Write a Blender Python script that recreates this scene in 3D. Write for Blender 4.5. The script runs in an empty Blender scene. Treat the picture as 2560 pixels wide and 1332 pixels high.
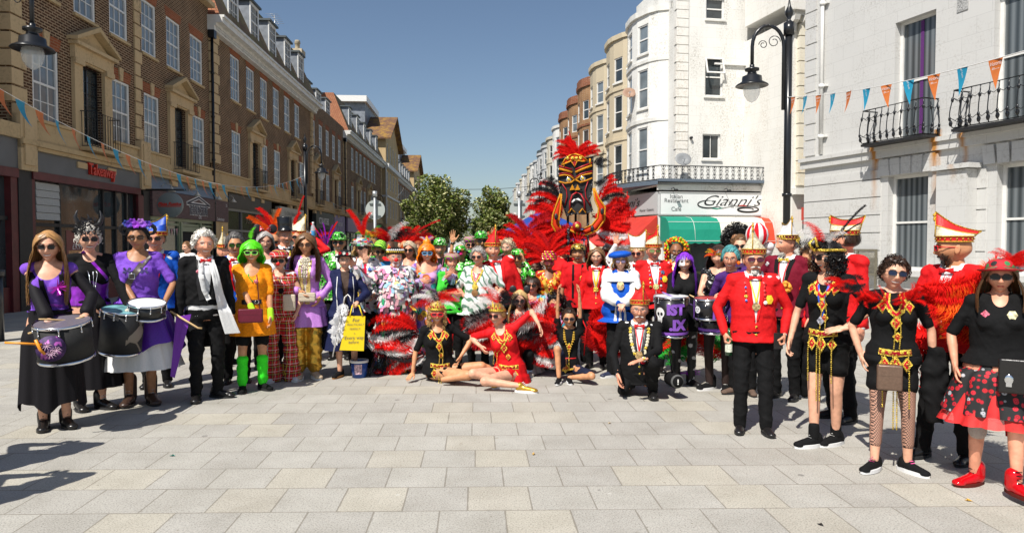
import bpy,bmesh,math,random
import numpy as np
from mathutils import Vector,Matrix,Euler
S=bpy.context.scene
COL=S.collection
R=math.radians
F=1710.0
CAMH=1.63
PITCH=R(1.88)
cd=bpy.data.cameras.new('camera');cam=bpy.data.objects.new('camera',cd);COL.objects.link(cam)
cd.sensor_width=36.0;cd.lens=36.0*F/2560.0;cd.clip_start=0.05;cd.clip_end=3000
cam.location=(0,0,CAMH);cam.rotation_euler=(R(90)-PITCH,0,0)
S.camera=cam
SUN_EL=53.0
SUN_AZ=31.0
w=bpy.data.worlds.new("World");S.world=w;w.use_nodes=True
nt=w.node_tree;bg=nt.nodes['Background']
sky=nt.nodes.new('ShaderNodeTexSky');sky.sky_type='NISHITA';sky.sun_disc=False
sky.sun_elevation=R(SUN_EL);sky.sun_rotation=R(180+SUN_AZ)
sky.air_density=1.0;sky.dust_density=0.9;sky.ozone_density=1.6;sky.altitude=0
nt.links.new(sky.outputs[0],bg.inputs[0]);bg.inputs[1].default_value=0.072
sd=bpy.data.lights.new('sun','SUN');sd.energy=4.6;sd.angle=R(0.53);sd.color=(1.0,.955,.88)
sun=bpy.data.objects.new('sun',sd);COL.objects.link(sun)
tr=Vector((math.sin(R(SUN_AZ))*math.cos(R(SUN_EL)),math.cos(R(SUN_AZ))*math.cos(R(SUN_EL)),-math.sin(R(SUN_EL))))
sun.rotation_euler=tr.to_track_quat('-Z','Y').to_euler()
S.view_settings.view_transform='Standard';S.view_settings.look='None'
S.view_settings.exposure=0.45;S.view_settings.gamma=1.0
try:
 S.cycles.max_bounces=6;S.cycles.diffuse_bounces=3;S.cycles.glossy_bounces=3
 S.cycles.transparent_max_bounces=12;S.cycles.caustics_reflective=False;S.cycles.caustics_refractive=False
except Exception:pass
def ray(px,py):
 """direction of photo pixel (2560x1332)"""
 x=(px-1280.0)/F;y=(666.0-py)/F
 return Vector((x,math.cos(PITCH)+y*math.sin(PITCH),y*math.cos(PITCH)-math.sin(PITCH)))
def at(px,py,Y):
 d=ray(px,py);t=Y/d.y
 return Vector((d.x*t,Y,CAMH+d.z*t))
def ground(px,py):
 d=ray(px,py);t=-CAMH/d.z
 return Vector((d.x*t,d.y*t,0))
def tag(o,label=None,cat=None,group=None,kind=None):
 if label:o['label']=label
 if cat:o['category']=cat
 if group:o['group']=group
 if kind:o['kind']=kind
 return o
def empty(name,loc=(0,0,0),rz=0,label=None,cat=None,group=None):
 o=bpy.data.objects.new(name,None);COL.objects.link(o)
 o.location=loc;o.rotation_euler=(0,0,rz);o.empty_display_size=.1
 return tag(o,label,cat,group)
def link(name,me,parent=None,mat4=None):
 o=bpy.data.objects.new(name,me);COL.objects.link(o)
 if parent:o.parent=parent
 if mat4 is not None:o.matrix_local=mat4
 return o
def mesh_from(name,V,Fc,mats,mi=None,smooth=False):
 me=bpy.data.meshes.new(name)
 me.from_pydata([tuple(v)for v in V],[],[tuple(f)for f in Fc])
 for m in(mats if isinstance(mats,(list,tuple))else[mats]):me.materials.append(m)
 if mi is not None and len(mi)==len(me.polygons):me.polygons.foreach_set('material_index',list(mi))
 if smooth:me.polygons.foreach_set('use_smooth',[True]*len(me.polygons))
 me.update()
 return me
class MB:
 """collects shapes and links them as ONE mesh object"""
 def __init__(s):s.V=[];s.Fc=[];s.mi=[];s.sm=[];s.m=0;s.M=None
 def add(s,vs,fs,smooth=False):
  n=len(s.V)
  if s.M is not None:vs=[s.M@Vector(v)for v in vs]
  s.V+=[tuple(v)for v in vs]
  s.Fc+=[tuple(i+n for i in f)for f in fs];s.mi+=[s.m]*len(fs);s.sm+=[smooth]*len(fs)
  return s
 def box(s,x0,x1,y0,y1,z0,z1):
  v=[(x,y,z)for x in(x0,x1)for y in(y0,y1)for z in(z0,z1)]
  return s.add(v,[(0,1,3,2),(4,6,7,5),(0,4,5,1),(2,3,7,6),(0,2,6,4),(1,5,7,3)])
 def quad(s,a,b,c,d):return s.add([a,b,c,d],[(0,1,2,3)])
 def prism(s,poly,axis,a,b):
  """poly = 2-D outline extruded along axis from a to b; axis x: (y,z) y: (x,z) z: (x,y)"""
  def P(p,t):return{'x':(t,p[0],p[1]),'y':(p[0],t,p[1]),'z':(p[0],p[1],t)}[axis]
  n=len(poly)
  vs=[P(p,a)for p in poly]+[P(p,b)for p in poly]
  fs=[tuple(range(n))[::-1],tuple(range(n,2*n))]+[(i,(i+1)%n,n+(i+1)%n,n+i)for i in range(n)]
  return s.add(vs,fs)
 def tube(s,pts,r,n=6,cap=True,smooth=True):
  pts=[Vector(p)for p in pts];N=len(pts)
  rs=r if isinstance(r,(list,tuple))else[r]*N
  vs=[];fs=[];up=None
  for i,p in enumerate(pts):
   t=(pts[min(i+1,N-1)]-pts[max(i-1,0)])
   if t.length<1e-9:t=Vector((0,0,1))
   t.normalize()
   if up is None:up=Vector((1,0,0))if abs(t.x)<.8 else Vector((0,1,0))
   a=t.cross(up);a=a.normalized()if a.length>1e-6 else t.orthogonal().normalized()
   b=t.cross(a);up=-b if False else up
   for k in range(n):
    w_=2*math.pi*k/n
    vs.append(p+(a*math.cos(w_)+b*math.sin(w_))*rs[i])
  for i in range(N-1):
   for k in range(n):
    fs.append((i*n+k,i*n+(k+1)%n,(i+1)*n+(k+1)%n,(i+1)*n+k))
  if cap:fs+=[tuple(range(n))[::-1],tuple(range((N-1)*n,N*n))]
  return s.add(vs,fs,smooth)
 def lathe(s,prof,c=(0,0,0),n=20,sx=1,sy=1,smooth=True):
  vs=[];fs=[];N=len(prof)
  for r,z in prof:
   for k in range(n):
    w_=2*math.pi*k/n
    vs.append((c[0]+r*math.cos(w_)*sx,c[1]+r*math.sin(w_)*sy,c[2]+z))
  for i in range(N-1):
   for k in range(n):fs.append((i*n+k,i*n+(k+1)%n,(i+1)*n+(k+1)%n,(i+1)*n+k))
  return s.add(vs,fs,smooth)
 def ball(s,c,r,n=10,m=7,sc=(1,1,1)):
  prof=[(max(1e-4,r*math.sin(math.pi*i/m)),-r*math.cos(math.pi*i/m))for i in range(m+1)]
  vs=[];fs=[]
  for a,z in prof:
   for k in range(n):
    w_=2*math.pi*k/n;vs.append((c[0]+a*math.cos(w_)*sc[0],c[1]+a*math.sin(w_)*sc[1],c[2]+z*sc[2]))
  for i in range(m):
   for k in range(n):fs.append((i*n+k,i*n+(k+1)%n,(i+1)*n+(k+1)%n,(i+1)*n+k))
  return s.add(vs,fs,True)
 def mesh(s,name,mats):
  me=mesh_from(name,s.V,s.Fc,mats,s.mi)
  me.polygons.foreach_set('use_smooth',s.sm);return me
 def build(s,name,mats,parent=None,mat4=None):
  return link(name,s.mesh(name,mats),parent,mat4)
_M={}
def lin(c):
 """photo colour 0-255 to linear"""
 return tuple(((x/255.0+.055)/1.055)**2.4 if x>10 else x/255.0/12.92 for x in c)
def mat(name,col=(.5,.5,.5),rough=.8,metal=0.0,noise=.12,scale=30.0,bump=0.0,spec=.5,sheen=0,alpha=1,emit=0,trans=0):
 if name in _M:return _M[name]
 m=bpy.data.materials.new(name);m.use_nodes=True;_M[name]=m
 n=m.node_tree.nodes;l=m.node_tree.links;b=n['Principled BSDF']
 b.inputs['Roughness'].default_value=rough;b.inputs['Metallic'].default_value=metal
 b.inputs['Specular IOR Level'].default_value=spec
 if sheen:b.inputs['Sheen Weight'].default_value=sheen
 if trans:b.inputs['Transmission Weight'].default_value=trans
 if alpha<1:b.inputs['Alpha'].default_value=alpha
 if noise:
  tc=n.new('ShaderNodeTexCoord');nz=n.new('ShaderNodeTexNoise');nz.inputs['Scale'].default_value=scale
  nz.inputs['Detail'].default_value=3
  l.new(tc.outputs['Object'],nz.inputs['Vector'])
  r=n.new('ShaderNodeValToRGB');l.new(nz.outputs[0],r.inputs[0])
  r.color_ramp.elements[0].position=.3;r.color_ramp.elements[1].position=.7
  r.color_ramp.elements[0].color=tuple(max(0,c*(1-noise))for c in col[:3])+(1,)
  r.color_ramp.elements[1].color=tuple(min(1,c*(1+noise))for c in col[:3])+(1,)
  l.new(r.outputs[0],b.inputs['Base Color'])
  if bump:
   bp=n.new('ShaderNodeBump');bp.inputs['Strength'].default_value=bump;bp.inputs['Distance'].default_value=.01
   l.new(nz.outputs[0],bp.inputs['Height']);l.new(bp.outputs[0],b.inputs['Normal'])
 else:
  b.inputs['Base Color'].default_value=tuple(col[:3])+(1,)
 return m
def nodes(name):
 m=bpy.data.materials.new(name);m.use_nodes=True;_M[name]=m
 return m,m.node_tree.nodes,m.node_tree.links,m.node_tree.nodes['Principled BSDF']
def ramp(n,stops,const=False):
 r=n.new('ShaderNodeValToRGB');cr=r.color_ramp
 if const:cr.interpolation='CONSTANT'
 while len(cr.elements)<len(stops):cr.elements.new(.5)
 for e,(p,c)in zip(cr.elements,stops):e.position=p;e.color=tuple(c[:3])+(1,)
 return r
def math_(n,l,op,a,b=None):
 k=n.new('ShaderNodeMath');k.operation=op
 for i,v in enumerate((a,b)):
  if v is None:continue
  if isinstance(v,(int,float)):k.inputs[i].default_value=v
  else:l.new(v,k.inputs[i])
 return k.outputs[0]
def mixc(n,l,fac,a,b,mode='MIX'):
 k=n.new('ShaderNodeMix');k.data_type='RGBA';k.blend_type=mode
 for sock,v in((k.inputs[0],fac),(k.inputs[6],a),(k.inputs[7],b)):
  if isinstance(v,(int,float)):sock.default_value=v
  elif isinstance(v,(tuple,list)):sock.default_value=tuple(v[:3])+(1,)
  else:l.new(v,sock)
 return k.outputs[2]
def noise_(n,l,vec,scale,detail=4,rough=.5):
 k=n.new('ShaderNodeTexNoise');k.inputs['Scale'].default_value=scale;k.inputs['Detail'].default_value=detail
 k.inputs['Roughness'].default_value=rough;l.new(vec,k.inputs['Vector']);return k.outputs[0]
def wallcoords(n,l):
 tc=n.new('ShaderNodeTexCoord');sp=n.new('ShaderNodeSeparateXYZ');l.new(tc.outputs['Object'],sp.inputs[0])
 s_=math_(n,l,'ADD',sp.outputs[0],sp.outputs[1])
 cb=n.new('ShaderNodeCombineXYZ');l.new(s_,cb.inputs[0]);l.new(sp.outputs[2],cb.inputs[1])
 return tc,sp,cb.outputs[0]
def brick_mat(name,c1,c2,mortar,bw=.225,bh=.075,ms=.012,rough=.9):
 m,n,l,b=nodes(name)
 tc,sp,v=wallcoords(n,l)
 br=n.new('ShaderNodeTexBrick');l.new(v,br.inputs['Vector']);br.inputs['Scale'].default_value=1
 br.inputs['Brick Width'].default_value=bw;br.inputs['Row Height'].default_value=bh;br.inputs['Mortar Size'].default_value=ms
 br.inputs['Color1'].default_value=(*c1,1);br.inputs['Color2'].default_value=(*c2,1);br.inputs['Mortar'].default_value=(*mortar,1)
 br.inputs['Mortar Smooth'].default_value=.2;br.inputs['Bias'].default_value=-.1
 nz=noise_(n,l,tc.outputs['Object'],1.3,5,.6)
 r=ramp(n,[(.3,(.72,.7,.7)),(.7,(1.15,1.12,1.1))]);l.new(nz,r.inputs[0])
 c=mixc(n,l,1.0,br.outputs['Color'],r.outputs[0],'MULTIPLY');l.new(c,b.inputs['Base Color'])
 b.inputs['Roughness'].default_value=rough;b.inputs['Specular IOR Level'].default_value=.12
 bp=n.new('ShaderNodeBump');bp.inputs['Strength'].default_value=.5;bp.inputs['Distance'].default_value=.006;bp.invert=True
 l.new(br.outputs['Fac'],bp.inputs['Height']);l.new(bp.outputs[0],b.inputs['Normal'])
 return m
def render_mat(name,base,dirt=(.25,.22,.17),amount=.35,bw=.9,bh=.42,line=.82,seed=0.0,streak=True,rough=.75):
 """painted stucco scored into blocks, with weather stains"""
 m,n,l,b=nodes(name)
 tc,sp,v=wallcoords(n,l)
 br=n.new('ShaderNodeTexBrick');l.new(v,br.inputs['Vector']);br.inputs['Scale'].default_value=1
 br.inputs['Brick Width'].default_value=bw;br.inputs['Row Height'].default_value=bh;br.inputs['Mortar Size'].default_value=.006
 br.inputs['Color1'].default_value=(1,1,1,1);br.inputs['Color2'].default_value=(.965,.965,.965,1);br.inputs['Mortar'].default_value=(line,line,line,1)
 mp=n.new('ShaderNodeMapping');mp.inputs['Location'].default_value=(seed,seed*.7,0);l.new(tc.outputs['Object'],mp.inputs[0])
 if streak:mp.inputs['Scale'].default_value=(1,1,.35)
 nz=noise_(n,l,mp.outputs[0],1.1,8,.68)
 r=ramp(n,[(.44,(0,0,0)),(.70,(1,1,1))]);l.new(nz,r.inputs[0])
 fine=noise_(n,l,tc.outputs['Object'],14,5,.7)
 r2=ramp(n,[(.45,(0,0,0)),(.62,(1,1,1))]);l.new(fine,r2.inputs[0])
 f=math_(n,l,'MULTIPLY',r.outputs[0],r2.outputs[0]);f=math_(n,l,'MULTIPLY',f,amount)
 c=mixc(n,l,f,base,dirt)
 c=mixc(n,l,1.0,c,br.outputs['Color'],'MULTIPLY');l.new(c,b.inputs['Base Color'])
 b.inputs['Roughness'].default_value=rough;b.inputs['Specular IOR Level'].default_value=.25
 bp=n.new('ShaderNodeBump');bp.inputs['Strength'].default_value=.25;bp.inputs['Distance'].default_value=.008
 l.new(fine,bp.inputs['Height']);l.new(bp.outputs[0],b.inputs['Normal'])
 return m
def tile_mat(name,c1,c2,moss=None):
 m,n,l,b=nodes(name)
 tc,sp,v=wallcoords(n,l)
 br=n.new('ShaderNodeTexBrick');l.new(v,br.inputs['Vector']);br.inputs['Scale'].default_value=1
 br.inputs['Brick Width'].default_value=.18;br.inputs['Row Height'].default_value=.12;br.inputs['Mortar Size'].default_value=.012
 br.inputs['Color1'].default_value=(*c1,1);br.inputs['Color2'].default_value=(*c2,1);br.inputs['Mortar'].default_value=(c1[0]*.35,c1[1]*.35,c1[2]*.35,1)
 c=br.outputs['Color']
 if moss:
  nz=noise_(n,l,tc.outputs['Object'],1.4,6,.7);r=ramp(n,[(.45,(0,0,0)),(.6,(1,1,1))]);l.new(nz,r.inputs[0])
  c=mixc(n,l,r.outputs[0],c,moss)
 l.new(c,b.inputs['Base Color']);b.inputs['Roughness'].default_value=.9
 return m
M_brick=brick_mat('dark brown brick',(.050,.024,.014),(.110,.049,.025),(.36,.265,.17),ms=.017)
M_redbrick=brick_mat('red brick arch',(.26,.075,.035),(.33,.10,.045),(.30,.17,.10),bw=.3,bh=.075)
M_orangebrick=brick_mat('orange brown brick',(.30,.15,.07),(.36,.20,.09),(.40,.30,.2))
M_redband=brick_mat('brick band',(.22,.07,.035),(.27,.09,.045),(.3,.2,.14))
M_stone=render_mat('warm limestone',(.53,.39,.215),(.12,.09,.05),.85,bw=9,bh=9,seed=2,rough=.9)
M_stone2=render_mat('limestone trim',(.57,.42,.24),(.13,.10,.055),.8,bw=9,bh=9,seed=5,rough=.9)
M_white=mat('white gloss paint',(.74,.73,.70),.4,noise=.05,scale=8)
M_cornice=mat('white painted cornice',(.66,.65,.61),.6,noise=.12,scale=3)
M_lead=mat('lead sheet',(.20,.22,.25),.55,.3,noise=.25,scale=3)
M_leadtop=mat('dark lead roof',(.07,.085,.09),.6,noise=.2,scale=4)
M_tile=tile_mat('clay roof tile',(.28,.105,.05),(.34,.145,.07))
M_tilebrown=tile_mat('mossy brown roof tile',(.17,.105,.06),(.22,.13,.07),(.16,.14,.05))
M_tileor=tile_mat('orange lichen roof tile',(.14,.07,.042),(.18,.09,.05),(.27,.15,.028))
M_black=mat('black gloss paint',(.012,.013,.015),.28,noise=.1,scale=10)
M_blackmatt=mat('black matt',(.016,.016,.017),.6,noise=.2,scale=10)
M_glass=mat('window glass',(.035,.045,.05),.06,noise=.5,scale=.9,spec=.9)
M_glasspale=mat('window glass with net curtain',(.16,.19,.21),.09,noise=.35,scale=1.1,spec=.9)
M_curtain=None
def curtain_mat():
 m,n,l,b=nodes('window glass with hanging curtain')
 tc=n.new('ShaderNodeTexCoord');wv=n.new('ShaderNodeTexWave');wv.inputs['Scale'].default_value=1.7;wv.inputs['Distortion'].default_value=5
 wv.inputs['Detail'].default_value=1.5
 mp=n.new('ShaderNodeMapping');mp.inputs['Scale'].default_value=(1,1,.06);l.new(tc.outputs['Object'],mp.inputs[0]);l.new(mp.outputs[0],wv.inputs[0])
 r=ramp(n,[(0,(.05,.06,.065)),(.5,(.11,.125,.135)),(1,(.17,.19,.20))]);l.new(wv.outputs[0],r.inputs[0])
 l.new(r.outputs[0],b.inputs['Base Color']);b.inputs['Roughness'].default_value=.1
 return m
M_curtain=curtain_mat()
M_gold=mat('gold sequins',(.86,.52,.08),.32,.85,noise=.5,scale=160,bump=.9)
M_goldp=mat('gold braid',(.72,.42,.05),.42,.5,noise=.5,scale=220,bump=.8)
M_silver=mat('chrome',(.75,.76,.78),.14,1.0,noise=0)
M_steel=mat('galvanised steel',(.45,.47,.48),.4,.7,noise=.15,scale=10)
def paving_mat():
 m,n,l,b=nodes('granite paving')
 tc=n.new('ShaderNodeTexCoord');sp=n.new('ShaderNodeSeparateXYZ');l.new(tc.outputs['Object'],sp.inputs[0])
 a1=math_(n,l,'MULTIPLY',sp.outputs[0],-.0218);yr=math_(n,l,'ADD',sp.outputs[1],a1)
 a2=math_(n,l,'MULTIPLY',sp.outputs[1],.0526);xr=math_(n,l,'ADD',sp.outputs[0],a2)
 v=math_(n,l,'DIVIDE',math_(n,l,'SUBTRACT',yr,.045),.41)
 row=math_(n,l,'FLOOR',v);fv=math_(n,l,'FRACT',v)
 wn=n.new('ShaderNodeTexWhiteNoise');wn.noise_dimensions='1D';l.new(row,wn.inputs['W'])
 alt=math_(n,l,'MODULO',math_(n,l,'ABSOLUTE',row),2.0)
 off=math_(n,l,'ADD',math_(n,l,'MULTIPLY',alt,.46),math_(n,l,'MULTIPLY',wn.outputs['Value'],.2))
 u=math_(n,l,'ADD',math_(n,l,'DIVIDE',xr,.40),off)
 col=math_(n,l,'FLOOR',u);fu=math_(n,l,'FRACT',u)
 cb=n.new('ShaderNodeCombineXYZ');l.new(row,cb.inputs[0]);l.new(col,cb.inputs[1])
 w2=n.new('ShaderNodeTexWhiteNoise');w2.noise_dimensions='2D';l.new(cb.outputs[0],w2.inputs['Vector'])
 slab=ramp(n,[(0,(.360,.346,.316)),(.22,(.378,.364,.331)),(.45,(.390,.376,.342)),(.66,(.370,.356,.325)),(.80,(.412,.388,.332)),(.91,(.395,.372,.322))],True)
 l.new(w2.outputs['Value'],slab.inputs[0])
 grain=noise_(n,l,tc.outputs['Object'],95,2,.75);rg=ramp(n,[(.33,(.55,.55,.56)),(.47,(1,1,1)),(.68,(1.22,1.21,1.2))]);l.new(grain,rg.inputs[0])
 c=mixc(n,l,1.0,slab.outputs[0],rg.outputs[0],'MULTIPLY')
 soft=noise_(n,l,tc.outputs['Object'],2.2,6,.65);rs=ramp(n,[(.3,(.84,.83,.80)),(.7,(1.08,1.08,1.07))]);l.new(soft,rs.inputs[0])
 c=mixc(n,l,1.0,c,rs.outputs[0],'MULTIPLY')
 st=noise_(n,l,tc.outputs['Object'],5.5,3,.6);r3=ramp(n,[(.70,(0,0,0)),(.76,(1,1,1))]);l.new(st,r3.inputs[0])
 c=mixc(n,l,math_(n,l,'MULTIPLY',r3.outputs[0],.45),c,(.16,.13,.08))
 for sc_,rr_,cc_,st_ in((1.3,.035,(.10,.095,.09),.55),(2.1,.03,(.55,.54,.5),.5),(7,.05,(.12,.10,.07),.6)):
  vo=n.new('ShaderNodeTexVoronoi');vo.inputs['Scale'].default_value=sc_;l.new(tc.outputs['Object'],vo.inputs['Vector']);c=mixc(n,l,math_(n,l,'MULTIPLY',math_(n,l,'LESS_THAN',vo.outputs['Distance'],rr_),st_),c,cc_)
 du=math_(n,l,'MULTIPLY',math_(n,l,'MINIMUM',fu,math_(n,l,'SUBTRACT',1.0,fu)),.40)
 dv=math_(n,l,'MULTIPLY',math_(n,l,'MINIMUM',fv,math_(n,l,'SUBTRACT',1.0,fv)),.41)
 d=math_(n,l,'MINIMUM',du,dv)
 jn=noise_(n,l,tc.outputs['Object'],9,3,.6)
 wd=math_(n,l,'MULTIPLY',jn,.0095)
 j=math_(n,l,'LESS_THAN',d,wd)
 c=mixc(n,l,math_(n,l,'MULTIPLY',j,.72),c,(.17,.15,.12))
 l.new(c,b.inputs['Base Color']);b.inputs['Roughness'].default_value=.85
 hgt=math_(n,l,'SUBTRACT',math_(n,l,'MULTIPLY',grain,.3),j)
 bp=n.new('ShaderNodeBump');bp.inputs['Strength'].default_value=.35;bp.inputs['Distance'].default_value=.003
 l.new(hgt,bp.inputs['Height']);l.new(bp.outputs[0],b.inputs['Normal'])
 return m
g=MB();g.quad((-400,-60,0),(400,-60,0),(400,1500,0),(-400,1500,0))
tag(g.build('ground',paving_mat()),kind='structure')
YAW=R(3.01)
def SF(v,u,z=0):
 """street frame: v metres right of the street axis, u metres along it"""
 return Vector((v*math.cos(YAW)-u*math.sin(YAW),v*math.sin(YAW)+u*math.cos(YAW),z))
rd=MB();rd.quad((-4.2,48,.004),(3.6,48,.004),(3.6,420,.004),(-4.2,420,.004))
ro=rd.build('road',mat('asphalt',(.055,.055,.056),.9,noise=.2,scale=60));ro.rotation_euler=(0,0,YAW);tag(ro,kind='structure')
for x0,x1 in((-4.4,-4.2),(3.6,3.8)):
 k=MB();k.box(x0,x1,48,420,0,.12);ko=k.build('kerb',mat('kerb stone',(.35,.34,.32),.85));ko.rotation_euler=(0,0,YAW);tag(ko,kind='structure')
def U(px,X=11.1):
 th=math.atan((1280-px)/F)-YAW;return X/math.tan(th)
def frame(o,d,up=(0,0,1)):
 """matrix with origin o, X along d, Z up"""
 X=Vector((d[0],d[1],0)).normalized();Z=Vector(up);Y=Z.cross(X)
 return Matrix(((X.x,Y.x,Z.x,o[0]),(X.y,Y.y,Z.y,o[1]),(X.z,Y.z,Z.z,o[2]),(0,0,0,1)))
def wall(mb,p0,p1,z0,z1,ops=(),depth=.14):
 """flat wall from p0 to p1 (plan) with real openings and reveals; outward side is on the right of p0->p1"""
 L=math.hypot(p1[0]-p0[0],p1[1]-p0[1]);d=((p1[0]-p0[0])/L,(p1[1]-p0[1])/L);n=(d[1],-d[0])
 def P(s,t,z):return(p0[0]+d[0]*s-n[0]*t,p0[1]+d[1]*s-n[1]*t,z)
 xs=sorted({0,L}|{v for o in ops for v in(o[0],o[1])});zs=sorted({z0,z1}|{v for o in ops for v in(o[2],o[3])})
 for i in range(len(xs)-1):
  for j in range(len(zs)-1):
   cx=(xs[i]+xs[i+1])/2;cz=(zs[j]+zs[j+1])/2
   if any(o[0]<cx<o[1]and o[2]<cz<o[3]for o in ops):continue
   mb.quad(P(xs[i],0,zs[j]),P(xs[i+1],0,zs[j]),P(xs[i+1],0,zs[j+1]),P(xs[i],0,zs[j+1]))
 for o in ops:
  a,b,c,e=o[:4]
  mb.quad(P(a,0,c),P(a,0,e),P(a,depth,e),P(a,depth,c));mb.quad(P(b,0,e),P(b,0,c),P(b,depth,c),P(b,depth,e))
  mb.quad(P(a,0,e),P(b,0,e),P(b,depth,e),P(a,depth,e));mb.quad(P(a,0,c),P(a,depth,c),P(b,depth,c),P(b,0,c))
 return lambda s,z,t=0:frame(P(s,t,z),d)
_proto={}
def inst(key,make,parent,m4,copy_children=True):
 """first use builds the part, later uses copy it and its own parts (shared mesh data)"""
 if key not in _proto:
  o=make();_proto[key]=o;o.parent=parent;o.matrix_local=m4;return o
 src=_proto[key];c=src.copy();COL.objects.link(c);c.parent=parent;c.matrix_local=m4
 for ch in src.children:
  k=ch.copy();COL.objects.link(k);k.parent=c;k.matrix_local=ch.matrix_local.copy()
 return c
def sash(w,h,nx=3,ny=4,pane=None,arch=True,key=False,white=True,casing=.09,y0=.03,sill=None):
 k=('sash',round(w,2),round(h,2),nx,ny,pane.name if pane else '',arch,key,white,casing,y0,bool(sill))
 def make():
  m=MB();wm=M_white if white else M_black
  y1=y0+.07
  m.box(0,casing,y0,y1,0,h);m.box(w-casing,w,y0,y1,0,h);m.box(casing,w-casing,y0,y1,h-casing*.8,h);m.box(casing,w-casing,y0,y1,0,casing)
  a,b,c,e=casing,w-casing,casing,h-casing*.8
  if ny>1:m.box(a,b,y0+.012,y1-.002,(c+e)/2-.028,(c+e)/2+.028)
  for i in range(1,nx):
   x=a+(b-a)*i/nx;m.box(x-.012,x+.012,y0+.022,y0+.05,c,e)
  for j in range(1,ny):
   if j*2==ny:continue
   z=c+(e-c)*j/ny;m.box(a,b,y0+.024,y0+.048,z-.011,z+.011)
  o=m.build('window',wm)
  p=MB();p.quad((a-.01,y0+.045,c-.01),(b+.01,y0+.045,c-.01),(b+.01,y0+.045,e+.01),(a-.01,y0+.045,e+.01));p.build('pane',pane or M_glasspale,o)
  if arch:
   q=MB();q.prism([(-.02,h+.002),(w+.02,h+.002),(w+.14,h+.34),(-.14,h+.34)],'y',-.006,.02);q.build('arch',M_redbrick,o)
  if key:
   q=MB();q.prism([(w/2-.085,h-.01),(w/2+.085,h-.01),(w/2+.13,h+.40),(w/2-.13,h+.40)],'y',-.05,.02);q.build('keystone',M_stone2,o)
  if sill:
   q=MB();q.box(-.06,w+.06,-.07,.06,-.085,-.003);q.build('sill',sill,o)
  return o
 return k,make
def put_window(par,m4,*a,**k):
 key,make=sash(*a,**k);return inst(key,make,par,m4)
def pediment_door():
 """stone pedimented french window with iron balconette; origin at opening's lower left, 1.1 wide 2.35 high"""
 w,h=1.1,2.35
 def make():
  st=MB()
  st.box(-.42,-.02,-.10,.02,-.45,h+.05);st.box(w+.02,w+.42,-.10,.02,-.45,h+.05)
  st.box(-.46,.0,-.16,.02,-.62,-.452);st.box(w+.0,w+.46,-.16,.02,-.62,-.452)
  st.box(-.02,w+.02,-.09,.02,h+.0,h+.05)
  st.box(-.46,w+.46,-.14,.02,h+.052,h+.40);st.box(-.54,w+.54,-.26,.02,h+.402,h+.50)
  st.box(-.46,-.02,-.17,-.102,h-.1,h+.05);st.box(w+.02,w+.46,-.17,-.102,h-.1,h+.05)
  o=st.build('door_surround',M_stone2)
  pd=MB()
  pd.prism([(-.50,h+.502),(w+.50,h+.502),(w/2,h+1.0)],'y',-.06,.02)
  for sx in(1,-1):
   c=w/2
   P=[(c-sx*(c+.60),h+.502),(c-sx*(c+.60),h+.60),(c,h+1.16),(c,h+1.02)]
   pd.prism(P,'y',-.30,.02)
  pd.build('pediment',M_stone,o)
  dr=MB();dr.box(0,.06,.12,.16,0,h);dr.box(w-.06,w,.12,.16,0,h);dr.box(.06,w-.06,.12,.16,h-.06,h);dr.box(.06,w-.06,.12,.16,0,.25)
  dr.box(w/2-.03,w/2+.03,.12,.16,.25,h-.06)
  for j in range(1,6):dr.box(.06,w-.06,.13,.15,.25+j*.34-.01,.25+j*.34+.01)
  dr.build('door_leaf',M_black,o)
  p=MB();p.quad((0,.15,0),(w,.15,0),(w,.15,h),(0,.15,h));p.build('pane',M_glass,o)
  ir=MB()
  y=-.42
  ir.tube([(-.2,0,.98),(-.2,y,.98),(w+.2,y,.98),(w+.2,0,.98)],.014,5);ir.tube([(-.2,0,.02),(-.2,y,.02),(w+.2,y,.02),(w+.2,0,.02)],.012,5)
  for i in range(12):
   x=-.2+(w+.4)*i/11;ir.box(x-.007,x+.007,y-.007,y+.007,.02,.98)
  for yy in(-.14,-.28):
   for x in(-.2,w+.2):ir.box(x-.007,x+.007,yy-.007,yy+.007,.02,.98)
  ir.build('railing',M_blackmatt,o)
  bs=MB();bs.box(-.35,w+.35,-.5,.02,-.12,-.02);bs.build('balcony_slab',M_stone,o)
  return o
 return('peddoor',),make
def put_door(par,m4):
 key,make=pediment_door();return inst(key,make,par,m4)
def quoins(par,y,x,z0,z1,w=.62,proud=.05,ret=.3,hh=.42,name='quoins'):
 """alternating stone blocks on a facade (outward +x) starting at y"""
 m=MB();z=z0;i=0
 while z+hh<=z1+.01:
  ww=w if i%2==0 else w*.72
  m.box(x-ret,x+proud,y-proud,y+ww,z+.03,z+hh-.02)
  z+=hh;i+=1
 return m.build(name,M_stone2,par)
def pipe(par,y,x,z0,z1,m=None,r=.06,hopper=True):
 k=MB();k.tube([(x+.12,y,z0),(x+.12,y,z1)],r,8)
 if hopper:k.box(x+.02,x+.26,y-.14,y+.14,z1-.02,z1+.3)
 for z in np.arange(z0+1,z1,1.8):k.tube([(x+.12,y,z),(x+.12,y,z+.08)],r*1.35,8)
 return k.build('downpipe',m or M_black,par)
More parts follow.
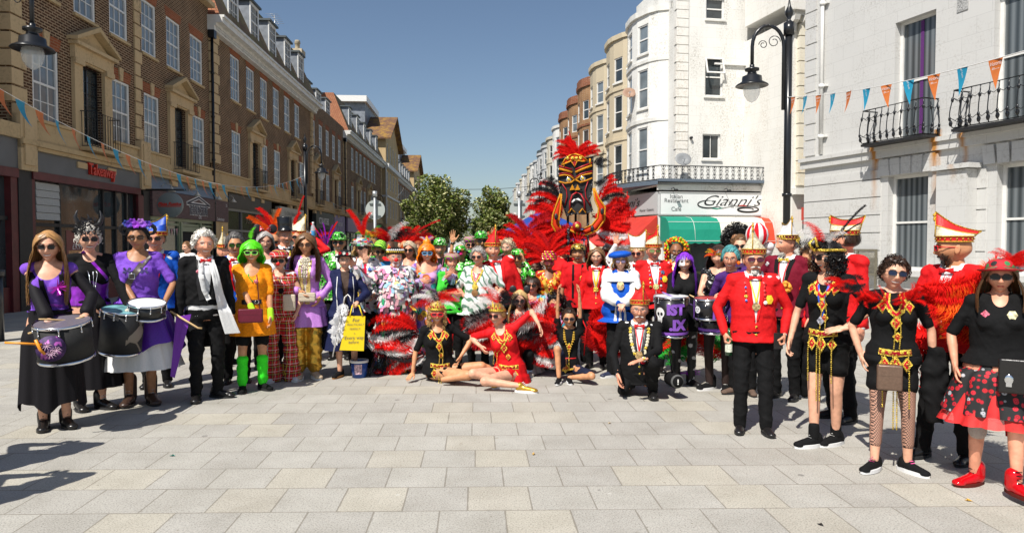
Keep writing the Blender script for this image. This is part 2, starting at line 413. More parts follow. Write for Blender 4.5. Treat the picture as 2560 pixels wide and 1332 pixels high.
def dormer(par,y,x,z,w=1.25,h=1.75,d=1.6,ny=4):
 def make():
  r=MB();r.box(-d-.2,.16,-.14,w+.14,h+.002,h+.10);o=r.build('dormer',M_leadtop)
  for y_ in(0,w):m=MB();m.quad((0,y_,0),(0,y_,h),(-d,y_,h),(-d,y_,h*.3));m.build('dormer_cheek',M_lead,o)
  c=MB();c.box(-.001,.05,-.02,.10,0,h);c.box(-.001,.05,w-.10,w+.02,0,h);c.box(-.001,.05,.1,w-.1,h-.14,h);c.box(-.001,.05,.1,w-.1,0,.1)
  c.box(-.02,.03,w/2-.015,w/2+.015,.1,h-.14);c.box(-.02,.035,.1,w-.1,h*.5-.03,h*.5+.03)
  for f_ in(.25,.75):c.box(-.02,.02,.1,w-.1,h*f_-.012,h*f_+.012)
  for f_ in(.3,.7):c.box(-.02,.02,w*f_-.012,w*f_+.012,.1,h-.14)
  c.build('window',M_white,o)
  p=MB();p.quad((-.01,.08,.08),(-.01,w-.08,.08),(-.01,w-.08,h-.1),(-.01,.08,h-.1));p.build('pane',M_glass,o)
  return o
 return inst(('dormer',w,h),make,par,Matrix.Translation((x,y,z)))
def text_mesh(txt,size,m,depth=.0,shear=0,sx=1,bold=0,align='CENTER'):
 cu=bpy.data.curves.new('t','FONT');cu.body=txt;cu.size=size;cu.align_x=align;cu.align_y='CENTER'
 cu.shear=shear;cu.extrude=depth/2;cu.offset=bold;cu.resolution_u=3
 o=bpy.data.objects.new('t',cu);COL.objects.link(o);bpy.context.view_layer.update()
 me=bpy.data.meshes.new_from_object(o.evaluated_get(bpy.context.evaluated_depsgraph_get()))
 bpy.data.objects.remove(o);bpy.data.curves.remove(cu)
 me.materials.clear();me.materials.append(m)
 if sx!=1:me.transform(Matrix.Diagonal((sx,1,1,1)))
 return me
def lettering(par,txt,size,m,m4,name='lettering',**k):
 """text lies in the X-Z plane of m4, readable from its -Y side"""
 me=text_mesh(txt,size,m,**k);me.transform(Matrix.Rotation(R(90),4,'X'))
 return link(name,me,par,m4)
def vletter(par,x,y,z,txt,size,m,**k):
 """text on a facade facing +x"""
 return lettering(par,txt,size,m,frame((x,y,z),(0,1)),**k)
M_greysign=mat('grey painted fascia',(.12,.125,.13),.55,noise=.1,scale=2)
M_maroon=mat('maroon paint',(.10,.014,.017),.5,noise=.25,scale=4)
M_redtxt=mat('red plastic letters',(.62,.035,.02),.4,noise=0)
M_whitetxt=mat('white letters',(.75,.75,.75),.5,noise=0)
M_greytxt=mat('grey letters',(.10,.10,.10),.5,noise=0)
M_sage=mat('sage green paint',(.27,.31,.20),.5,noise=.08,scale=4)
M_navytxt=mat('navy letters',(.01,.012,.04),.5,noise=0)
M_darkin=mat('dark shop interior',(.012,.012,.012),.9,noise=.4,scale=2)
def plank_mat():
 m,n,l,b=nodes('dark wood cladding');tc,sp,v=wallcoords(n,l)
 mp=n.new('ShaderNodeMapping');mp.inputs['Scale'].default_value=(1.2,22,1);l.new(v,mp.inputs[0])
 nz=noise_(n,l,mp.outputs[0],2.4,5,.6);r=ramp(n,[(.3,(.035,.018,.018)),(.7,(.17,.10,.10))]);l.new(nz,r.inputs[0])
 l.new(r.outputs[0],b.inputs['Base Color']);b.inputs['Roughness'].default_value=.7;return m
M_plank=plank_mat()
def block(name,y0,y1,u0,zt,label,back=11,zb=4.1,x=0,wallm=None):
 """Empty of a left-hand building; local +x faces the street, local y runs up the street from u0"""
 e=empty(name,SF(-11.1,u0),YAW,label,'building','brick terrace on the left side of the street');return e
XF=0.0
def upper_wall(b,L,ops1,ops2,z0,zt,m=M_brick,x=0,name='wall'):
 mb=MB();w_=wall(mb,(x,0),(x,L),z0,zt,ops1+ops2,.13)
 mb.quad((x,0,z0),(x,0,zt),(x-11,0,zt),(x-11,0,z0));mb.quad((x,L,z0),(x-11,L,z0),(x-11,L,zt),(x,L,zt))
 mb.quad((x,0,zt),(x,L,zt),(x-11,L,zt),(x-11,0,zt));mb.quad((x-11,0,0),(x-11,0,zt),(x-11,L,zt),(x-11,L,0))
 mb.build(name,m,b);return w_
def stone_base(b,L,doors,z0=4.15,z1=5.0,x=0,u0=0,wins=()):
 m=MB();segs=[];a=0
 for d0 in sorted(doors):segs.append((a,d0-.46));a=d0+1.1+.46
 segs.append((a,L))
 for s0,s1 in segs:
  if s1-s0<.1:continue
  m.box(x-.1,x+.09,s0,s1,4.48,4.70);m.box(x-.1,x+.15,s0,s1,4.702,4.78)
 m.box(x-.2,x+.14,0,L,4.18,4.478);m.box(x-.2,x+.26,0,L,4.05,4.178);m.box(x-.2,x+.2,0,L,3.95,4.048)
 return m.build('stone_band',M_stone,b)
def shopfront(b,y0,y1,ztop,zf,fas_m,frame_m,splits=(),transom=2.05,stall=.55,glass=None,x=0,fas_d=.12,stall_m=None,skip=()):
 """fascia between zf and ztop, glazed front below"""
 f_=MB();f_.box(x-.15,x+fas_d,y0,y1,zf,ztop);f_.build('fascia',fas_m,b)
 m=MB();m.box(x-.12,x+.04,y0,y0+.1,0,zf-.002);m.box(x-.12,x+.04,y1-.1,y1,0,zf-.002)
 m.box(x-.12,x+.05,y0+.1,y1-.1,zf-.12,zf-.002)
 for s in splits:m.box(x-.1,x+.02,s-.04,s+.04,stall,zf-.12)
 m.box(x-.1,x+.015,y0+.1,y1-.1,transom,transom+.09)
 m.build('shop_frame',frame_m,b)
 s=MB();s.box(x-.12,x+.03,y0+.1,y1-.1,0,stall-.002);s.build('stall_riser',stall_m or frame_m,b)
 g_=MB();g_.quad((x-.05,y0+.1,stall),(x-.05,y1-.1,stall),(x-.05,y1-.1,zf-.12),(x-.05,y0+.1,zf-.12));g_.build('shop_window',glass or M_glass,b)
 return b
u0=17.1;L1=12.25
b1=block('corner_building',0,0,u0,11.8,'dark brick building with stone quoins above the grey takeaway shop, nearest on the left')
q=lambda a:a-u0
win1=[(q(17.9),q(19.0)),(q(21.6),q(22.75)),(q(23.7),q(24.8)),(q(27.65),q(28.8))];dr1=[q(19.98),q(25.85)]
win2=[(q(17.9),q(19.0)),(q(19.75),q(20.85)),(q(21.6),q(22.7)),(q(23.6),q(24.65)),(q(25.45),q(26.6)),(q(27.5),q(28.7))]
o1=[(a,b,4.74,6.72)for a,b in win1]+[(d,d+1.1,4.35,6.7)for d in dr1]
o2=[(a,b,8.03,9.83)for a,b in win2]
W=upper_wall(b1,L1,o1,o2,4.1,11.8)
for a,b in win1:put_window(b1,W(a,4.74),b-a,1.98,key=True)
for a,b in win2:put_window(b1,W(a,8.03),b-a,1.8,sill=M_stone)
for d in dr1:put_door(b1,W(d,4.35))
stone_base(b1,L1,dr1)
quoins(b1,0.0,0,5.02,11.6,w=.5,proud=.06,ret=.34);quoins(b1,q(23.1),0,5.02,11.6,w=.42,ret=.02)
for(s0,s1)in((0,.62),(q(23.05),q(23.7))):m=MB();m.box(-.1,.2,s0,s1,3.42,5.0);m.box(-.1,.24,s0+.1,s1-.1,3.55,4.9);m.build('stone_pier',M_stone2,b1)
m=MB();m.box(-.3,.30,-.02,L1,11.4,11.58);m.build('coping',M_stone2,b1)
shopfront(b1,.65,q(23.05),3.95,3.44,M_greysign,M_blackmatt,[q(18.9),q(21.05),q(21.75),q(22.4)],2.08,.6,M_glass,stall_m=M_maroon)
m=MB();m.box(-.1,.16,.5,q(23.05),3.24,3.438);m.box(-.1,.12,q(22.95),q(23.3),0,3.236);m.box(-.1,.1,.5,.64,0,3.236);m.build('maroon_trim',M_maroon,b1)
for a_,c_,d_ in((0,.5,.12),(q(23.3),q(23.8),.1)):m=MB();m.box(-.12,d_,a_,c_,0,3.42);m.build('pilaster',M_blackmatt,b1)
m=MB()
for k in range(5):m.prism([(.00,2.25+k*.19),(.05,2.25+k*.19),(.03,2.43+k*.19),(.0,2.43+k*.19)],'y',.78,q(18.85))
m.build('louvre_panel',mat('pale grey slats',(.38,.39,.38),.6),b1)
vletter(b1,.17,q(20.7),3.74,'Takeaway',.46,M_redtxt,depth=.08,bold=.006,sx=.78)
m=MB();m.quad((-.04,q(19.25),1.25),(-.04,q(20.3),1.25),(-.04,q(20.3),2.0),(-.04,q(19.25),2.0));pst=m.build('menu_poster',mat('dark red poster',(.16,.02,.03),.4),b1)
vletter(b1,-.03,q(19.75),1.55,'£9.99',.22,M_whitetxt,name='price_lettering')
m=MB();m.quad((-.038,q(19.35),1.28),(-.038,q(20.2),1.28),(-.038,q(20.2),1.45),(-.038,q(19.35),1.45));m.build('poster_picture',mat('food photo',(.5,.25,.1),.4,noise=.8,scale=30),b1)
yb0,yb1=q(23.8),L1
f_=MB();f_.prism([(-.1,3.5),(.16,3.5),(.02,3.95),(-.1,3.95)],'y',yb0,q(29.9));f_.build('lead_flashing',mat('blue grey lead slope',(.16,.2,.26),.5),b1)
b1b=empty('gift_shop',SF(-11.1,23.8),YAW,'gift shop with dark wood fascia and white beach hut logo','shop front')
L=7.1
shopfront(b1b,0,L,3.48,2.58,M_plank,M_sage,[2.4,4.4],2.3,.5,M_glass,x=.02,fas_d=.16,stall_m=M_sage)
m=MB();m.box(-.05,.09,2.44,4.36,0,.12);m.box(-.05,.09,2.44,2.56,.12,2.45);m.box(-.05,.09,4.24,4.36,.12,2.45);m.box(-.05,.09,2.56,4.24,2.1,2.28);m.build('door_frame',M_sage,b1b)
m=MB();m.quad((.0,2.56,.12),(.0,4.24,.12),(.0,4.24,2.1),(.0,2.56,2.1));m.build('doorway',M_darkin,b1b)
def outline_text(par,y,z,txt,size,sx):
 vletter(par,.19,y,z,txt,size,M_whitetxt,depth=.006,bold=.028,sx=sx,name='lettering_outline')
 vletter(par,.20,y,z,txt,size,M_navytxt,depth=.006,bold=.001,sx=sx)
outline_text(b1b,3.85,2.92,'THE BEACH HUT',.52,.46)
m=MB()
for dx,mt_,e in((.188,0,.035),(.196,1,0)):
 m.m=mt_
 P=lambda y,z:(y,z)
 T=[(2.75,3.17),(4.95,3.17),(3.85,3.45)]
 for a,b in((0,1),(1,2),(2,0)):
  A=Vector((0,*T[a]));B=Vector((0,*T[b]));dd=(B-A).normalized();nn=Vector((0,-dd.z,dd.y))*(.035+e);ex=dd*e
  v=[A-ex+nn,B+ex+nn,B+ex-nn,A-ex-nn];v=[(dx,p.y,p.z)for p in v]
  m.quad(*v)
m.build('hut_logo',[M_whitetxt,M_navytxt],b1b)
vletter(b1b,.19,1.55,2.68,'Souvenirs',.2,M_whitetxt,sx=.8,shear=.2);vletter(b1b,.19,3.95,2.68,'Gifts',.19,M_whitetxt,sx=.8,shear=.2)
vletter(b1b,.19,6.15,2.68,'Confectionery',.2,M_whitetxt,sx=.7,shear=.2);vletter(b1b,.19,6.85,3.3,'25',.17,M_whitetxt)
def swan_lamp(par,y,x,z):
 def make():
  m=MB();m.tube([(0,0,0),(.10,0,.1),(.25,0,.12),(.36,0,.06),(.38,0,-.02)],.012,5)
  m.lathe([(.03,0),(.05,-.04),(.13,-.14),(.12,-.145),(.001,-.06)],(.38,0,-.02),12)
  return m.build('lamp',mat('cream enamel lamp',(.6,.57,.5),.4,noise=.1))
 return inst(('swan',),make,par,Matrix.Translation((x,y,z)))
for yy in(.8,3.0,5.2,6.9):swan_lamp(b1b,yy,.1,3.62)
for i in range(9):
 y=.35+i*.22;m=MB();m.add([(.035,y,2.15-abs(i-4)*-.012),(.035,y+.16,2.15-abs(i-4)*-.012),(.035,y+.08,1.93)],[(0,1,2)])
 m.build('window_pennant',mat('white pennant' if i%2 else 'pink pennant',(.5,.5,.5)if i%2 else(.45,.25,.27),.8),b1b)
hs=empty('hanging_shop_sign',SF(-11.1,23.0),YAW,'round grey hanging sign with red script on a black bracket by the takeaway','sign')
m=MB();m.tube([(.1,.3,3.42),(1.5,.3,3.42)],.035,8);m.tube([(.1,.3,3.2),(.1,.3,3.65)],.03,6);m.build('bracket',M_black,hs)
m=MB();m.M=Matrix.Translation((.98,.3,2.92))@Matrix.Rotation(R(90),4,'X')
m.lathe([(.001,-.05),(.40,-.05),(.42,-.03),(.42,.03),(.40,.05),(.001,.05)],(0,0,0),32);m.M=None
m.build('sign_disc',mat('grey green enamel',(.22,.25,.24),.35,noise=.05),hs)
lettering(hs,'Pizza Rustica',.145,M_redtxt,frame((.98,.24,2.95),(1,0)),bold=.006,shear=.3)
m=MB();m.box(.62,1.34,.243,.248,2.86,2.885);m.build('underline',M_redtxt,hs)
b0=block('shop_building',0,0,9.0,0,'dark building with maroon shop front cut by the left edge of the photo')
mb=MB();wall(mb,(-.34,0),(-.34,8.1),4.1,11.5,[],.1);mb.quad((-.34,0,0),(-.34,0,11.5),(-11,0,11.5),(-11,0,0));mb.quad((-.34,0,11.5),(-.34,8.1,11.5),(-11,8.1,11.5),(-11,0,11.5));mb.build('wall',M_brick,b0)
shopfront(b0,0,8.1,4.15,3.44,M_greysign,M_blackmatt,[2,4,6],2.2,.6,M_glass,stall_m=M_maroon)
m=MB();m.box(-.1,.15,0,8.08,3.22,3.438);m.box(-.1,.1,7.85,8.09,0,3.218);m.build('maroon_trim',M_maroon,b0)
m=MB();m.box(-.5,.2,0,8.09,4.152,4.5);m.build('stone_band',M_stone,b0)
def mansard_building(u0,L,win1,doors,win2,label,ndorm,zt=10.6,detail=True,tile=None):
 b=block('terrace_building',0,0,u0,zt,label)
 o1=[(a,a+1.18,4.74,6.82)for a in win1]+[(d,d+1.1,4.35,6.7)for d in doors];o2=[(a,a+1.18,8.2,10.25)for a in win2]
 W=upper_wall(b,L,o1,o2,3.95,zt,x=.0)
 for a in win1:put_window(b,W(a,4.74),1.18,2.08,key=True)
 for a in win2:put_window(b,W(a,8.2),1.18,2.05,sill=M_stone)
 for d in doors:put_door(b,W(d,4.35))
 stone_base(b,L,doors)
 quoins(b,0.02,0,5.02,10.5,w=.62,proud=.16,ret=.3);quoins(b,L-.62,0,5.02,10.5,w=.55,proud=.10,ret=.3)
 c=MB()
 for x1,za,zb in((.28,10.5,10.68),(.36,10.682,10.80),(.62,10.802,11.02),(.70,11.022,11.12)):c.box(-.3,x1,-.25,L+.12,za,zb)
 n_=int(L/.16)
 for i in range(n_):c.box(.281,.335,i*.16,i*.16+.08,10.57,10.678)
 c.build('cornice',M_cornice,b)
 r=MB();z2=14.6
 r.add([(.45,-.02,11.12),(.45,L,11.12),(-1.1,L,z2),(-1.1,1.5,z2),(-11,-.02,11.12),(-11,1.5,z2),(-11,L,z2)],[(0,1,2,3)])
 r.m=1;r.add([(.45,-.02,11.12),(-1.1,1.5,z2),(-11,1.5,z2),(-11,-.02,11.12)],[(0,1,2,3)]);r.m=2
 r.quad((-1.1,1.5,z2+.01),(-1.1,L,z2+.01),(-11,L,z2+.01),(-11,1.5,z2+.01));r.m=0;r.quad((.45,L,11.12),(-11,L,11.12),(-11,L,z2),(-1.1,L,z2))
 r.build('roof',[M_tilebrown,M_tile,M_leadtop],b)
 for i in range(ndorm):dormer(b,2.0+i*(L-3.0)/ndorm,.05,11.75)
 return b
u0=29.5
b2=mansard_building(29.5,18.0,[31.95-u0,36.15-u0,38.5-u0,43.95-u0],[34.6-u0,41.6-u0],[31.9-u0,34.05-u0,36.2-u0,38.4-u0,40.6-u0,42.85-u0],'long brown brick building with white cornice, dormers and balcony doors, past the gift shop',5)
pipe(b2,-.12,.02,0.5,10.2)
for bb in(((-.1,.12,0,1.5,0,3.95),),((-.1,.14,8.1,9.3,0,3.5),(-.1,.22,7.9,9.5,3.3,3.5)),((-.1,.14,15.3,16.0,0,3.95),)):
 m=MB();[m.box(*x)for x in bb];m.build('stone_pier',M_stone2,b2)
shopfront(b2,1.6,8.0,3.9,3.25,mat('dark brown fascia',(.02,.011,.008),.5),mat('grey metal frame',(.18,.18,.18),.4),[3.6,5.9],2.2,.4,mat('tinted glass',(.03,.028,.03),.15,noise=.1))
vletter(b2,.0,4.8,2.75,"DUKE'S",.42,mat('bronze letters',(.12,.07,.05),.5,noise=0),sx=.8)
shopfront(b2,9.6,15.2,3.75,2.9,mat('cream fascia',(.42,.41,.37),.5),mat('cream shop frame',(.38,.37,.33),.5),[11.5,13.5],2.1,.4)
vletter(b2,.13,12.4,3.4,'Ye Olde Fulham Boutique',.34,M_greytxt,sx=1.1,name='shop_lettering')
u0=47.5
b3=block('parapet_building',0,0,u0,11,'brown brick building with plain parapet between the two white cornices')
L=10.9
win2=[U(p)-u0 for p in(781,800,817,833,847.5)];win1=[U(p)-u0 for p in(800,817,847)];dr=[U(787)-u0,U(835)-u0]
W=upper_wall(b3,L,[(a,a+1.18,4.74,6.82)for a in win1]+[(d,d+1.1,4.35,6.7)for d in dr],[(a,a+1.1,8.2,10.1)for a in win2],3.95,11.4)
for a in win1:put_window(b3,W(a,4.74),1.18,2.08,key=True)
for a in win2:put_window(b3,W(a,8.2),1.1,1.9)
for d in dr:put_door(b3,W(d,4.35))
stone_base(b3,L,dr)
r=MB();r.quad((-.6,0,11.4),(-.6,L,11.4),(-4,L,14.2),(-4,0,14.2));r.quad((-4,0,14.2),(-4,L,14.2),(-11,L,14.2),(-11,0,14.2));r.build('roof',M_tilebrown,b3)
for i in range(3):dormer(b3,.8+i*3.2,-.7,11.5,1.6,1.5,1.6)
shopfront(b3,0.3,6.2,3.9,2.75,mat('charcoal fascia',(.03,.035,.035),.5),M_blackmatt,[2.3,4.3],2.1,.4)
vletter(b3,.13,2.7,3.25,'VICTORIA BUTCHERS',.62,M_whitetxt,sx=.55,bold=.01)
shopfront(b3,6.4,10.8,3.9,2.5,mat('purple banner',(.18,.12,.30),.5,noise=.4,scale=3),M_blackmatt,[8.3],2.1,.4)
vletter(b3,.13,8.6,3.2,'SWEET TREATS',.42,M_whitetxt,sx=.7)
pipe(b3,10.8,.02,.5,10.2)
ch=MB();ch.box(-5.5,-3.2,9.9,10.9,12,17.2);ch.box(-5.6,-3.1,9.8,11.0,17.2,17.6)
for i in range(3):ch.lathe([(.2,0),(.2,.5),(.26,.55),(.2,.8)],(-5.1+i*.75,10.4,17.6),10)
chim=ch.build('chimney',mat('weathered chimney render',(.42,.36,.26),.9,noise=.3,scale=3),b3)
a_=MB();a_.tube([(-5.2,9.6,17.6),(-5.2,9.6,20.2)],.03,4);a_.tube([(-5.2,8.7,20),(-5.2,10.8,19.7)],.02,4)
for i in range(6):a_.tube([(-5.7,8.8+i*.35,20-.04*i),(-4.7,8.8+i*.35,20-.04*i)],.012,4)
a_.build('aerial',M_steel,chim)
u0=58.4
w2=[U(p)-u0 for p in(880,891,901,911,920.5,929,936)]
b4=mansard_building(58.4,23.0,[U(880)-u0,U(902)-u0,U(911)-u0,U(929)-u0],[U(893.5)-u0,U(920)-u0],w2,'second white-corniced brick building farther up the street',5)
pipe(b4,-.1,.02,.5,10.2)
shopfront(b4,1,10,3.9,2.7,mat('mauve fascia',(.25,.16,.30),.5),M_blackmatt,[3,6],2.1,.4)
vletter(b4,.13,5.5,3.3,'HOME',.6,M_whitetxt)
shopfront(b4,10.3,22,3.9,2.7,mat('dark red fascia',(.16,.02,.02),.5),M_blackmatt,[13,17],2.1,.4)
def pavilion(u0,L,label):
 b=block('gabled_building',0,0,u0,14,label)
 m=MB();wins=[(1.2+i*(L-1.6)/4,2.1+i*(L-1.6)/4)for i in range(4)]
 W=wall(m,(.5,0),(.5,L),0,14.2,[(a,c,z,z+2.1)for a,c in wins for z in(4.8,8.2,11.6)],.15)
 m.quad((.5,0,0),(.5,0,14.2),(-10,0,14.2),(-10,0,0));m.quad((.5,L,0),(-10,L,0),(-10,L,14.2),(.5,L,14.2))
 m.add([(.5,0,14.2),(.5,L,14.2),(.5,L/2,17.4)],[(0,1,2)]);m.build('wall',M_stone,b)
 for a,c in wins:
  for z in(4.8,8.2,11.6):put_window(b,W(a,z),.9,2.1,arch=False,nx=2)
 r=MB();e=.7
 for s in(1,-1):
  y0_=-.6 if s==1 else L+.6
  r.prism([(y0_,13.9),(L/2,17.5),(L/2,17.7),(y0_,14.1)],'x',-10,.5+e)
 r.build('roof',M_tileor,b)
 c=MB();c.box(-.3,.9,-.25,L+.1,10.6,11.1);c.box(.5,.62,-.25,0,4,10.6);c.box(-.3,.7,-.1,L,7.2,7.4);c.build('cornice',M_cornice,b)
 quoins(b,0,.5,5,10.5,w=.7)
 t=MB();t.box(-7,-2.2,L*.15,L*.85,15.6,18.6);t.m=1;t.box(-7.3,-1.9,L*.1,L*.9,18.6,19.3);t.build('rooftop_plant_room',[M_lead,M_white],b)
 return b
pavilion(81.6,13,'stone gabled building with orange lichened roof and grey rooftop box')
b5=mansard_building(95,23.0,[2,7,12,18],[4.5,15],[1.5,4,7,10,13,16,19],'third white-corniced brick building, far up the left side',6)
pavilion(118.2,14,'distant gabled building with red roof and grey rooftop box')
b6=block('distant_building',0,0,133,0,'far low brick building behind the left tree')
m=MB();m.box(-10,0,0,60,0,11);m.box(-10,.5,0,60,11,11.5);m.build('wall',M_brick,b6)
for(x,Y,w_,d_,h_,m_,lb)in((-12,175,16,8,5.5,M_cornice,'distant long white building seen between the two trees'),(-19,150,9,8,6.2,M_brick,'distant brown house between the trees'),(-10,205,24,8,7.5,M_cornice,'farthest pale building at the end of the street')):
 e=empty('distant_house',(x,Y,0),YAW,lb,'building')
 m=MB();wl=wall(m,(-w_/2,0),(w_/2,0),0,h_,[(-w_/2+w_*.1*k+w_/2,-w_/2+w_*.1*k+1.2+w_/2,2,3.4)for k in(1,3,5,7)],.1);m.quad((-w_/2,0,0),(-w_/2,0,h_),(-w_/2,d_,h_),(-w_/2,d_,0));m.quad((w_/2,0,0),(w_/2,d_,0),(w_/2,d_,h_),(w_/2,0,h_));m.build('wall',m_,e)
 r=MB();r.prism([(-.5,h_),(d_+.5,h_),(d_/2,h_+2)],'x',-w_/2-.4,w_/2+.4);r.build('roof',M_lead if m_ is M_cornice else M_tile,e)
M_rw=render_mat('white stucco',(.77,.76,.72),(.22,.19,.14),.8,seed=1)
M_rc=render_mat('cream stucco',(.55,.47,.335),(.3,.25,.17),.25,seed=7,line=.93)
M_rc2=render_mat('pale cream stucco',(.58,.53,.42),(.3,.25,.17),.3,seed=9,line=.93)
M_rg=render_mat('light grey stucco',(.52,.53,.53),(.3,.28,.25),.35,seed=4,line=.93)
M_curtw=M_curtain
def bow_house(k,u0,P,m,zt,v0=8.6,bulge=1.35,label='',capm=None,band=None,z0=0,balc=False,wx=.92,mouth=None):
 b=empty('bow_fronted_house',SF(v0,u0),YAW,label,'building','bow-fronted terrace on the right side of the street')
 c=P*.5;a=P*.43
 def pt(t):return(-bulge*math.cos(t),c-a*math.sin(t))
 ts=[-90,-66,-50,-26,-12,12,26,50,66,90]
 pts=[(0,P)]+[pt(R(t))for t in ts]+[(0,0)]
 mb=MB();zs=[(4.9,6.9),(7.75,9.5),(10.2,11.5)]
 Ws=[]
 for i in range(len(pts)-1):
  p0,p1=pts[i],pts[i+1]
  L_=math.hypot(p1[0]-p0[0],p1[1]-p0[1])
  if L_<.02:continue
  ops=[]
  if i in(3,5,7)and L_>.7:
   for za,zb in zs:
    if zb<zt-.4:ops.append(((L_-wx*min(1,L_/1.05))/2,(L_+wx*min(1,L_/1.05))/2,za,zb))
  wfn=wall(mb,p0,p1,z0,zt,ops,.1);Ws+=[(wfn,o)for o in ops]
 mb.add([(x,y,zt)for x,y in pts],[tuple(range(len(pts)))])
 mb.quad((0,0,z0),(0,0,zt),(9,0,zt),(9,0,z0));mb.quad((0,P,z0),(9,P,z0),(9,P,zt),(0,P,zt));mb.quad((0,0,zt),(0,P,zt),(9,P,zt),(9,0,zt))
 mb.build('wall',m,b)
 for wfn,o in Ws:put_window(b,wfn(o[0],o[2]),o[1]-o[0],o[3]-o[2],nx=1,ny=2,arch=False,casing=.07,y0=.03,pane=M_glass if k%2 else M_glasspale,sill=M_cornice if k<3 else None)
 for zc,hh,pr in((7.1,.16,.07),(9.75,.14,.06),(zt-.25,.25,.12)):
  bd=MB();out=[(0-pr,P)]+[(-(bulge+pr)*math.cos(R(t)),c-(a+pr*.5)*math.sin(R(t)))for t in ts]+[(-pr,0)]
  inn=pts
  n_=len(out)
  for i in range(n_-1):
   o0,o1=out[i],out[i+1];i0,i1=inn[i],inn[i+1]
   bd.quad((*o0,zc),(*o1,zc),(*o1,zc+hh),(*o0,zc+hh));bd.quad((*o0,zc+hh),(*o1,zc+hh),(*i1,zc+hh+.01),(*i0,zc+hh+.01));bd.quad((*o0,zc),(*i0,zc),(*i1,zc),(*o1,zc))
  bd.build('string_course',band or m,b)
 if capm:
  cp=MB();cp.add([(x*1.05,y,zt+.35)for x,y in pts]+[(x*1.05,y,zt+.005)for x,y in pts],[tuple(range(len(pts)))]+[(i,i+1,len(pts)+i+1,len(pts)+i)for i in range(len(pts)-1)]);cp.build('roof',capm,b)
 return b
hs_=[('tall white bow-fronted restaurant corner house',M_rw,12.15,None,None),('cream bow-fronted house next to the white corner house',M_rc,12.7,None,None),('second cream bow-fronted house, beside the brick ones',M_rc,12.75,None,None),('nearest of the three orange brick bow-fronted houses',M_orangebrick,12.7,M_redband,M_redband),('middle one of the three orange brick bow-fronted houses',M_orangebrick,12.6,M_redband,M_redband),('farthest of the three orange brick bow-fronted houses',M_orangebrick,12.5,M_redband,M_redband),('white bow-fronted house just past the brick ones',M_rw,12.6,None,None),('cream bow house two past the brick ones',M_rc2,12.4,None,None),('white bow house with a dark rounded roof cap',M_rg,12.3,M_leadtop,None),('pale blue grey bow house',M_rg,12.2,M_leadtop,None)]
Pw=5.4
for k in range(20):
 if k<len(hs_):lb,m_,zt,cp,bdm=hs_[k]
 else:lb,m_,zt,cp,bdm='distant bow house, number %d from the street end of the terrace'%(20-k),[M_rc2,M_rg,M_rw][k%3],12.3+.3*math.sin(k*2.3),None,None
 if k>=len(hs_):lb=['small far cream bow house whose roof meets the sky','far grey bow-fronted house in the receding row','far white bow-fronted house in the receding row'][k%3]
 bow_house(k,29.6+Pw*k,Pw-.02,m_,zt,label=lb,capm=cp,band=bdm or(M_cornice if m_ is M_rw else None))
A=Vector((7.05,29.5));B_=Vector((11.35,30.25));dAB=(B_-A).normalized();Lf=(B_-A).length;ang=math.atan2(dAB.y,dAB.x)
gi=empty('restaurant_corner_building',(A.x,A.y,0),ang,'white four-storey building above the Italian restaurant, with quoins and stains','building')
def S1(px,Y=29.8):return((px-1280)/F*Y-A.x)/math.cos(ang)
mb=MB()
zw=lambda py:1.63+(610-py)*29.85/F
wz=[(zw(57),zw(5),1),(zw(245),zw(150),2),(zw(400),zw(338),3)]
ops=[(S1(1758),S1(1806),wz[0][0],wz[0][1]),(S1(1757),S1(1804),wz[1][0],wz[1][1]),(S1(1752),S1(1799),wz[2][0],wz[2][1])]
W=wall(mb,(0,0),(Lf,0),3.9,13.4,ops,.16)
mb.quad((0,0,3.9),(0,0,13.4),(0,5,13.4),(0,5,3.9));mb.quad((Lf,0,3.9),(Lf,4,3.9),(Lf,4,13.4),(Lf,0,13.4));mb.quad((0,0,13.4),(Lf,0,13.4),(Lf,5,13.4),(0,5,13.4))
wall(mb,(Lf,1.2),(Lf+2.4,1.2),0,12.2,[],.1)
mb.build('wall',M_rw,gi)
for o_,ny,nx in zip(ops,(2,2,1),(1,1,2)):put_window(gi,W(o_[0],o_[2]),o_[1]-o_[0],o_[3]-o_[2],nx=nx,ny=ny,arch=False,casing=.07,y0=.08,pane=M_glass,sill=M_cornice)
m=MB();w_=ops[1][1]-ops[1][0];m.M=W(ops[1][0],ops[1][3]-.02)@Matrix.Rotation(R(-16),4,'X')
for bx in((0,.06,-.03,.02,-.72,0),(w_-.06,w_,-.03,.02,-.72,0),(.06,w_-.06,-.03,.02,-.06,0),(.06,w_-.06,-.03,.02,-.72,-.66)):m.box(*bx)
m.M=None;m.build('open_casement',M_white,gi)
def band_quoins(par,x0,x1,y0,z0,z1,m_,hh=.37,proud=.05,name='quoins'):
 k=MB();z=z0;i=0
 while z<z1:k.box(x0-(.0 if i%2 else.03),x1,y0-proud,y0+.2,z+.018,min(z+hh-.012,z1));z+=hh;i+=1
 return k.build(name,m_,par)
M_rwst=render_mat('stained white stucco',(.78,.76,.71),(.30,.20,.08),.5,seed=3)
band_quoins(gi,-.04,.50,0,4.2,13.3,M_rwst)
m=MB();m.tube([(S1(1906),-.09,4.2),(S1(1906),-.09,9.6),(S1(1906)+.1,-.09,9.9),(S1(1906)+.1,-.09,13.3)],.05,8);m.box(S1(1780),S1(1906),-.10,-.03,9.35,9.42);m.tube([(S1(1906),-.09,10.0),(S1(1906),-.09,10.25)],.09,8);m.build('downpipe',M_white,gi)
m=MB();m.tube([(S1(1721),-.12,zw(349)),(S1(1721),.02,zw(349))],.06,10);m.build('wall_vent',M_black,gi)
g2=empty('italian_restaurant',(5.98,28.0,0),math.atan2(1.0,5.47),'Italian restaurant front with white sign and green, white and red awning','restaurant')
Ls=5.56
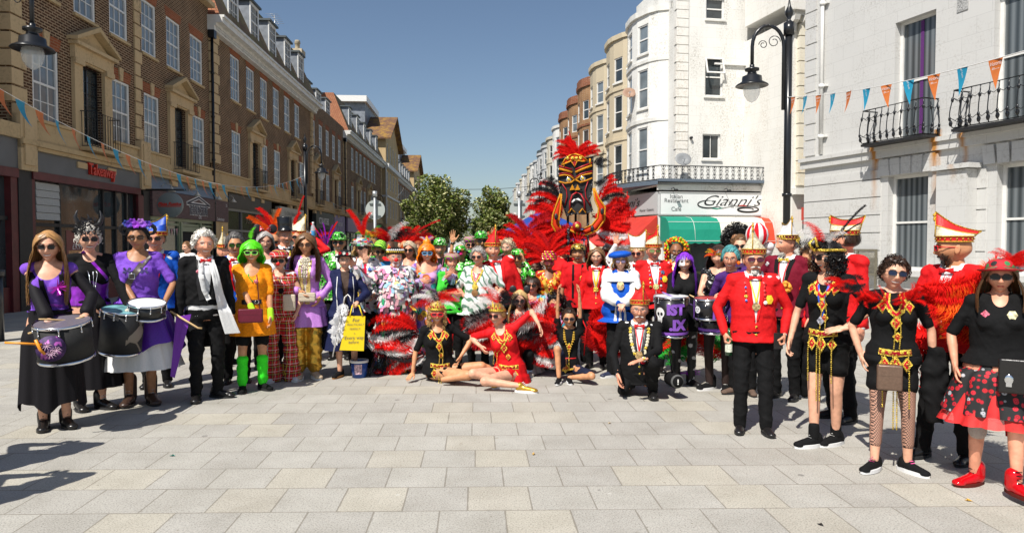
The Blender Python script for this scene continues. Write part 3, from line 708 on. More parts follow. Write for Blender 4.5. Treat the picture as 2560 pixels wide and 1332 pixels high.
zs_=lambda py:1.63+(610-py)*28.3/F
m=MB();m.box(-.05,Ls,.02,3.0,zs_(458),3.98);m.box(-.07,Ls+.02,-.05,.02,zs_(477),zs_(463));m.box(0,Ls,.05,3.0,2.72,zs_(481)-.001)
m.box(Ls-.25,Ls,0.0,.3,0,2.75);m.box(0,.2,0,.3,0,2.75);m.box(-.02,Ls+.5,.3,3.2,3.98,4.1)
m.build('wall',M_rw,g2)
m=MB();m.box(-.1,Ls+.3,-.25,2.0,zs_(457),zs_(450));m.build('balcony_slab',mat('slate blue painted edge',(.10,.13,.17),.6),g2)
m=MB();m.box(.03,Ls-.02,-.04,.04,zs_(536),zs_(484));m.build('sign_board',mat('white sign board',(.72,.73,.73),.45,noise=.03,scale=3),g2)
m=MB();m.box(0.03,.06,-.06,-.041,zs_(536),zs_(484));m.box(.0,Ls,-.06,.045,zs_(539),zs_(536)-.002);m.box(0,Ls,-.06,.045,zs_(484)+.002,zs_(481));m.build('sign_frame',mat('silver trim',(.4,.4,.4),.4),g2)
fx=lambda x,z,y=-.05:frame((x,y,z),(1,0))
xs_=lambda px:(px-1645)/(1955-1645)*Ls
lettering(g2,'Italian',.24,M_greytxt,fx(xs_(1687),zs_(493)));lettering(g2,'Restaurant',.24,M_greytxt,fx(xs_(1687),zs_(503)));lettering(g2,'Café',.24,M_greytxt,fx(xs_(1687),zs_(524)))
lettering(g2,'Pizzeria',.23,M_greytxt,fx(xs_(1944),zs_(500)));lettering(g2,'Gelateria',.23,M_greytxt,fx(xs_(1944),zs_(521)))
lettering(g2,"Gianni's",.62,M_navytxt if False else M_black,fx(xs_(1820),zs_(503)),shear=.55,sx=1.35,bold=-.006)
def swoosh(par,pts,wd,m_,y=-.052,name='flourish'):
 k=MB();n_=len(pts);vs=[]
 for i,(x,z)in enumerate(pts):
  a=Vector(pts[min(i+1,n_-1)])-Vector(pts[max(i-1,0)]);a.normalize();nn=Vector((-a.y,a.x))
  h_=wd*math.sin(math.pi*(i+.4)/(n_))*.5+.002
  vs+=[(x+nn.x*h_,y,z+nn.y*h_),(x-nn.x*h_,y,z-nn.y*h_)]
 k.add(vs,[(2*i,2*i+1,2*i+3,2*i+2)for i in range(n_-1)]);return k.build(name,m_,par)
def spiral(cx,cz,a0,a1,rx0,rz0,rx1,rz1,n=26):return[(cx+(rx0+(rx1-rx0)*t)*math.cos(a0+(a1-a0)*t),cz+(rz0+(rz1-rz0)*t)*math.sin(a0+(a1-a0)*t))for t in[i/n for i in range(n+1)]]
cx_,cz_=xs_(1862),zs_(523)
swoosh(g2,spiral(cx_,cz_,R(150),R(-395),.62,.15,.28,.05,40),.075,M_black)
swoosh(g2,spiral(xs_(1765),zs_(511),R(60),R(330),.42,.16,.5,.15,26)+[(xs_(1800),zs_(521)),(xs_(1830),zs_(514)),(xs_(1862),zs_(513.5)),(xs_(1880),zs_(516))],.05,M_black)
swoosh(g2,[(xs_(1768),zs_(520)),(xs_(1785),zs_(522)),(xs_(1802),zs_(520))],.04,mat('green ink',(0,.25,.16),.5,noise=0));swoosh(g2,[(xs_(1840),zs_(514)),(xs_(1850),zs_(513)),(xs_(1862),zs_(514))],.04,M_redtxt)
m=MB();
for px_ in(1675,1804,1946):m.tube([(xs_(px_),-.05,zs_(474)),(xs_(px_),-.30,zs_(472)),(xs_(px_),-.36,zs_(477))],.015,5);m.box(xs_(px_)+.0,xs_(px_)+.13,-.42,-.3,zs_(479),zs_(476))
m.build('sign_light',M_black,g2)
def stripe_mat(name,stops,x0,x1):
 m_,n,l,b=nodes(name);tc=n.new('ShaderNodeTexCoord');sp=n.new('ShaderNodeSeparateXYZ');l.new(tc.outputs['Object'],sp.inputs[0])
 f_=math_(n,l,'DIVIDE',math_(n,l,'SUBTRACT',sp.outputs[0],x0),x1-x0);r=ramp(n,stops,True);l.new(f_,r.inputs[0])
 l.new(r.outputs[0],b.inputs['Base Color']);b.inputs['Roughness'].default_value=.8
 nz=noise_(n,l,tc.outputs['Object'],2.5,4);bp=n.new('ShaderNodeBump');bp.inputs['Strength'].default_value=.6;bp.inputs['Distance'].default_value=.05;l.new(nz,bp.inputs['Height']);l.new(bp.outputs[0],b.inputs['Normal']);return m_
aw=stripe_mat('green white red awning',[(0,(0,.23,.15)),(.39,(.72,.68,.60)),(.74,(.55,.055,.02))],.05,Ls+.1)
def awning(par,L_,zt,zb,out,m_,x0=.05,name='awning',wav=.05,y0=-.07):
 k=MB();prof=[(0,zt)]+[(-out*math.sin(R(a)),zt-(zt-zb)*(1-math.cos(R(a))))for a in(18,36,54,72,90)]
 prof=[(0,zt),(-out*.55,zt-(zt-zb)*.08),(-out*.8,zt-(zt-zb)*.25),(-out*.93,zt-(zt-zb)*.55),(-out,zb)]
 n_=40
 for j in range(len(prof)-1):
  for i in range(n_):
   xa=x0+(L_)*i/n_;xb=x0+L_*(i+1)/n_
   k.add([(xa,y0+prof[j][0],prof[j][1]),(xb,y0+prof[j][0],prof[j][1]),(xb,y0+prof[j+1][0],prof[j+1][1]),(xa,y0+prof[j+1][0],prof[j+1][1])],[(0,1,2,3)],True)
 for xx in(x0,x0+L_):k.add([(xx,y0+p,z)for p,z in prof]+[(xx,y0,zb)],[tuple(range(len(prof)+1))])
 o=k.build(name,m_,par)
 v=MB();N_=120
 for i in range(N_):
  xa=x0+L_*i/N_;xb=x0+L_*(i+1)/N_;f1=wav*abs(math.sin(i/N_*math.pi*16));f2=wav*abs(math.sin((i+1)/N_*math.pi*16))
  v.quad((xa,y0-out-.003,zb),(xb,y0-out-.003,zb),(xb,y0-out-.003,zb-.06-f2),(xa,y0-out-.003,zb-.06-f1))
 v.build('valance',m_,o)
 h_=MB()
 for xx in[x0+L_*t for t in(.19,.57,.8)]:h_.tube([(xx,y0+p-.004,z+.004)for p,z in prof],.009,4)
 for j in(2,4):h_.tube([(x0,y0+prof[j][0]-.006,prof[j][1]+.006),(x0+L_,y0+prof[j][0]-.006,prof[j][1]+.006)],.009,4)
 h_.build('awning_rib',M_white,o);return o
awning(g2,Ls+.1,zs_(542),zs_(603),1.0,aw)
shop=MB();shop.quad((.2,.12,.5),(Ls-.25,.12,.5),(Ls-.25,.12,2.72),(.2,.12,2.72));shop.build('shop_window',M_glass,g2)
fr=MB();fr.box(.2,Ls-.25,.02,.13,0,.5)
for x in(.2,1.35,3.3,5.0):fr.box(x,x+.08,.04,.125,.5,2.72)
fr.build('shop_frame',mat('olive shop frame',(.10,.12,.05),.5),g2)
def baluster(m,x,y,z0,z1,s=.13,bow=0.0,dx=(1,0)):
 h_=z1-z0
 def P(u_,t):return(x+dx[0]*u_,y+dx[1]*u_-bow*math.sin(t*math.pi)*1.0,z0+h_*t)
 for sg in(-1,1):
  m.tube([P(sg*s*f,t)for t,f in((0,.5),(.08,.9),(.2,.45),(.35,.75),(.5,.35),(.65,.8),(.8,.45),(.9,1.0),(1,.6))],.011,4)
 for t in(.14,.4,.72,.93):m.ball(P(0,t),.035,5,4)
 m.tube([P(0,0),P(0,1)],.009,4)
rb=MB();z0_,z1_=zs_(452),zs_(418);n_=21
for i in range(n_):baluster(rb,.12+(Ls+.0)*i/(n_-1)-.0,-.2,z0_,z1_,.09)
rb.tube([(-.05,-.2,z1_),(Ls+.2,-.2,z1_)],.022,5);rb.tube([(-.05,-.2,z0_),(Ls+.2,-.2,z0_)],.022,5)
p0=Vector((-.05,-.2));
side=[p0+Vector((-.02,0))+(Vector((-.62*t,5.2*t-.0))+Vector((-.5*math.sin(math.pi*t),0)))for t in[i/18 for i in range(19)]]
for i,p in enumerate(side[1:]):baluster(rb,p.x,p.y,z0_,z1_,.09,dx=(-.2,.98))
for z in(z0_,z1_):rb.tube([(p.x,p.y,z)for p in side],.022,5)
rb.build('balcony_railing',M_black,g2)
k=MB();vs=[(p.x-.04,p.y,z0_-.03)for p in side];k.add(vs+[(p.x-.04,p.y,z0_-.2)for p in side],[(i,i+1,len(side)+i+1,len(side)+i)for i in range(len(side)-1)])
k.add([(p.x-.04,p.y,z0_-.03)for p in side]+[(1.5,5,z0_-.03),(1.5,0,z0_-.03)],[tuple(range(len(side)+2))]);k.add([(p.x-.04,p.y,z0_-.2)for p in side]+[(1.5,5,z0_-.2),(1.5,0,z0_-.2)],[tuple(range(len(side)+2))]);k.build('side_balcony_slab',mat('slate blue painted edge'),g2)
sg=MB();sg.M=frame((-.60,5.2,0),(.60,-5.2));Lsd=5.23
sg.box(0,Lsd-.02,-.03,.05,zs_(536),zs_(481));sg.M=None;sg.build('side_sign_board',mat('grey sign board',(.45,.46,.46),.5,noise=.05),g2)
fm=lambda s,z:frame((-.60,5.2,0),(.60,-5.2))@Matrix.Translation((s,-.045,z))
lettering(g2,"Gianni's",.5,M_black,fm(2.4,zs_(503)),shear=.5,sx=1.5);lettering(g2,'Pizzeria • Gelateria',.16,M_black,fm(4.3,zs_(524)))
sgw=MB();sgw.M=frame((-.60,5.2,0),(.60,-5.2));sgw.box(0,Lsd,.06,.3,0,2.8);sgw.M=None;sgw.build('side_wall',M_rw,g2)
saw=MB();saw.M=frame((-.60,5.2,0),(.60,-5.2));zt_,zb_=zs_(540),zs_(612)
saw.add([(1.2,-.04,zt_),(Lsd,-.04,zt_),(Lsd,-1.4,zb_),(.2,-1.9,zb_),(Lsd,-.04,zb_)],[(0,1,2,3),(1,4,2)]);saw.add([(.2,-1.9,zb_),(Lsd,-1.4,zb_),(Lsd,-1.4,zb_-.08),(.2,-1.9,zb_-.08)],[(0,1,2,3)])
saw.M=None;saw.build('side_awning',mat('red awning cloth',(.52,.04,.025),.5,noise=.08,scale=3),g2)
def dish(loc,r,lab,m_,rz=0,par_h=.7):
 e=empty('satellite_dish',loc,rz,lab,'satellite dish')
 k=MB();k.M=Matrix.Rotation(R(65),4,'X');k.lathe([(.001,-.06),(r*.5,-.045),(r,0),(r*1.02,.005),(r,.01),(r*.5,-.03),(.001,-.05)],(0,0,0),20,sx=1.12);k.M=None;k.build('dish',m_,e)
 k=MB();k.tube([(0,.05,0),(0,.12,-par_h)],.02,5);k.tube([(0,-.02,-r*.7),(0,-r*.9,-r*.1)],.012,4);k.box(-.03,.03,-r*.95,-r*.8,-r*.15,r*.0);k.build('mast',M_steel,e);return e
pd_=at(1708,398,28.9);dish(pd_,.3,'grey satellite dish behind the restaurant balcony railing',mat('grey dish',(.20,.21,.22),.5))
pd_=at(1573,232,31.8);dish(pd_,.27,'rusty brown satellite dish high on the cream bow wall',mat('rusty dish',(.30,.18,.12),.6),par_h=.2)
pl=empty('pilastered_house',(12.55,27.2,0),R(14),'narrow white pilastered house front with stepped blocks beside the tall lamp','building')
def S2(px):return((px-1280)/F*27.4-12.55)
m=MB();x0,x1=S2(1905),S2(2025)
wall(m,(S2(1960),0),(x1+2,0),0,10.4,[],.1);m.quad((S2(1960),0,0),(S2(1960),0,10.4),(S2(1960),4,10.4),(S2(1960),4,0));
m.box(S2(1945),x1+2,-.1,3,10.9,13.5);m.build('wall',M_rwst,pl)
kq=MB();z=3.9
while z<10.3:kq.box(S2(1968),S2(2022),-.18,.1,z+.02,z+.46);z+=.48
kq.build('rusticated_pilaster',render_mat('cream stained stucco',(.74,.69,.57),(.55,.30,.03),.55,bw=9,bh=9,seed=12),pl)
m=MB();m.box(S2(1938),x1+2,-.45,.1,10.55,10.9);m.box(S2(1945),x1+2,-.3,.1,10.402,10.548)
for p_ in(1952,1980,2010):m.prism([(-.40,10.39),(-.002,10.39),(-.002,9.8),(-.12,9.82),(-.16,10.1),(-.34,10.2)],'x',S2(p_)-.12,S2(p_)+.12)
m.box(S2(1960)-.05,x1+2,-.3,.1,3.55,3.8);m.build('cornice',M_rwst,pl)
m=MB();m.box(S2(1985)-.12,S2(1985)+.12,-.28,-.19,2.55,3.05);m.build('alarm_box',mat('red alarm box',(.5,.05,.03),.5),pl)
A3=Vector((9.73,22.8));B3=Vector((12.0,16.06));d3=(B3-A3).normalized();a3_=math.atan2(d3.y,d3.x);L3=17.0
rbld=empty('white_hotel_building',(A3.x,A3.y,0),a3_,'large white stucco building on the right with iron balconies and rust streaks','building')
def rust_mat():
 m_,n,l,b=nodes('white stucco with rust streaks')
 tc=n.new('ShaderNodeTexCoord');sp=n.new('ShaderNodeSeparateXYZ');l.new(tc.outputs['Object'],sp.inputs[0])
 br=n.new('ShaderNodeTexBrick');cb=n.new('ShaderNodeCombineXYZ');l.new(sp.outputs[0],cb.inputs[0]);l.new(sp.outputs[2],cb.inputs[1]);l.new(cb.outputs[0],br.inputs['Vector']);br.inputs['Scale'].default_value=1
 br.inputs['Brick Width'].default_value=.78;br.inputs['Row Height'].default_value=.43;br.inputs['Mortar Size'].default_value=.006;br.inputs['Mortar'].default_value=(.80,.80,.80,1);br.inputs['Color1'].default_value=(1,1,1,1);br.inputs['Color2'].default_value=(.97,.97,.97,1)
 nz=noise_(n,l,tc.outputs['Object'],1.0,8,.68);r=ramp(n,[(.45,(0,0,0)),(.72,(1,1,1))]);l.new(nz,r.inputs[0])
 fine=noise_(n,l,tc.outputs['Object'],16,5,.7);r2=ramp(n,[(.5,(0,0,0)),(.6,(1,1,1))]);l.new(fine,r2.inputs[0])
 base=mixc(n,l,math_(n,l,'MULTIPLY',math_(n,l,'MULTIPLY',r.outputs[0],r2.outputs[0]),.5),(.585,.58,.56),(.25,.22,.18))
 tot=None
 wob=math_(n,l,'MULTIPLY',noise_(n,l,tc.outputs['Object'],3.5,3),.18)
 for(xs,zt_,ln,wd)in((2.85,4.4,1.9,.14),(4.82,4.4,2.2,.16),(5.62,4.4,1.3,.11),(2.87,4.45,.5,.08),(4.84,4.45,.6,.08)):
  dx=math_(n,l,'ABSOLUTE',math_(n,l,'SUBTRACT',math_(n,l,'ADD',sp.outputs[0],wob),xs+.09))
  fx_=math_(n,l,'SUBTRACT',1.0,math_(n,l,'DIVIDE',dx,wd));fx_=math_(n,l,'MAXIMUM',fx_,0)
  dz=math_(n,l,'DIVIDE',math_(n,l,'SUBTRACT',zt_,sp.outputs[2]),ln)
  up=math_(n,l,'GREATER_THAN',dz,-.12);fz=math_(n,l,'MAXIMUM',math_(n,l,'SUBTRACT',1.0,dz),0);
  t_=math_(n,l,'MULTIPLY',math_(n,l,'MULTIPLY',fx_,fz),up);tot=t_ if tot is None else math_(n,l,'ADD',tot,t_)
 tot=math_(n,l,'MINIMUM',tot,.95)
 c=mixc(n,l,tot,base,(.46,.19,.02));c=mixc(n,l,1.0,c,br.outputs['Color'],'MULTIPLY')
 l.new(c,b.inputs['Base Color']);b.inputs['Roughness'].default_value=.7
 bp=n.new('ShaderNodeBump');bp.inputs['Strength'].default_value=.3;bp.inputs['Distance'].default_value=.01;l.new(fine,bp.inputs['Height']);l.new(bp.outputs[0],b.inputs['Normal']);return m_
M_rust=rust_mat()
mb=MB()
up=[(3.45,4.72,4.45,7.85),(6.3,7.6,4.45,7.85),(9.6,10.9,4.45,7.85)]
dn=[(3.3,4.58,.9,3.55),(6.45,7.7,.9,3.55),(9.8,11.0,.9,3.55)]
W=wall(mb,(0,0),(L3,0),4.1,12.5,up,.3)
mb.quad((0,0,0),(0,9,0),(0,9,12.5),(0,0,12.5));mb.quad((0,0,12.5),(L3,0,12.5),(L3,9,12.5),(0,9,12.5));mb.quad((L3,0,0),(L3,0,12.5),(L3,9,12.5),(L3,9,0))
mb.build('upper_wall',M_rust,rbld)
mb=MB();W0=wall(mb,(0,0),(L3,0),0,4.1,dn,.3)
mb.build('lower_wall',M_rust,rbld)
cr=MB()
def courses(x0,x1,z0,z1,y=-.045,h_=.52):
 z=z0
 while z<z1-.1:cr.box(x0,x1,y,.0-.001,z+.015,min(z+h_-.015,z1));z+=h_
courses(.02,3.05,.4,3.78);courses(4.85,6.2,.4,3.55)
cr.box(5.15,5.98,-.40,-.05,.4,3.50)
cr.box(3.0,4.9,-.06,-.001,3.57,4.02)
cr.build('rusticated_courses',M_rust,rbld)
c3=MB();c3.box(-.12,L3,-.10,-.001,4.10,4.32);c3.box(-.16,L3,-.16,-.001,4.322,4.44);c3.box(5.05,6.1,-.48,-.05,3.52,3.64)
for(a,b,c,e)in dn:c3.box(a-.12,b+.12,-.2,-.002,c-.16,c-.02)
for(a,b)in((3.1,4.8),(6.2,7.8)):
 for i in range(5):
  t=(a+b)/2+(i-2)*.32;c3.prism([(t-.145-(i-2)*-.02,3.58),(t+.145-(i-2)*-.02,3.58),(t+.145+(i-2)*.05,4.05),(t-.145+(i-2)*.05,4.05)],'y',-.095,-.061)
c3.build('cornice',M_rust,rbld)
kq=MB();z=4.5
while z<12.3:kq.box(-.03,.46,-.05,.0-.001,z+.02,z+.50);z+=.52
kq.build('quoins',M_rust,rbld)
for(a,b,c,e)in up:put_window(rbld,W(a,c),b-a,e-c,nx=1,ny=2,arch=False,casing=.09,y0=.20,pane=M_curtain)
for(a,b,c,e)in dn:put_window(rbld,W0(a,c),b-a,e-c,nx=1,ny=2,arch=False,casing=.09,y0=.20,pane=M_curtain)
M_purple=mat('purple curtain',(.10,.02,.14),.8)
for(a,b,c,e)in up[:2]:
 m=MB();m.box(a+.62,a+.72,.232,.243,c+.1,e-.1);m.box(b-.16,b-.1,.232,.243,c+.1,e-.1);m.build('curtain',M_purple,rbld)
m=MB();m.tube([(.78,-.10,4.5),(.78,-.10,12.5)],.06,10);
for z in(5.0,6.6,9.2):m.tube([(.78,-.10,z),(.78,-.10,z+.12)],.085,10);m.box(.70,.98,-.1,-.01,z+.03,z+.08)
m.build('downpipe',M_white,rbld)
m=MB();m.box(5.32,5.62,-.02,-.001,7.55,7.95);m.build('air_grille',mat('vent grille',(.35,.35,.34),.6,noise=.8,scale=40),rbld)
def bellied_balcony(x0,x1,lab_part='balcony'):
 k=MB();z0,z1=4.52,5.45;y0=-.55
 def belly(t):return-.13*math.sin(min(1,max(0,(1-t)))*math.pi*.95)*(1.15-t)
 n_=max(6,int((x1-x0)/.21))
 pts=[(x0,-.06),(x0,-.30),(x0,y0)]+[(x0+(x1-x0)*i/n_,y0)for i in range(1,n_)]+[(x1,y0),(x1,-.30),(x1,-.06)]
 for i,(x,y)in enumerate(pts):
  ox=-1 if x==x0 else(1 if x==x1 else 0);oy=1 if y==y0 else 0
  ln=[]
  for j in range(9):
   t=j/8;bl=belly(t)*.65;ln.append((x-ox*bl if ox else x,y+(bl if oy else 0),z0+(z1-z0)*t))
  k.tube(ln,.013,5)
  for t_,r_ in((.18,.055),(.30,.042),(.85,.045)):
   j=int(t_*8);k.ball(ln[j],r_,6,4,(1,.6,1.5))
 for z in(z0,z1):
  k.tube([(x0,-.02,z),(x0,y0,z),(x1,y0,z),(x1,-.02,z)],.02,5)
 for i in range(len(pts)-1):
  for t_ in(.25,.8):
   a,b=pts[i],pts[i+1];bl=belly(t_)
   k.tube([(a[0],a[1]+(bl if a[1]==y0 else 0),z0+.93*t_),((a[0]+b[0])/2,(a[1]+b[1])/2+(bl if a[1]==y0 else 0),z0+.93*t_-.07),(b[0],b[1]+(bl if b[1]==y0 else 0),z0+.93*t_)],.009,4)
 o=k.build('balcony',M_black,rbld)
 s=MB();s.box(x0-.03,x1+.03,y0-.04,-.001,z0-.09,z0-.025);s.build('balcony_base',M_blackmatt,o);return o
bellied_balcony(2.9,4.86);bellied_balcony(5.72,8.0);bellied_balcony(9.0,11.3)
lt=empty('lattice_screen',(A3.x,A3.y,0),a3_,'two-panel grey metal lattice screen standing against the white building','screen')
k=MB()
for(a,b)in((1.55,2.35),(2.42,3.15)):
 k.box(a,b,-.24,-.19,1.42,1.48);k.box(a,b,-.24,-.19,.72,.78);k.box(a,a+.06,-.24,-.19,.78,1.42);k.box(b-.06,b,-.24,-.19,.78,1.42)
 k.box(a+.02,a+.06,-.24,-.19,0,.72);k.box(b-.06,b-.02,-.24,-.19,0,.72)
k.build('frame',mat('weathered bronze metal',(.22,.20,.15),.5,.3),lt)
k=MB()
for(a,b)in((1.61,2.29),(2.48,3.09)):
 n_=14
 for i in range(-n_,n_):
  xa=a+(b-a)*i/n_
  for sg_ in(1,-1):
   P0=[xa,.78];P1=[xa+.64,1.42]
   if P0[0]<a:P0=[a,.78+(a-xa)]
   if P1[0]>b:P1=[b,.78+(b-xa)]
   if P0[1]>=1.42 or P1[1]<=.78:continue
   z0,z1=(P0[1],P1[1])if sg_==1 else(2.2-P0[1],2.2-P1[1])
   k.tube([(P0[0],-.215,z0),(P1[0],-.215,z1)],.007,4)
k.build('lattice',mat('weathered bronze metal'),lt)
def street_lamp(x,y,rz,label,s=1.0):
 e=empty('street_lamp',(x,y,0),rz,label,'street lamp','black swan-neck street lamps')
 def mk():
  k=MB();k.tube([(0,0,0),(0,0,1.1)],.13,14);k.tube([(0,0,1.1),(0,0,1.2)],.16,14);k.tube([(0,0,1.2),(0,0,5.9)],.072,14);k.tube([(0,0,5.85),(0,0,6.1)],.105,14);k.tube([(0,0,2.6),(0,0,2.66)],.095,14)
  k.lathe([(.08,6.1),(.03,6.16),(.075,6.26),(.085,6.32),(.03,6.44),(.015,6.55),(.001,6.66)],(0,0,0),12)
  k.build('post',M_black,e)
  k=MB();C_=(-.42,5.62);r_=.36
  arc=[(-.10,0,4.35),(-.10,0,5.6)]+[(C_[0]+(.32)*math.cos(R(a)),0,C_[1]+.42*math.sin(R(a)))for a in range(0,181,15)]+[(-.74,0,5.25)]
  k.tube(arc,.036,10);k.tube([(-.10,0,4.6),(0,0,4.6)],.02,6);k.tube([(-.10,0,5.35),(0,0,5.35)],.02,6);k.build('arm',M_black,e)
  k=MB()
  for(cx,cz,r0,sg_)in((-.30,5.72,.13,1),(-.52,5.66,.09,-1)):
   k.tube([(cx+sg_*(r0*(1-t*.65))*math.cos(t*8.5),0,cz+(r0*(1-t*.65))*math.sin(t*8.5))for t in[i/26 for i in range(27)]],.009,4)
  k.build('scroll',M_black,e)
  h_=MB();c=(-.74,0,4.9)
  h_.lathe([(.045,.36),(.05,.30),(.14,.28),(.14,.24),(.08,.22),(.10,.16),(.19,.12),(.20,.02),(.31,-.045),(.325,-.07),(.31,-.075),(.19,-.03),(.001,-.02)],c,24);hd=h_.build('lamp_head',M_black,e)
  g_=MB();g_.lathe([(.155,-.05),(.17,-.14),(.15,-.26),(.09,-.36),(.001,-.41)],c,20)
  g_.build('lamp_glass',mat('clear lamp glass',(.75,.78,.78),.05,noise=0,alpha=.35,spec=.8),hd)
 if 'lamp' not in _proto:
  mk();_proto['lamp']=e
 else:
  for ch in _proto['lamp'].children:
   c=ch.copy();COL.objects.link(c);c.parent=e
   for g_ in ch.children:d_=g_.copy();COL.objects.link(d_);d_.parent=c
 e.scale=(s,s,s);return e
p=at(1967,500,14.0);street_lamp(p.x,14.0,0,'tall black lamp post in front of the restaurant, its glass hanging to the left')
p=at(-26,300,11.4);street_lamp(p.x,11.4,R(180),'black lamp whose glass hangs at the upper left corner')
p=at(763,450,31.0);street_lamp(p.x,31.0,R(180),'black lamp post behind the top hat man, holding the bunting end')
p=at(938,560,62.0);street_lamp(p.x,62.0,R(180),'distant black lamp behind the left round sign')
p=at(1352,560,46.0);street_lamp(p.x,46.0,R(0),'distant black lamp left of the carnival mask float')
p=at(1018,560,80.0);street_lamp(p.x,80.0,R(180),'farthest black lamp, in front of the left tree')
for(px,py,Y,rr,lb)in((937,524,21,.30,'round traffic sign seen from behind, left of the trees'),(1298,524,21,.30,'round traffic sign seen from behind, beside the red feathers')):
 c=at(px,py,Y);e=empty('traffic_sign',(c.x,Y,0),0,lb,'traffic sign','round signs seen from behind')
 k=MB();k.tube([(0,0,0),(0,0,c.z+.42)],.045,10);k.tube([(0,0,c.z+.40),(0,0,c.z+.56)],.075,10);k.build('pole',M_steel,e)
 k=MB();k.M=Matrix.Translation((0,.07,c.z))@Matrix.Rotation(R(90),4,'X');k.lathe([(.001,-.01),(rr,-.01),(rr,.01),(.001,.01)],(0,0,0),32,smooth=False);k.M=None;k.build('sign_plate',mat('grey sign back',(.36,.39,.37),.5,noise=.05),e)
 k=MB();k.box(-.17,.17,.02,.055,c.z+.16,c.z+.19);k.box(-.17,.17,.02,.055,c.z-.21,c.z-.18);k.build('bracket',mat('dark bracket',(.08,.10,.10),.5),e)
 k=MB();k.box(-.17,-.09,.05,.056,c.z-.15,c.z-.09);k.build('sticker',M_white,e)
tn=at(1330,590,17.5)
e=empty('gazebo',(tn.x+.30,18.2,0),R(8),'dark blue pop-up gazebo behind the red feathers','gazebo');e.scale=(.62,.8,1)
k=MB();z_=2.0
k.add([(-1.5,-1.2,z_),(1.5,-1.2,z_),(1.5,1.2,z_),(-1.5,1.2,z_),(0,0,z_+.55)],[(0,1,4),(1,2,4),(2,3,4),(3,0,4)])
for a,b in(((-1.5,-1.2),(1.5,-1.2)),((1.5,-1.2),(1.5,1.2)),((-1.5,1.2),(-1.5,-1.2))):k.quad((*a,z_),(*b,z_),(*b,z_-.28),(*a,z_-.28))
k.build('canopy',mat('dark blue canopy',(.01,.05,.28),.6,noise=.1,scale=3),e)
k=MB();k.box(-1.5,1.5,-1.215,-1.203,z_-.05,z_-.01);k.build('trim',M_white,e)
for x,y in((-1.45,-1.15),(1.45,-1.15),(1.45,1.15),(-1.45,1.15)):k=MB();k.box(x-.02,x+.02,y-.02,y+.02,0,z_);k.build('leg',M_steel,e)
M_flagb=mat('blue pennant cloth',(.015,.26,.42),.6,noise=.1,scale=8);M_flago=mat('orange pennant cloth',(.55,.15,.03),.6,noise=.1,scale=8)
_rb=random.Random(4)
def bunting(pts,n_,label,s=.3,text=False,offs=0,sag=0):
 a=Vector(pts[0]);rr=empty('bunting',a,0,label,'bunting')
 P=[]
 for i in range(61):
  t=i/60;p=Vector(pts[0])*(1-t)+Vector(pts[-1])*t;p.z-=sag*4*t*(1-t);P.append(p)
 k=MB();k.tube([p-a for p in P],.006,4);k.build('string',M_white,rr)
 for i in range(n_):
  t=(i+.5)/n_;j=t*60;j0=int(j);p=P[j0].lerp(P[min(60,j0+1)],j-j0);dd=(P[min(60,j0+1)]-P[j0]).normalized();dd=Vector((dd.x,dd.y,0)).normalized()
  tw=_rb.uniform(-.35,.35)+.25;ang_=math.atan2(dd.y,dd.x)
  q_=MB();N_=5;vs=[]
  for r_ in range(N_+1):
   f_=r_/N_;hw=s*.27*(1-f_);bend=-.24*f_*f_*s*1.2;side_=.32*f_*f_*s*(1+tw)
   vs+=[(-hw+side_*.8,bend,-s*f_),(hw+side_*.8,bend,-s*f_)]
  q_.add(vs,[(2*r_,2*r_+1,2*r_+3,2*r_+2)for r_ in range(N_)],True)
  col_=(i+offs)%2
  o=q_.build('pennant',M_flagb if col_==0 else M_flago,rr,Matrix.Translation(p-a)@Matrix.Rotation(ang_+tw*.6,4,'Z'))
  if text:
   if col_:
    for zz,tx in((-.055,'Victoria'),(-.12,'Place')):lettering(o,tx,.062,M_whitetxt,Matrix.Translation((.01,-.012,zz)),shear=.3,sx=.8)
   else:lettering(o,'EAT Eastbourne',.04,M_whitetxt,Matrix.Translation((.02,-.014,-.10))@Matrix.Rotation(R(72),4,'Y'),sx=.8)
 return rr
lpR=at(1969,243,13.95);bunting([lpR,at(2640,105,6.9)],12,'orange and blue bunting from the tall lamp to beyond the right edge',s=.37,text=True,offs=1,sag=.12)
bunting([at(-30,205,11.4),at(762,438,30.9)],38,'long sagging orange and blue bunting across the left buildings',s=.46,text=False,offs=1,sag=1.05)
bunting([at(828,505,45),at(1010,470,75)],26,'far faded bunting across the street by the left round sign',s=.4,sag=1.6)
def leaf_mat(name,a,b):
 m_,n,l,bs=nodes(name);oi=n.new('ShaderNodeNewGeometry');r=ramp(n,[(0,a),(.55,tuple((x+y)/2 for x,y in zip(a,b))),(1,b)]);l.new(oi.outputs['Random Per Island'],r.inputs[0])
 l.new(r.outputs[0],bs.inputs['Base Color']);bs.inputs['Roughness'].default_value=.55;return m_
M_leaf=leaf_mat('whitebeam leaves',(.042,.078,.008),(.19,.225,.035));M_blos=leaf_mat('pale blossom',(.34,.35,.13),(.52,.50,.25));M_leaf2=leaf_mat('distant leaves',(.03,.06,.012),(.10,.16,.04))
M_bark=mat('bark',(.10,.08,.06),.9,noise=.3,scale=20,bump=.5)
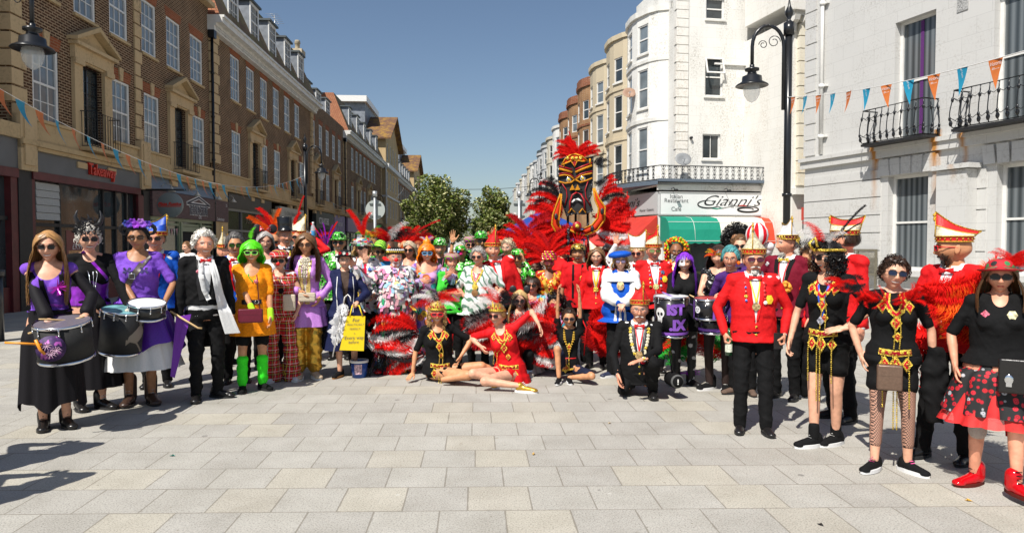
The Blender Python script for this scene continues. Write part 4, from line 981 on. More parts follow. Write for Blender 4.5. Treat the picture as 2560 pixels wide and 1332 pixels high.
def tree(x,y,h,r,label,seed,n=5200,blossom=.3,zc=None,ls=.16,group='whitebeam trees along the street'):
 rg=random.Random(seed);e=empty('tree',(x,y,0),0,label,'tree',group)
 k=MB();k.tube([(0,0,0),(.03,0,h*.2),(0,.05,h*.42),(.05,0,h*.7)],[.16,.12,.10,.04],8)
 for i in range(9):
  a=i*2.4;z0=h*(.28+.04*i);ee=(math.cos(a)*r*.75,math.sin(a)*r*.75,z0+h*.3);k.tube([(0,0,z0),(ee[0]*.4,ee[1]*.4,z0+h*.14),ee],[.07,.045,.015],5)
 k.build('trunk',M_bark,e)
 zc=zc or h*.58;rz=h-zc
 cl=[(Vector((rg.gauss(0,1),rg.gauss(0,1),rg.gauss(0,1))).normalized()*rg.uniform(.45,.98),rg.uniform(.16,.3))for _ in range(70)]
 vs=[];fs=[];mi=[]
 for i in range(n):
  c,cr_=rg.choice(cl);d=Vector((rg.gauss(0,1),rg.gauss(0,1),rg.gauss(0,1))).normalized()*cr_*rg.uniform(.7,1.05)
  p_=c*1.02+d;p_=Vector((p_.x*r,p_.y*r,zc+p_.z*rz*(1 if p_.z>0 else.95)))
  s_=ls*rg.uniform(.6,1.3);a=Vector((rg.gauss(0,1),rg.gauss(0,1),rg.gauss(0,.6))).normalized();b=a.orthogonal().normalized();b=(Matrix.Rotation(rg.uniform(0,6.28),3,a)@b)
  nv=len(vs);vs+=[p_-a*s_,p_-b*s_*.45,p_+a*s_,p_+b*s_*.45];fs.append((nv,nv+1,nv+2,nv+3));mi.append(1 if rg.random()<blossom else 0)
 me=mesh_from('crown',vs,fs,[M_leaf,M_blos],mi);link('crown',me,e);return e
p=at(1088,600,60);tree(p.x,60,7.15,3.0,'round flowering tree left of the gap at the end of the street',1,n=15000,blossom=.22)
p=at(1240,600,64);tree(p.x,64,6.95,2.35,'slimmer flowering tree right of the gap, behind the round sign',2,n=12000,blossom=.2)
p=at(1105,600,80);tree(p.x,80,7.4,2.6,'dark tree standing behind the left flowering tree',3,n=4500,blossom=.1)
p=at(1225,600,90);tree(p.x,90,7.0,2.6,'green tree behind the right flowering tree',4,n=4500,blossom=.1)
p=at(1195,600,110);tree(p.x,110,5.0,3.2,'low bushy far tree in the gap between the flowering trees',5,n=3500,blossom=.03)
k=MB();a=at(1035,468,90);b=at(1330,466,90);k.tube([a.lerp(b,t/12)-Vector((0,0,.35*4*(t/12)*(1-t/12)))for t in range(13)],.03,4);tag(k.build('overhead_wire',M_black),'thin wire crossing the sky above the two trees','wire')
from mathutils.bvhtree import BVHTree
from mathutils import noise as mnoise
def V3(*a):return Vector(a)
def remesh(mb,vox,it=4,fac=.5):
 """union of closed shapes -> one continuous smooth surface"""
 me=bpy.data.meshes.new('t');me.from_pydata(mb.V,[],mb.Fc);o=bpy.data.objects.new('t',me);COL.objects.link(o)
 r=o.modifiers.new('r','REMESH');r.mode='VOXEL';r.voxel_size=vox;r.adaptivity=0
 s=o.modifiers.new('s','SMOOTH');s.factor=fac;s.iterations=it
 dg=bpy.context.evaluated_depsgraph_get();dg.update();ev=o.evaluated_get(dg);m2=ev.to_mesh()
 n=len(m2.vertices);v=np.empty(n*3,np.float32);m2.vertices.foreach_get('co',v);v=v.reshape(-1,3).astype(float)
 f=[tuple(p.vertices)for p in m2.polygons]
 ev.to_mesh_clear();bpy.data.objects.remove(o);bpy.data.meshes.remove(me)
 return v,f
def capsule(mb,p0,r0,p1,r1,n=12,sq=None):
 p0=Vector(p0);p1=Vector(p1);t=(p1-p0);L=t.length
 if L<1e-6:t=Vector((0,0,1));L=1e-6
 t=t/L;a=t.cross(Vector((0,1,0)));a=a.normalized()if a.length>.05 else Vector((1,0,0));b=t.cross(a)
 pts=[];rs=[]
 for k in range(4):w_=math.pi/2*(1-k/4.0);pts.append(p0-t*r0*math.sin(w_));rs.append(max(1e-4,r0*math.cos(w_)))
 for k in range(3):f=k/2;pts.append(p0.lerp(p1,f));rs.append(r0+(r1-r0)*f)
 for k in range(1,5):w_=math.pi/2*k/4;pts.append(p1+t*r1*math.sin(w_));rs.append(max(1e-4,r1*math.cos(w_)))
 sx,sy=sq or(1,1)
 vs=[]
 for p,r in zip(pts,rs):
  for k in range(n):w_=2*math.pi*k/n;vs.append(p+a*math.cos(w_)*r*sx+b*math.sin(w_)*r*sy)
 N=len(pts);fs=[(i*n+k,(i+1)*n+k,(i+1)*n+(k+1)%n,i*n+(k+1)%n)for i in range(N-1)for k in range(n)]
 fs+=[tuple(range(n)),tuple(range((N-1)*n,N*n))[::-1]]
 mb.add(vs,fs)
def ellip(mb,c,r,n=14,m=10,rot=None):
 vs=[]
 for i in range(m+1):
  w_=math.pi*i/m;a=max(1e-3,math.sin(w_));z=-math.cos(w_)
  for k in range(n):
   q_=2*math.pi*k/n;p=Vector((a*math.cos(q_)*r[0],a*math.sin(q_)*r[1],z*r[2]))
   if rot is not None:p=rot@p
   vs.append(Vector(c)+p)
 fs=[(i*n+k,i*n+(k+1)%n,(i+1)*n+(k+1)%n,(i+1)*n+k)for i in range(m)for k in range(n)]+[tuple(range(n))[::-1],tuple(range(m*n,(m+1)*n))]
 mb.add(vs,fs)
def loft(mb,rings,tf=None,n=24,cap=True,e=0.0):
 """rings: (z, a, b, yoff) ; superellipse-ish sections"""
 vs=[]
 for z,a,b,y0 in rings:
  for k in range(n):
   w_=2*math.pi*k/n;c,s_=math.cos(w_),math.sin(w_)
   p=Vector(((a+e)*c,y0+(b+e)*s_,z));vs.append(tf(p)if tf else p)
 N=len(rings);fs=[(i*n+k,i*n+(k+1)%n,(i+1)*n+(k+1)%n,(i+1)*n+k)for i in range(N-1)for k in range(n)]
 if cap:fs+=[tuple(range(n))[::-1],tuple(range((N-1)*n,N*n))]
 mb.add(vs,fs)
def wrinkle(v,amp,sc=9.0,seed=0.0,zs=1.0):
 x,y,z=v[:,0]*sc+seed,v[:,1]*sc+seed*1.7,v[:,2]*sc*zs
 d=np.sin(x*1.3+2.1*np.sin(z*1.1+y))*np.sin(z*1.7+1.3*np.sin(x*1.9+.5*y)+seed)+.6*np.sin(z*3.9+2*np.sin(x*2.3)+y*2.1)*np.sin(x*2.7+y*3.1+z)
 rd=(1-np.abs(np.sin(z*1.15+1.7*np.sin(x*.8+seed)+.8*np.sin(y*1.6+seed*2)+.9*x)))**4
 return(d*.8+rd*1.3-.3)*amp
def normals(v,f):
 v=np.asarray(v);nn=np.zeros_like(v);
 q=np.array([g for g in f if len(g)==4])
 if len(q):
  fn=np.cross(v[q[:,2]]-v[q[:,0]],v[q[:,3]]-v[q[:,1]])
  for k in range(4):np.add.at(nn,q[:,k],fn)
 l=np.linalg.norm(nn,axis=1);l[l==0]=1
 return nn/l[:,None]
def snapcut(v,f,fn,vox):
 """keep the faces where fn>0, the edge of the cut straightened"""
 g=fn(v);eps=.002
 gr=np.stack([(fn(v+np.eye(3)[k]*eps)-g)/eps for k in range(3)],1);l2=(gr**2).sum(1);l2[l2<1e-9]=1
 near=np.abs(g)<.75*vox*np.sqrt(l2)
 v=v.copy();v[near]-=(g/l2)[near][:,None]*gr[near]
 c=np.array([v[list(q)].mean(0)for q in f]);k=fn(c)>0
 return v,[q for q,t in zip(f,k)if t],[q for q,t in zip(f,k)if not t]
def compact(v,f):
 u=sorted({i for q in f for i in q});m={i:k for k,i in enumerate(u)}
 return np.asarray(v)[u],[tuple(m[i]for i in q)for q in f]
def sculpt_head(fem=False):
 NT,NP=72,56;vs=[];
 for i in range(NP+1):
  ph=math.pi*(i/NP-.5)
  for k in range(NT):
   u=2*k/NT-1
   th=math.pi*(.55*u+.45*u*abs(u)**1.2)
   cx=math.cos(ph)*math.sin(th);cy=math.cos(ph)*math.cos(th);cz=math.sin(ph)
   fr=max(0.,cy)
   x=.0745*np.sign(cx)*abs(cx)**.92;z=.114*cz;y=-(.093 if cy>0 else.104)*cy
   t=min(1,max(0,(-.012-z)/.095));t=t*t*(3-2*t)
   x*=1-(.40 if fem else.33)*t
   if cy<0:y*=1-.45*t
   if cy<0:y+=.0
   G=lambda x0,z0,sx,sz:math.exp(-((x-x0)/sx)**2-((z-z0)/sz)**2)
   d=0
   if cy>0:
    d+=.012*G(0,-.103,.022,.016)
    d+=.006*(G(-.043,-.034,.017,.018)+G(.043,-.034,.017,.018))
    d-=.013*(G(-.031,.000,.014,.011)+G(.031,.000,.014,.011))
    d+=.0045*(G(-.028,.021,.022,.008)+G(.028,.021,.022,.008))
    nz=max(0,min(1,(.010-z)/.046))if z>-.040 else max(0,1-(-.040-z)/.009)
    d+=(.024 if not fem else.020)*nz*math.exp(-(x/(.0075+.006*nz))**2)
    d+=.004*(G(-.012,-.038,.006,.006)+G(.012,-.038,.006,.006))
    d+=.006*G(0,-.062,.026,.012)
    d-=.004*G(0,-.0625,.022,.0028)
    d-=.004*G(0,-.080,.02,.006)
    y-=d*min(1,cy*2.5)
    if z<-.03:y+=.010*t*fr
   vs.append((x,y,z))
 fs=[(i*NT+k,i*NT+(k+1)%NT,(i+1)*NT+(k+1)%NT,(i+1)*NT+k)for i in range(NP)for k in range(NT)]
 mb=MB();mb.add(vs,fs,True)
 for s_ in(-1,1):
  e=MB();ellip(e,(0,0,0),(.006,.017,.031),12,8)
  vs2=[(s_*.0725+p[0]*1.0+s_*abs(p[1])*.25,.012+p[1]+.15*p[2],-.008+p[2])for p in e.V]
  mb.add(vs2,e.Fc,True)
 return np.array(mb.V),mb.Fc
HT={False:sculpt_head(False),True:sculpt_head(True)}
HB={k:BVHTree.FromPolygons([tuple(p)for p in v[0]],v[1])for k,v in HT.items()}
def fy(fem,x,z,off=0):
 h=HB[fem].ray_cast(Vector((x,-1,z)),Vector((0,1,0)))
 return(h[0].y if h[0]is not None else-.05)-off
def hand_template(kind):
 """wrist at origin, fingers towards -Z, palm faces -Y, thumb on the +X side"""
 mb=MB()
 ellip(mb,(0,.0,-.048),(.040,.0145,.050));capsule(mb,(0,0,.02),.026,(0,0,-.03),.027,sq=(1.05,.75))
 ellip(mb,(.028,-.006,-.035),(.018,.015,.030))
 L=[.070,.080,.074,.058];xs=[.028,.010,-.009,-.027]
 bend={'relax':(14,22,18),'open':(3,4,3),'grip':(66,80,55),'flat':(4,8,6)}[kind];spread={'relax':.06,'open':.17,'grip':.0,'flat':.05}[kind]
 for i in range(4):
  p=Vector((xs[i],0,-.088+(abs(i-1.2))*.004));a=0;r=.0092-.0006*(i==3)
  for j,sg in enumerate((.46,.30,.24)):
   a+=R(bend[j]+(i*4 if kind=='relax' else 0));q_=p+Vector((spread*xs[i]/.028*L[i]*sg*1.0,-math.sin(a)*L[i]*sg,-math.cos(a)*L[i]*sg))
   capsule(mb,p,r,q_,r*.9,8);r*=.9;p=q_
 t0=Vector((.030,-.008,-.020))
 if kind=='grip':ps=[t0,Vector((.046,-.030,-.045)),Vector((.030,-.052,-.062)),Vector((.010,-.056,-.066))]
 elif kind=='open':ps=[t0,Vector((.056,-.010,-.048)),Vector((.076,-.012,-.072)),Vector((.087,-.012,-.092))]
 else:ps=[t0,Vector((.046,-.018,-.050)),Vector((.051,-.026,-.074)),Vector((.050,-.031,-.094))]
 for j in range(3):capsule(mb,ps[j],(.0135,.0112,.0098)[j],ps[j+1],(.0112,.0098,.0085)[j],8)
 v,f=remesh(mb,.0042,3,.4)
 return v,f
HAND={k:hand_template(k)for k in('relax','open','grip','flat')}
def skin(name,c):
 key='skin '+name
 if key in _M:return _M[key]
 m,n,l,b=nodes(key);tc=n.new('ShaderNodeTexCoord');nz=noise_(n,l,tc.outputs['Object'],22,4)
 r=ramp(n,[(.35,tuple(x*.86 for x in c)),(.65,tuple(min(1,x*1.1)for x in c))]);l.new(nz,r.inputs[0]);l.new(r.outputs[0],b.inputs['Base Color'])
 b.inputs['Roughness'].default_value=.48;b.inputs['Subsurface Weight'].default_value=.0;b.inputs['Specular IOR Level'].default_value=.4
 return m
SK={'fair':skin('fair',(.68,.36,.235)),'tan':skin('tan',(.57,.27,.135)),'red':skin('ruddy',(.68,.30,.185)),'brown':skin('brown',(.26,.105,.05)),'mid':skin('warm brown',(.40,.19,.095)),'dark':skin('dark brown',(.11,.048,.028))}
def lips_m(c=None):return mat('lips %s'%(c,),c or(.36,.08,.07),.4,noise=0)
M_teeth=mat('teeth',(.75,.72,.66),.25,noise=0)
M_eye=mat('eye white',(.62,.60,.57),.2,noise=0)
M_iris=mat('iris',(.03,.025,.02),.15,noise=0)
M_lens=mat('dark sunglass lens',(.010,.008,.008),.12,noise=0,spec=.35)
def hair_mat(name,c,v=.35,rough=.42):
 key='hair '+name
 if key in _M:return _M[key]
 m,n,l,b=nodes(key);g_=n.new('ShaderNodeNewGeometry')
 r=ramp(n,[(0,tuple(x*(1-v)for x in c)),(.6,c),(1,tuple(min(1,x*(1+v))for x in c))]);l.new(g_.outputs['Random Per Island'],r.inputs[0]);l.new(r.outputs[0],b.inputs['Base Color'])
 b.inputs['Roughness'].default_value=rough;b.inputs['Specular IOR Level'].default_value=.35;return m
HR={'brown':hair_mat('brown',(.16,.08,.035)),'dbrown':hair_mat('dark brown',(.035,.018,.011)),'black':hair_mat('black',(.008,.007,.007)),'blond':hair_mat('blond',(.50,.32,.13)),'honey':hair_mat('honey',(.36,.19,.07)),'white':hair_mat('white',(.62,.59,.54)),'grey':hair_mat('grey',(.33,.31,.29)),'dgrey':hair_mat('iron grey',(.13,.12,.115)),'green':hair_mat('neon green wig',(.10,.70,.01),.3),'orange':hair_mat('orange wig',(.95,.20,.005),.25),'purple':hair_mat('purple wig',(.20,.03,.50),.4),'teal':hair_mat('teal',(.10,.35,.36),.35),'red':hair_mat('auburn',(.25,.06,.02)),'ash':hair_mat('ash blond',(.42,.33,.22))}
def ribbon(mb,pts,w0,w1,nrm=None):
 N=len(pts);vs=[]
 for i,p in enumerate(pts):
  t=(pts[min(i+1,N-1)]-pts[max(i-1,0)]);t=t.normalized()if t.length>1e-7 else Vector((0,0,1))
  n_=nrm[i]if nrm else Vector((p.x,p.y,0));s_=t.cross(n_);s_=s_.normalized()if s_.length>1e-6 else t.orthogonal()
  w=w0+(w1-w0)*i/(N-1);vs+=[p+s_*w,p-s_*w]
 mb.add(vs,[(2*i,2*i+1,2*i+3,2*i+2)for i in range(N-1)],True)
def head_r(d,off):
 """point on the skull in direction d pushed out by off"""
 d=d.normalized();ry=.094 if d.y<0 else.105
 k=1/math.sqrt((d.x/.0765)**2+(d.y/ry)**2+(d.z/.115)**2);return d*(k+off)
def hair(style,m,rg,length=.3,thick=.012,n=600,fringe=True,part=.0,front=True,hat=False,curl=0.0):
 """hair in head space"""
 mb=MB()
 v,f=HT[False];
 def hl(p):
  a=abs(math.atan2(p[0],-p[1]))
  if style=='balding':return.03+.06*max(0,1-a/1.9)if a<1.9 else-.05
  if a<.55:return.066
  if a<1.25:return.066-.075*(a-.55)/.7
  if a<1.8:return-.012-.02*(a-1.25)/.55
  return-.035-.03*(a-1.8)/1.3
 ids={};vs=[];fs=[]
 T=thick
 for q_ in f[:56*72]:
  c=v[list(q_)].mean(0)
  if c[2]>hl(c)and not(style=='balding' and c[2]>.075):
   g=[]
   for i in q_:
    if i not in ids:
     p=Vector(v[i]);edge=min(1,max(0,(p.z-hl(p))/.02));d=p.normalized();ids[i]=len(vs);vs.append(p+d*(.003+T*edge*.8))
    g.append(ids[i])
   fs.append(g)
 mb.add(vs,fs,True)
 if style=='afro' or style=='curly' or style=='shortcurl':
  Rr={'afro':length,'curly':length,'shortcurl':.022}[style]
  for i in range(n):
   d=Vector((rg.gauss(0,1),rg.gauss(0,1),rg.gauss(0,1))).normalized();a=abs(math.atan2(d.x,-d.y))
   if style=='shortcurl' and d.z*.115<hl(head_r(d,0)):continue
   if style!='shortcurl' and(a<.75 and d.z<.62):continue
   if style=='afro' and d.z<-.55:continue
   if style=='curly' and d.z<-.75:continue
   rr=rg.uniform(.1,1)**.5*Rr;c=head_r(d,rr)
   if style=='curly':c.z-=rg.uniform(0,.12)*(a>.8)
   cr_=rg.uniform(.007,.014);ax=Vector((rg.gauss(0,1),rg.gauss(0,1),rg.gauss(0,1))).normalized();b1_=ax.orthogonal().normalized();b2_=ax.cross(b1_)
   pts=[c+(b1_*math.cos(t*1.1)+b2_*math.sin(t*1.1))*cr_+ax*t*.003 for t in range(6)]
   ribbon(mb,pts,.0035,.003,[ax]*6)
  return mb
 for i in range(n):
  d=Vector((rg.gauss(0,1),rg.gauss(0,1),abs(rg.gauss(0,.8)))).normalized();a=math.atan2(d.x,-d.y)
  p=head_r(d,T)
  if p.z<hl(p)+.01:continue
  if hat and d.z>.75:continue
  pts=[p];nm=[d.copy()]
  if style in('short','balding'):
   fl=Vector((d.x*.3+.0,.35,-.8))if a*a>1.2 else Vector((.5 if part>=0 else-.5,.5,.2))
   L_=.045
   for j in range(1,4):
    q_=p+fl.normalized()*L_*j/3;dd=q_.normalized();q_=head_r(dd,T+.004+.006*rg.random());pts.append(q_);nm.append(dd)
  else:
   side=1 if d.x>=part else-1;ph=rg.uniform(0,6);wv=curl
   az=a;isfr=abs(a)<.75
   if isfr and fringe and rg.random()<.75:
    for j in range(1,5):
     z_=.098-(.098-.030)*j/4;az2=a*(.9+.1*j/4);
     rr=math.sqrt(max(0,1-(min(z_,.112)/.118)**2));q_=Vector((math.sin(az2)*.080*rr,-math.cos(az2)*.100*rr,z_));q_+=q_.normalized()*(.010+.003*j);pts.append(q_);nm.append(q_.normalized())
   else:
    lim=1.25 if front else 1.7
    tgt=a if abs(a)>lim else lim*side*rg.uniform(.92,1.15)
    zt_=-.02
    for j in range(1,5):
     z_=p.z+(zt_-p.z)*j/4;az2=a+(tgt-a)*(j/4)**.6;rr=math.sqrt(max(.05,1-(max(-.1,z_)/.122)**2))
     q_=Vector((math.sin(az2)*.082*rr,-math.cos(az2)*(.100)*rr,z_));q_+=Vector((q_.x,q_.y,0)).normalized()*(T+.008+.006*rg.random());pts.append(q_);nm.append(Vector((q_.x,q_.y,.0)).normalized())
    q_=pts[-1].copy();o=Vector((q_.x,q_.y,0)).normalized();K=7;LL=length*rg.uniform(.78,1.05)
    for j in range(1,K+1):
     t=j/K;bow=math.sin(t*math.pi)*(.022 if length<.2 else.018);dr=Vector((o.x*bow,o.y*bow,-LL*t))
     if length>.2:
      fy_=-.075*t if abs(tgt)<1.9 else.05*t
      dr+=Vector((o.x*.03*t,fy_,0))
     dr+=Vector((math.sin(t*9+ph)*wv,math.cos(t*8+ph)*wv,0))
     pts.append(q_+dr);nm.append(o)
  w=.0035 if style in('short','balding')else.0048
  ribbon(mb,pts,w,w*.45,nm)
 return mb
FEA={}
FCOL={'red':((.50,.003,.003),(.80,.012,.008)),'dred':((.30,.004,.006),(.5,.01,.012)),'white':((.62,.58,.56),(.8,.78,.76)),'black':((.006,.006,.007),(.022,.02,.022)),'orange':((.80,.06,.006),(.95,.16,.012)),'purple':((.16,.01,.28),(.35,.03,.5)),'pink':((.55,.005,.06),(.8,.02,.12)),'green':((.01,.22,.02),(.03,.4,.05)),'ngreen':((.12,.6,.02),(.2,.8,.03)),'redwhite':None,'yellow':((.8,.45,.02),(.9,.6,.05))}
def feather_mat(c):
 key='feather '+c
 if key in _M:return _M[key]
 a,b_=FCOL[c];m,n,l,b=nodes(key);g_=n.new('ShaderNodeNewGeometry');r=ramp(n,[(0,a),(1,b_)]);l.new(g_.outputs['Random Per Island'],r.inputs[0]);l.new(r.outputs[0],b.inputs['Base Color'])
 b.inputs['Roughness'].default_value=.8;b.inputs['Specular IOR Level'].default_value=.1;return m
def feather_mesh(c,kind):
 """unit-length plume along +Z, its tip nodding to +X. kinds: plume (ostrich), quill (narrow), boa"""
 key=(c,kind)
 if key in FEA:return FEA[key]
 rg=random.Random(hash(kind)%7+3 if False else{'plume':3,'plume2':9,'quill':5,'fluff':8}[kind]);mb=MB()
 cv={'plume':.38,'plume2':.16,'quill':.10,'fluff':.5}[kind];wd={'plume':.17,'plume2':.15,'quill':.055,'fluff':.26}[kind];n={'plume':115,'plume2':110,'quill':70,'fluff':80}[kind]
 def P(t):return Vector((cv*t**3,.02*math.sin(t*5),t*(1-.12*cv*t)))
 mb.tube([P(i/8)for i in range(9)],[.007*(1-.8*i/8)for i in range(9)],4)
 for i in range(n):
  t=.12+.88*i/n;p=P(t);tg=(P(min(1,t+.02))-P(t-.02)).normalized()
  w_=wd*min(1,(t-.05)*4)*(1.0-.35*t)
  for s_ in(-1,1):
   for rep in range(1 if kind=='quill' else 2):
    up=rg.uniform(.35,.9)if kind!='fluff' else rg.uniform(-.2,.6);yy=rg.uniform(-.55,.55)*(0 if kind=='quill' else 1)
    d=(Vector((0,s_*1.0,0))*0+Vector((s_*1.0,yy,0))+tg*up).normalized();L=w_*rg.uniform(.7,1.15);dp=Vector((0,0,-1))if kind!='quill' else tg
    q1=p+d*L*.55;q2=p+d*L+dp*L*rg.uniform(.1,.45)*(1 if kind!='quill' else.3)
    hw=.0045 if kind!='quill' else.007
    s2=tg*hw
    nv=[p-s2,p+s2,q1+s2*.8,q1-s2*.8,q2]
    mb.add(nv,[(0,1,2,3),(3,2,4)])
 mp=FEA[key]=mb.mesh('feather',feather_mat(c));return mp
def feather(par,base,d,L,c='red',kind='plume',roll=0.0,w=1.0,name='feather'):
 """one feather: base point, direction, length; roll turns the nodding tip about the shaft"""
 d=Vector(d).normalized();X=Vector((1,0,0))if abs(d.x)<.9 else Vector((0,0,1))
 X=(X-d*X.dot(d)).normalized();Y=d.cross(X);ca,sa=math.cos(roll),math.sin(roll);X2=X*ca+Y*sa;Y2=d.cross(X2)
 M_=Matrix(((X2.x*L*w,Y2.x*L*w,d.x*L,base[0]),(X2.y*L*w,Y2.y*L*w,d.y*L,base[1]),(X2.z*L*w,Y2.z*L*w,d.z*L,base[2]),(0,0,0,1)))
 return link(name,feather_mesh(c,kind),par,M_)
def fan(par,base,n,a0,a1,L,cols,rg,tilt=-.1,kind=None,jit=.2,w=1.0,M_=None,spread=0.0):
 """a fan of feathers in the x-z plane, angles in degrees from +X"""
 for i in range(n):
  a=R(a0+(a1-a0)*(i+.5)/n+rg.uniform(-6,6));d=Vector((math.cos(a),tilt+rg.uniform(-jit,jit),math.sin(a)))
  b=Vector(base)+Vector((d.x*spread,rg.uniform(-.01,.01),d.z*spread));
  if M_ is not None:b=M_@b;d=M_.to_3x3()@d
  feather(par,b,d,L*rg.uniform(.75,1.15),rg.choice(cols)if isinstance(cols,(list,tuple))else cols,kind or rg.choice(['plume','plume2']),0 if math.cos(a)>0 else math.pi,w)
class Person:pass
def ik(a,b,l1,l2,hint):
 d=b-a;L=d.length;L=min(L,(l1+l2)*.999);dn=d.normalized()
 x=(l1*l1-l2*l2+L*L)/(2*L);h=math.sqrt(max(0,l1*l1-x*x));hn=hint-dn*hint.dot(dn);hn=hn.normalized()if hn.length>1e-5 else dn.orthogonal()
 return a+dn*x+hn*h,a+dn*L
def lines(v):return v
PEOPLE=[]
def person(label,px=None,Y=None,H=1.70,fem=False,skin_='fair',turn=0,feet=None,arms=None,lean=(0,0),pelvis=None,legs=None,w=1.0,belly=0.0,bust=None,head=(0,0,0),hs=1.0,hands=('relax','relax'),mouth='smile',lipc=None,eyes=True,loc=None,hdir=(None,None),hpalm=(None,None),elbow=(None,None),barefoot=False,neck=1.0,group=None,cat='person',stance=.10):
 P=Person();P.bs=[];rg=random.Random(len(PEOPLE)*7+1);P.rg=rg
 if loc is None:
  q_=at(px,610,Y);loc=(q_.x,Y)
 P.yaw=math.atan2(-loc[0],loc[1])*.85+R(turn)
 P.e=empty('person',(loc[0],loc[1],0),P.yaw,label,cat,group);PEOPLE.append(P)
 s=H/1.7;P.s=s;P.H=H;P.fem=fem;P.vox=max(.009,Y_:=loc[1]/684*.85*1.15)*1.0;P.loc=loc
 hz=.52*H;dz=(pelvis[2]-hz)if pelvis else 0;dx,dy=(pelvis[0],pelvis[1])if pelvis else(0,0)
 lp,lr=R(lean[0]),R(lean[1])
 pv=Vector((0,0,.56*H))
 def tf(p):
  p=Vector(p);t=(p.z-.50*H)/(.2*H);t=max(0,min(1,t));t=t*t*(3-2*t)
  if lp or lr:
   Rm=Euler((lp*t,lr*t,0)).to_matrix();p=pv+Rm@(p-pv)
  return p+Vector((dx,dy,dz))
 P.tf=tf;ww=w
 sh=(.100 if not fem else.090)*H*(.85+.15*ww);P.sh=sh
 a_=lambda m,f:(f if fem else m)*H
 P.rings=[(.475*H,a_(.075,.080)*ww,a_(.060,.065)*ww,.0),(.52*H,a_(.097,.106)*ww,a_(.070,.076)*ww,.004*H),(.565*H,a_(.095,.098)*ww,a_(.066,.066)*ww+belly*.6,-belly*.4),(.61*H,a_(.090,.078)*ww,a_(.062,.056)*ww+belly,-belly*.6),(.66*H,a_(.092,.079)*ww,a_(.064,.058)*ww+belly*.8,-belly*.5),(.71*H,a_(.099,.086)*ww,a_(.070,.066)*ww+belly*.3,-belly*.15-.002),(.755*H,a_(.103,.088)*(.7+.3*ww),a_(.072,.066)*(.7+.3*ww),0),(.795*H,a_(.097,.082),a_(.060,.054),.004*H),(.822*H,a_(.070,.060),.042*H,.008*H),(.845*H,.034*H,.034*H,.008*H)]
 ba=bust if bust is not None else(.040*H if fem else 0);P.bust=ba
 P.S=[tf((sg*sh,.006*H,.812*H))for sg in(-1,1)]
 la1,la2=.172*H,.150*H
 arms=arms or['down','down'];P.arm=[]
 for k,sg in enumerate((-1,1)):
  A_=arms[k]
  pre={'down':(sg*(.132+.014*ww)*H,-.03*H,.49*H),'front':(sg*.02*H,-.125*H,.575*H),'hip':(sg*.125*H,-.05*H,.565*H),'up':(sg*.20*H,-.06*H,1.05*H),'waist':(sg*.075*H,-.150*H,.60*H),'chest':(sg*.03*H,-.13*H,.70*H),'back':(sg*.10*H,.10*H,.55*H),'hug':(sg*.22*H,.02*H,.76*H)}
  wr=Vector(pre[A_])if isinstance(A_,str)else Vector(A_)
  if isinstance(A_,str):wr=wr+Vector((dx,dy,dz))
  hint=Vector(elbow[k])if elbow[k]else(Vector((sg*.9,.5,-.5))if A_!='hip' else Vector((sg*1.0,.35,.0)))
  el,wr=ik(P.S[k],wr,la1,la2,hint);P.arm.append((P.S[k],el,wr))
 st=stance*H
 fp=feet or((-st*.55,0),(st*.55,0));P.legs=[]
 for k,sg in enumerate((-1,1)):
  hp=Vector((sg*.052*H*(.8+.2*ww),.0,.50*H))+Vector((dx,dy,dz))
  if legs and legs[k]:kn,an=Vector(legs[k][0]),Vector(legs[k][1])
  else:
   an=Vector((fp[k][0],fp[k][1],.05*H));kn,an=ik(hp,an,.2275*H,.2275*H,Vector((sg*.12,-1,0)))
  P.legs.append((hp,kn,an))
 mb=MB();loft(mb,P.rings,tf);r_=s*(.9 if fem else 1.0)*(.6+.4*ww)
 if ba:
  for sg in(-1,1):ellip(mb,tf((sg*.042*H,-.052*H,.728*H)),(ba*.92,ba*.85,ba*.95))
 nb=tf((0,.010*H,.835*H));P.hc=tf((0,-.006*H,.925*H))+Vector((0,0,0));
 Rh=Euler((R(head[0]),R(head[2]),R(head[1]))).to_matrix()
 P.hsz=1.15*hs*(.96 if fem else 1.0)*min(1.04,max(.9,H/1.7));nt=P.hc+Vector((0,.022,-.085))*P.hsz
 capsule(mb,nb-Vector((0,0,.02)),(.036*H if not fem else.030*H)*neck,nt,(.056 if not fem else.047)*P.hsz*neck)
 for k,sg in enumerate((-1,1)):
  S_,E_,W_=P.arm[k]
  capsule(mb,tf((sg*.025*H,.012*H,.828*H)),.030*H,S_,.034*H*(.9 if fem else 1));
  capsule(mb,S_,.038*r_*1.13,S_.lerp(E_,.55),.035*r_*1.1);capsule(mb,S_.lerp(E_,.5),.035*r_*1.1,E_,.030*r_*1.12)
  capsule(mb,E_,.031*r_*1.12,E_.lerp(W_,.35),.032*r_*1.12);capsule(mb,E_.lerp(W_,.3),.032*r_*1.12,W_,.0215*s*1.05)
  hp,kn,an=P.legs[k]
  lf=1.16 if pelvis and fem else 1;capsule(mb,hp,.085*r_*lf,hp.lerp(kn,.6),.070*r_*lf);capsule(mb,hp.lerp(kn,.5),.072*r_*lf,kn,.055*r_*lf)
  capsule(mb,kn,.052*r_,kn.lerp(an,.32)+Vector((0,.008,0)),.053*r_);capsule(mb,kn.lerp(an,.3)+Vector((0,.008,0)),.053*r_,an,.033*s)
 v,f=remesh(mb,P.vox*1.15,5)
 B=MB();B.V=[tuple(p)for p in v];B.Fc=f;B.mi=[0]*len(f);B.sm=[True]*len(f)
 P.skin=SK[skin_]
 P.Mh=Matrix.Translation(P.hc)@Rh.to_4x4()@Matrix.Diagonal((P.hsz*(1+rg.uniform(-.05,.06)),P.hsz,P.hsz*(1+rg.uniform(-.05,.04)),1))
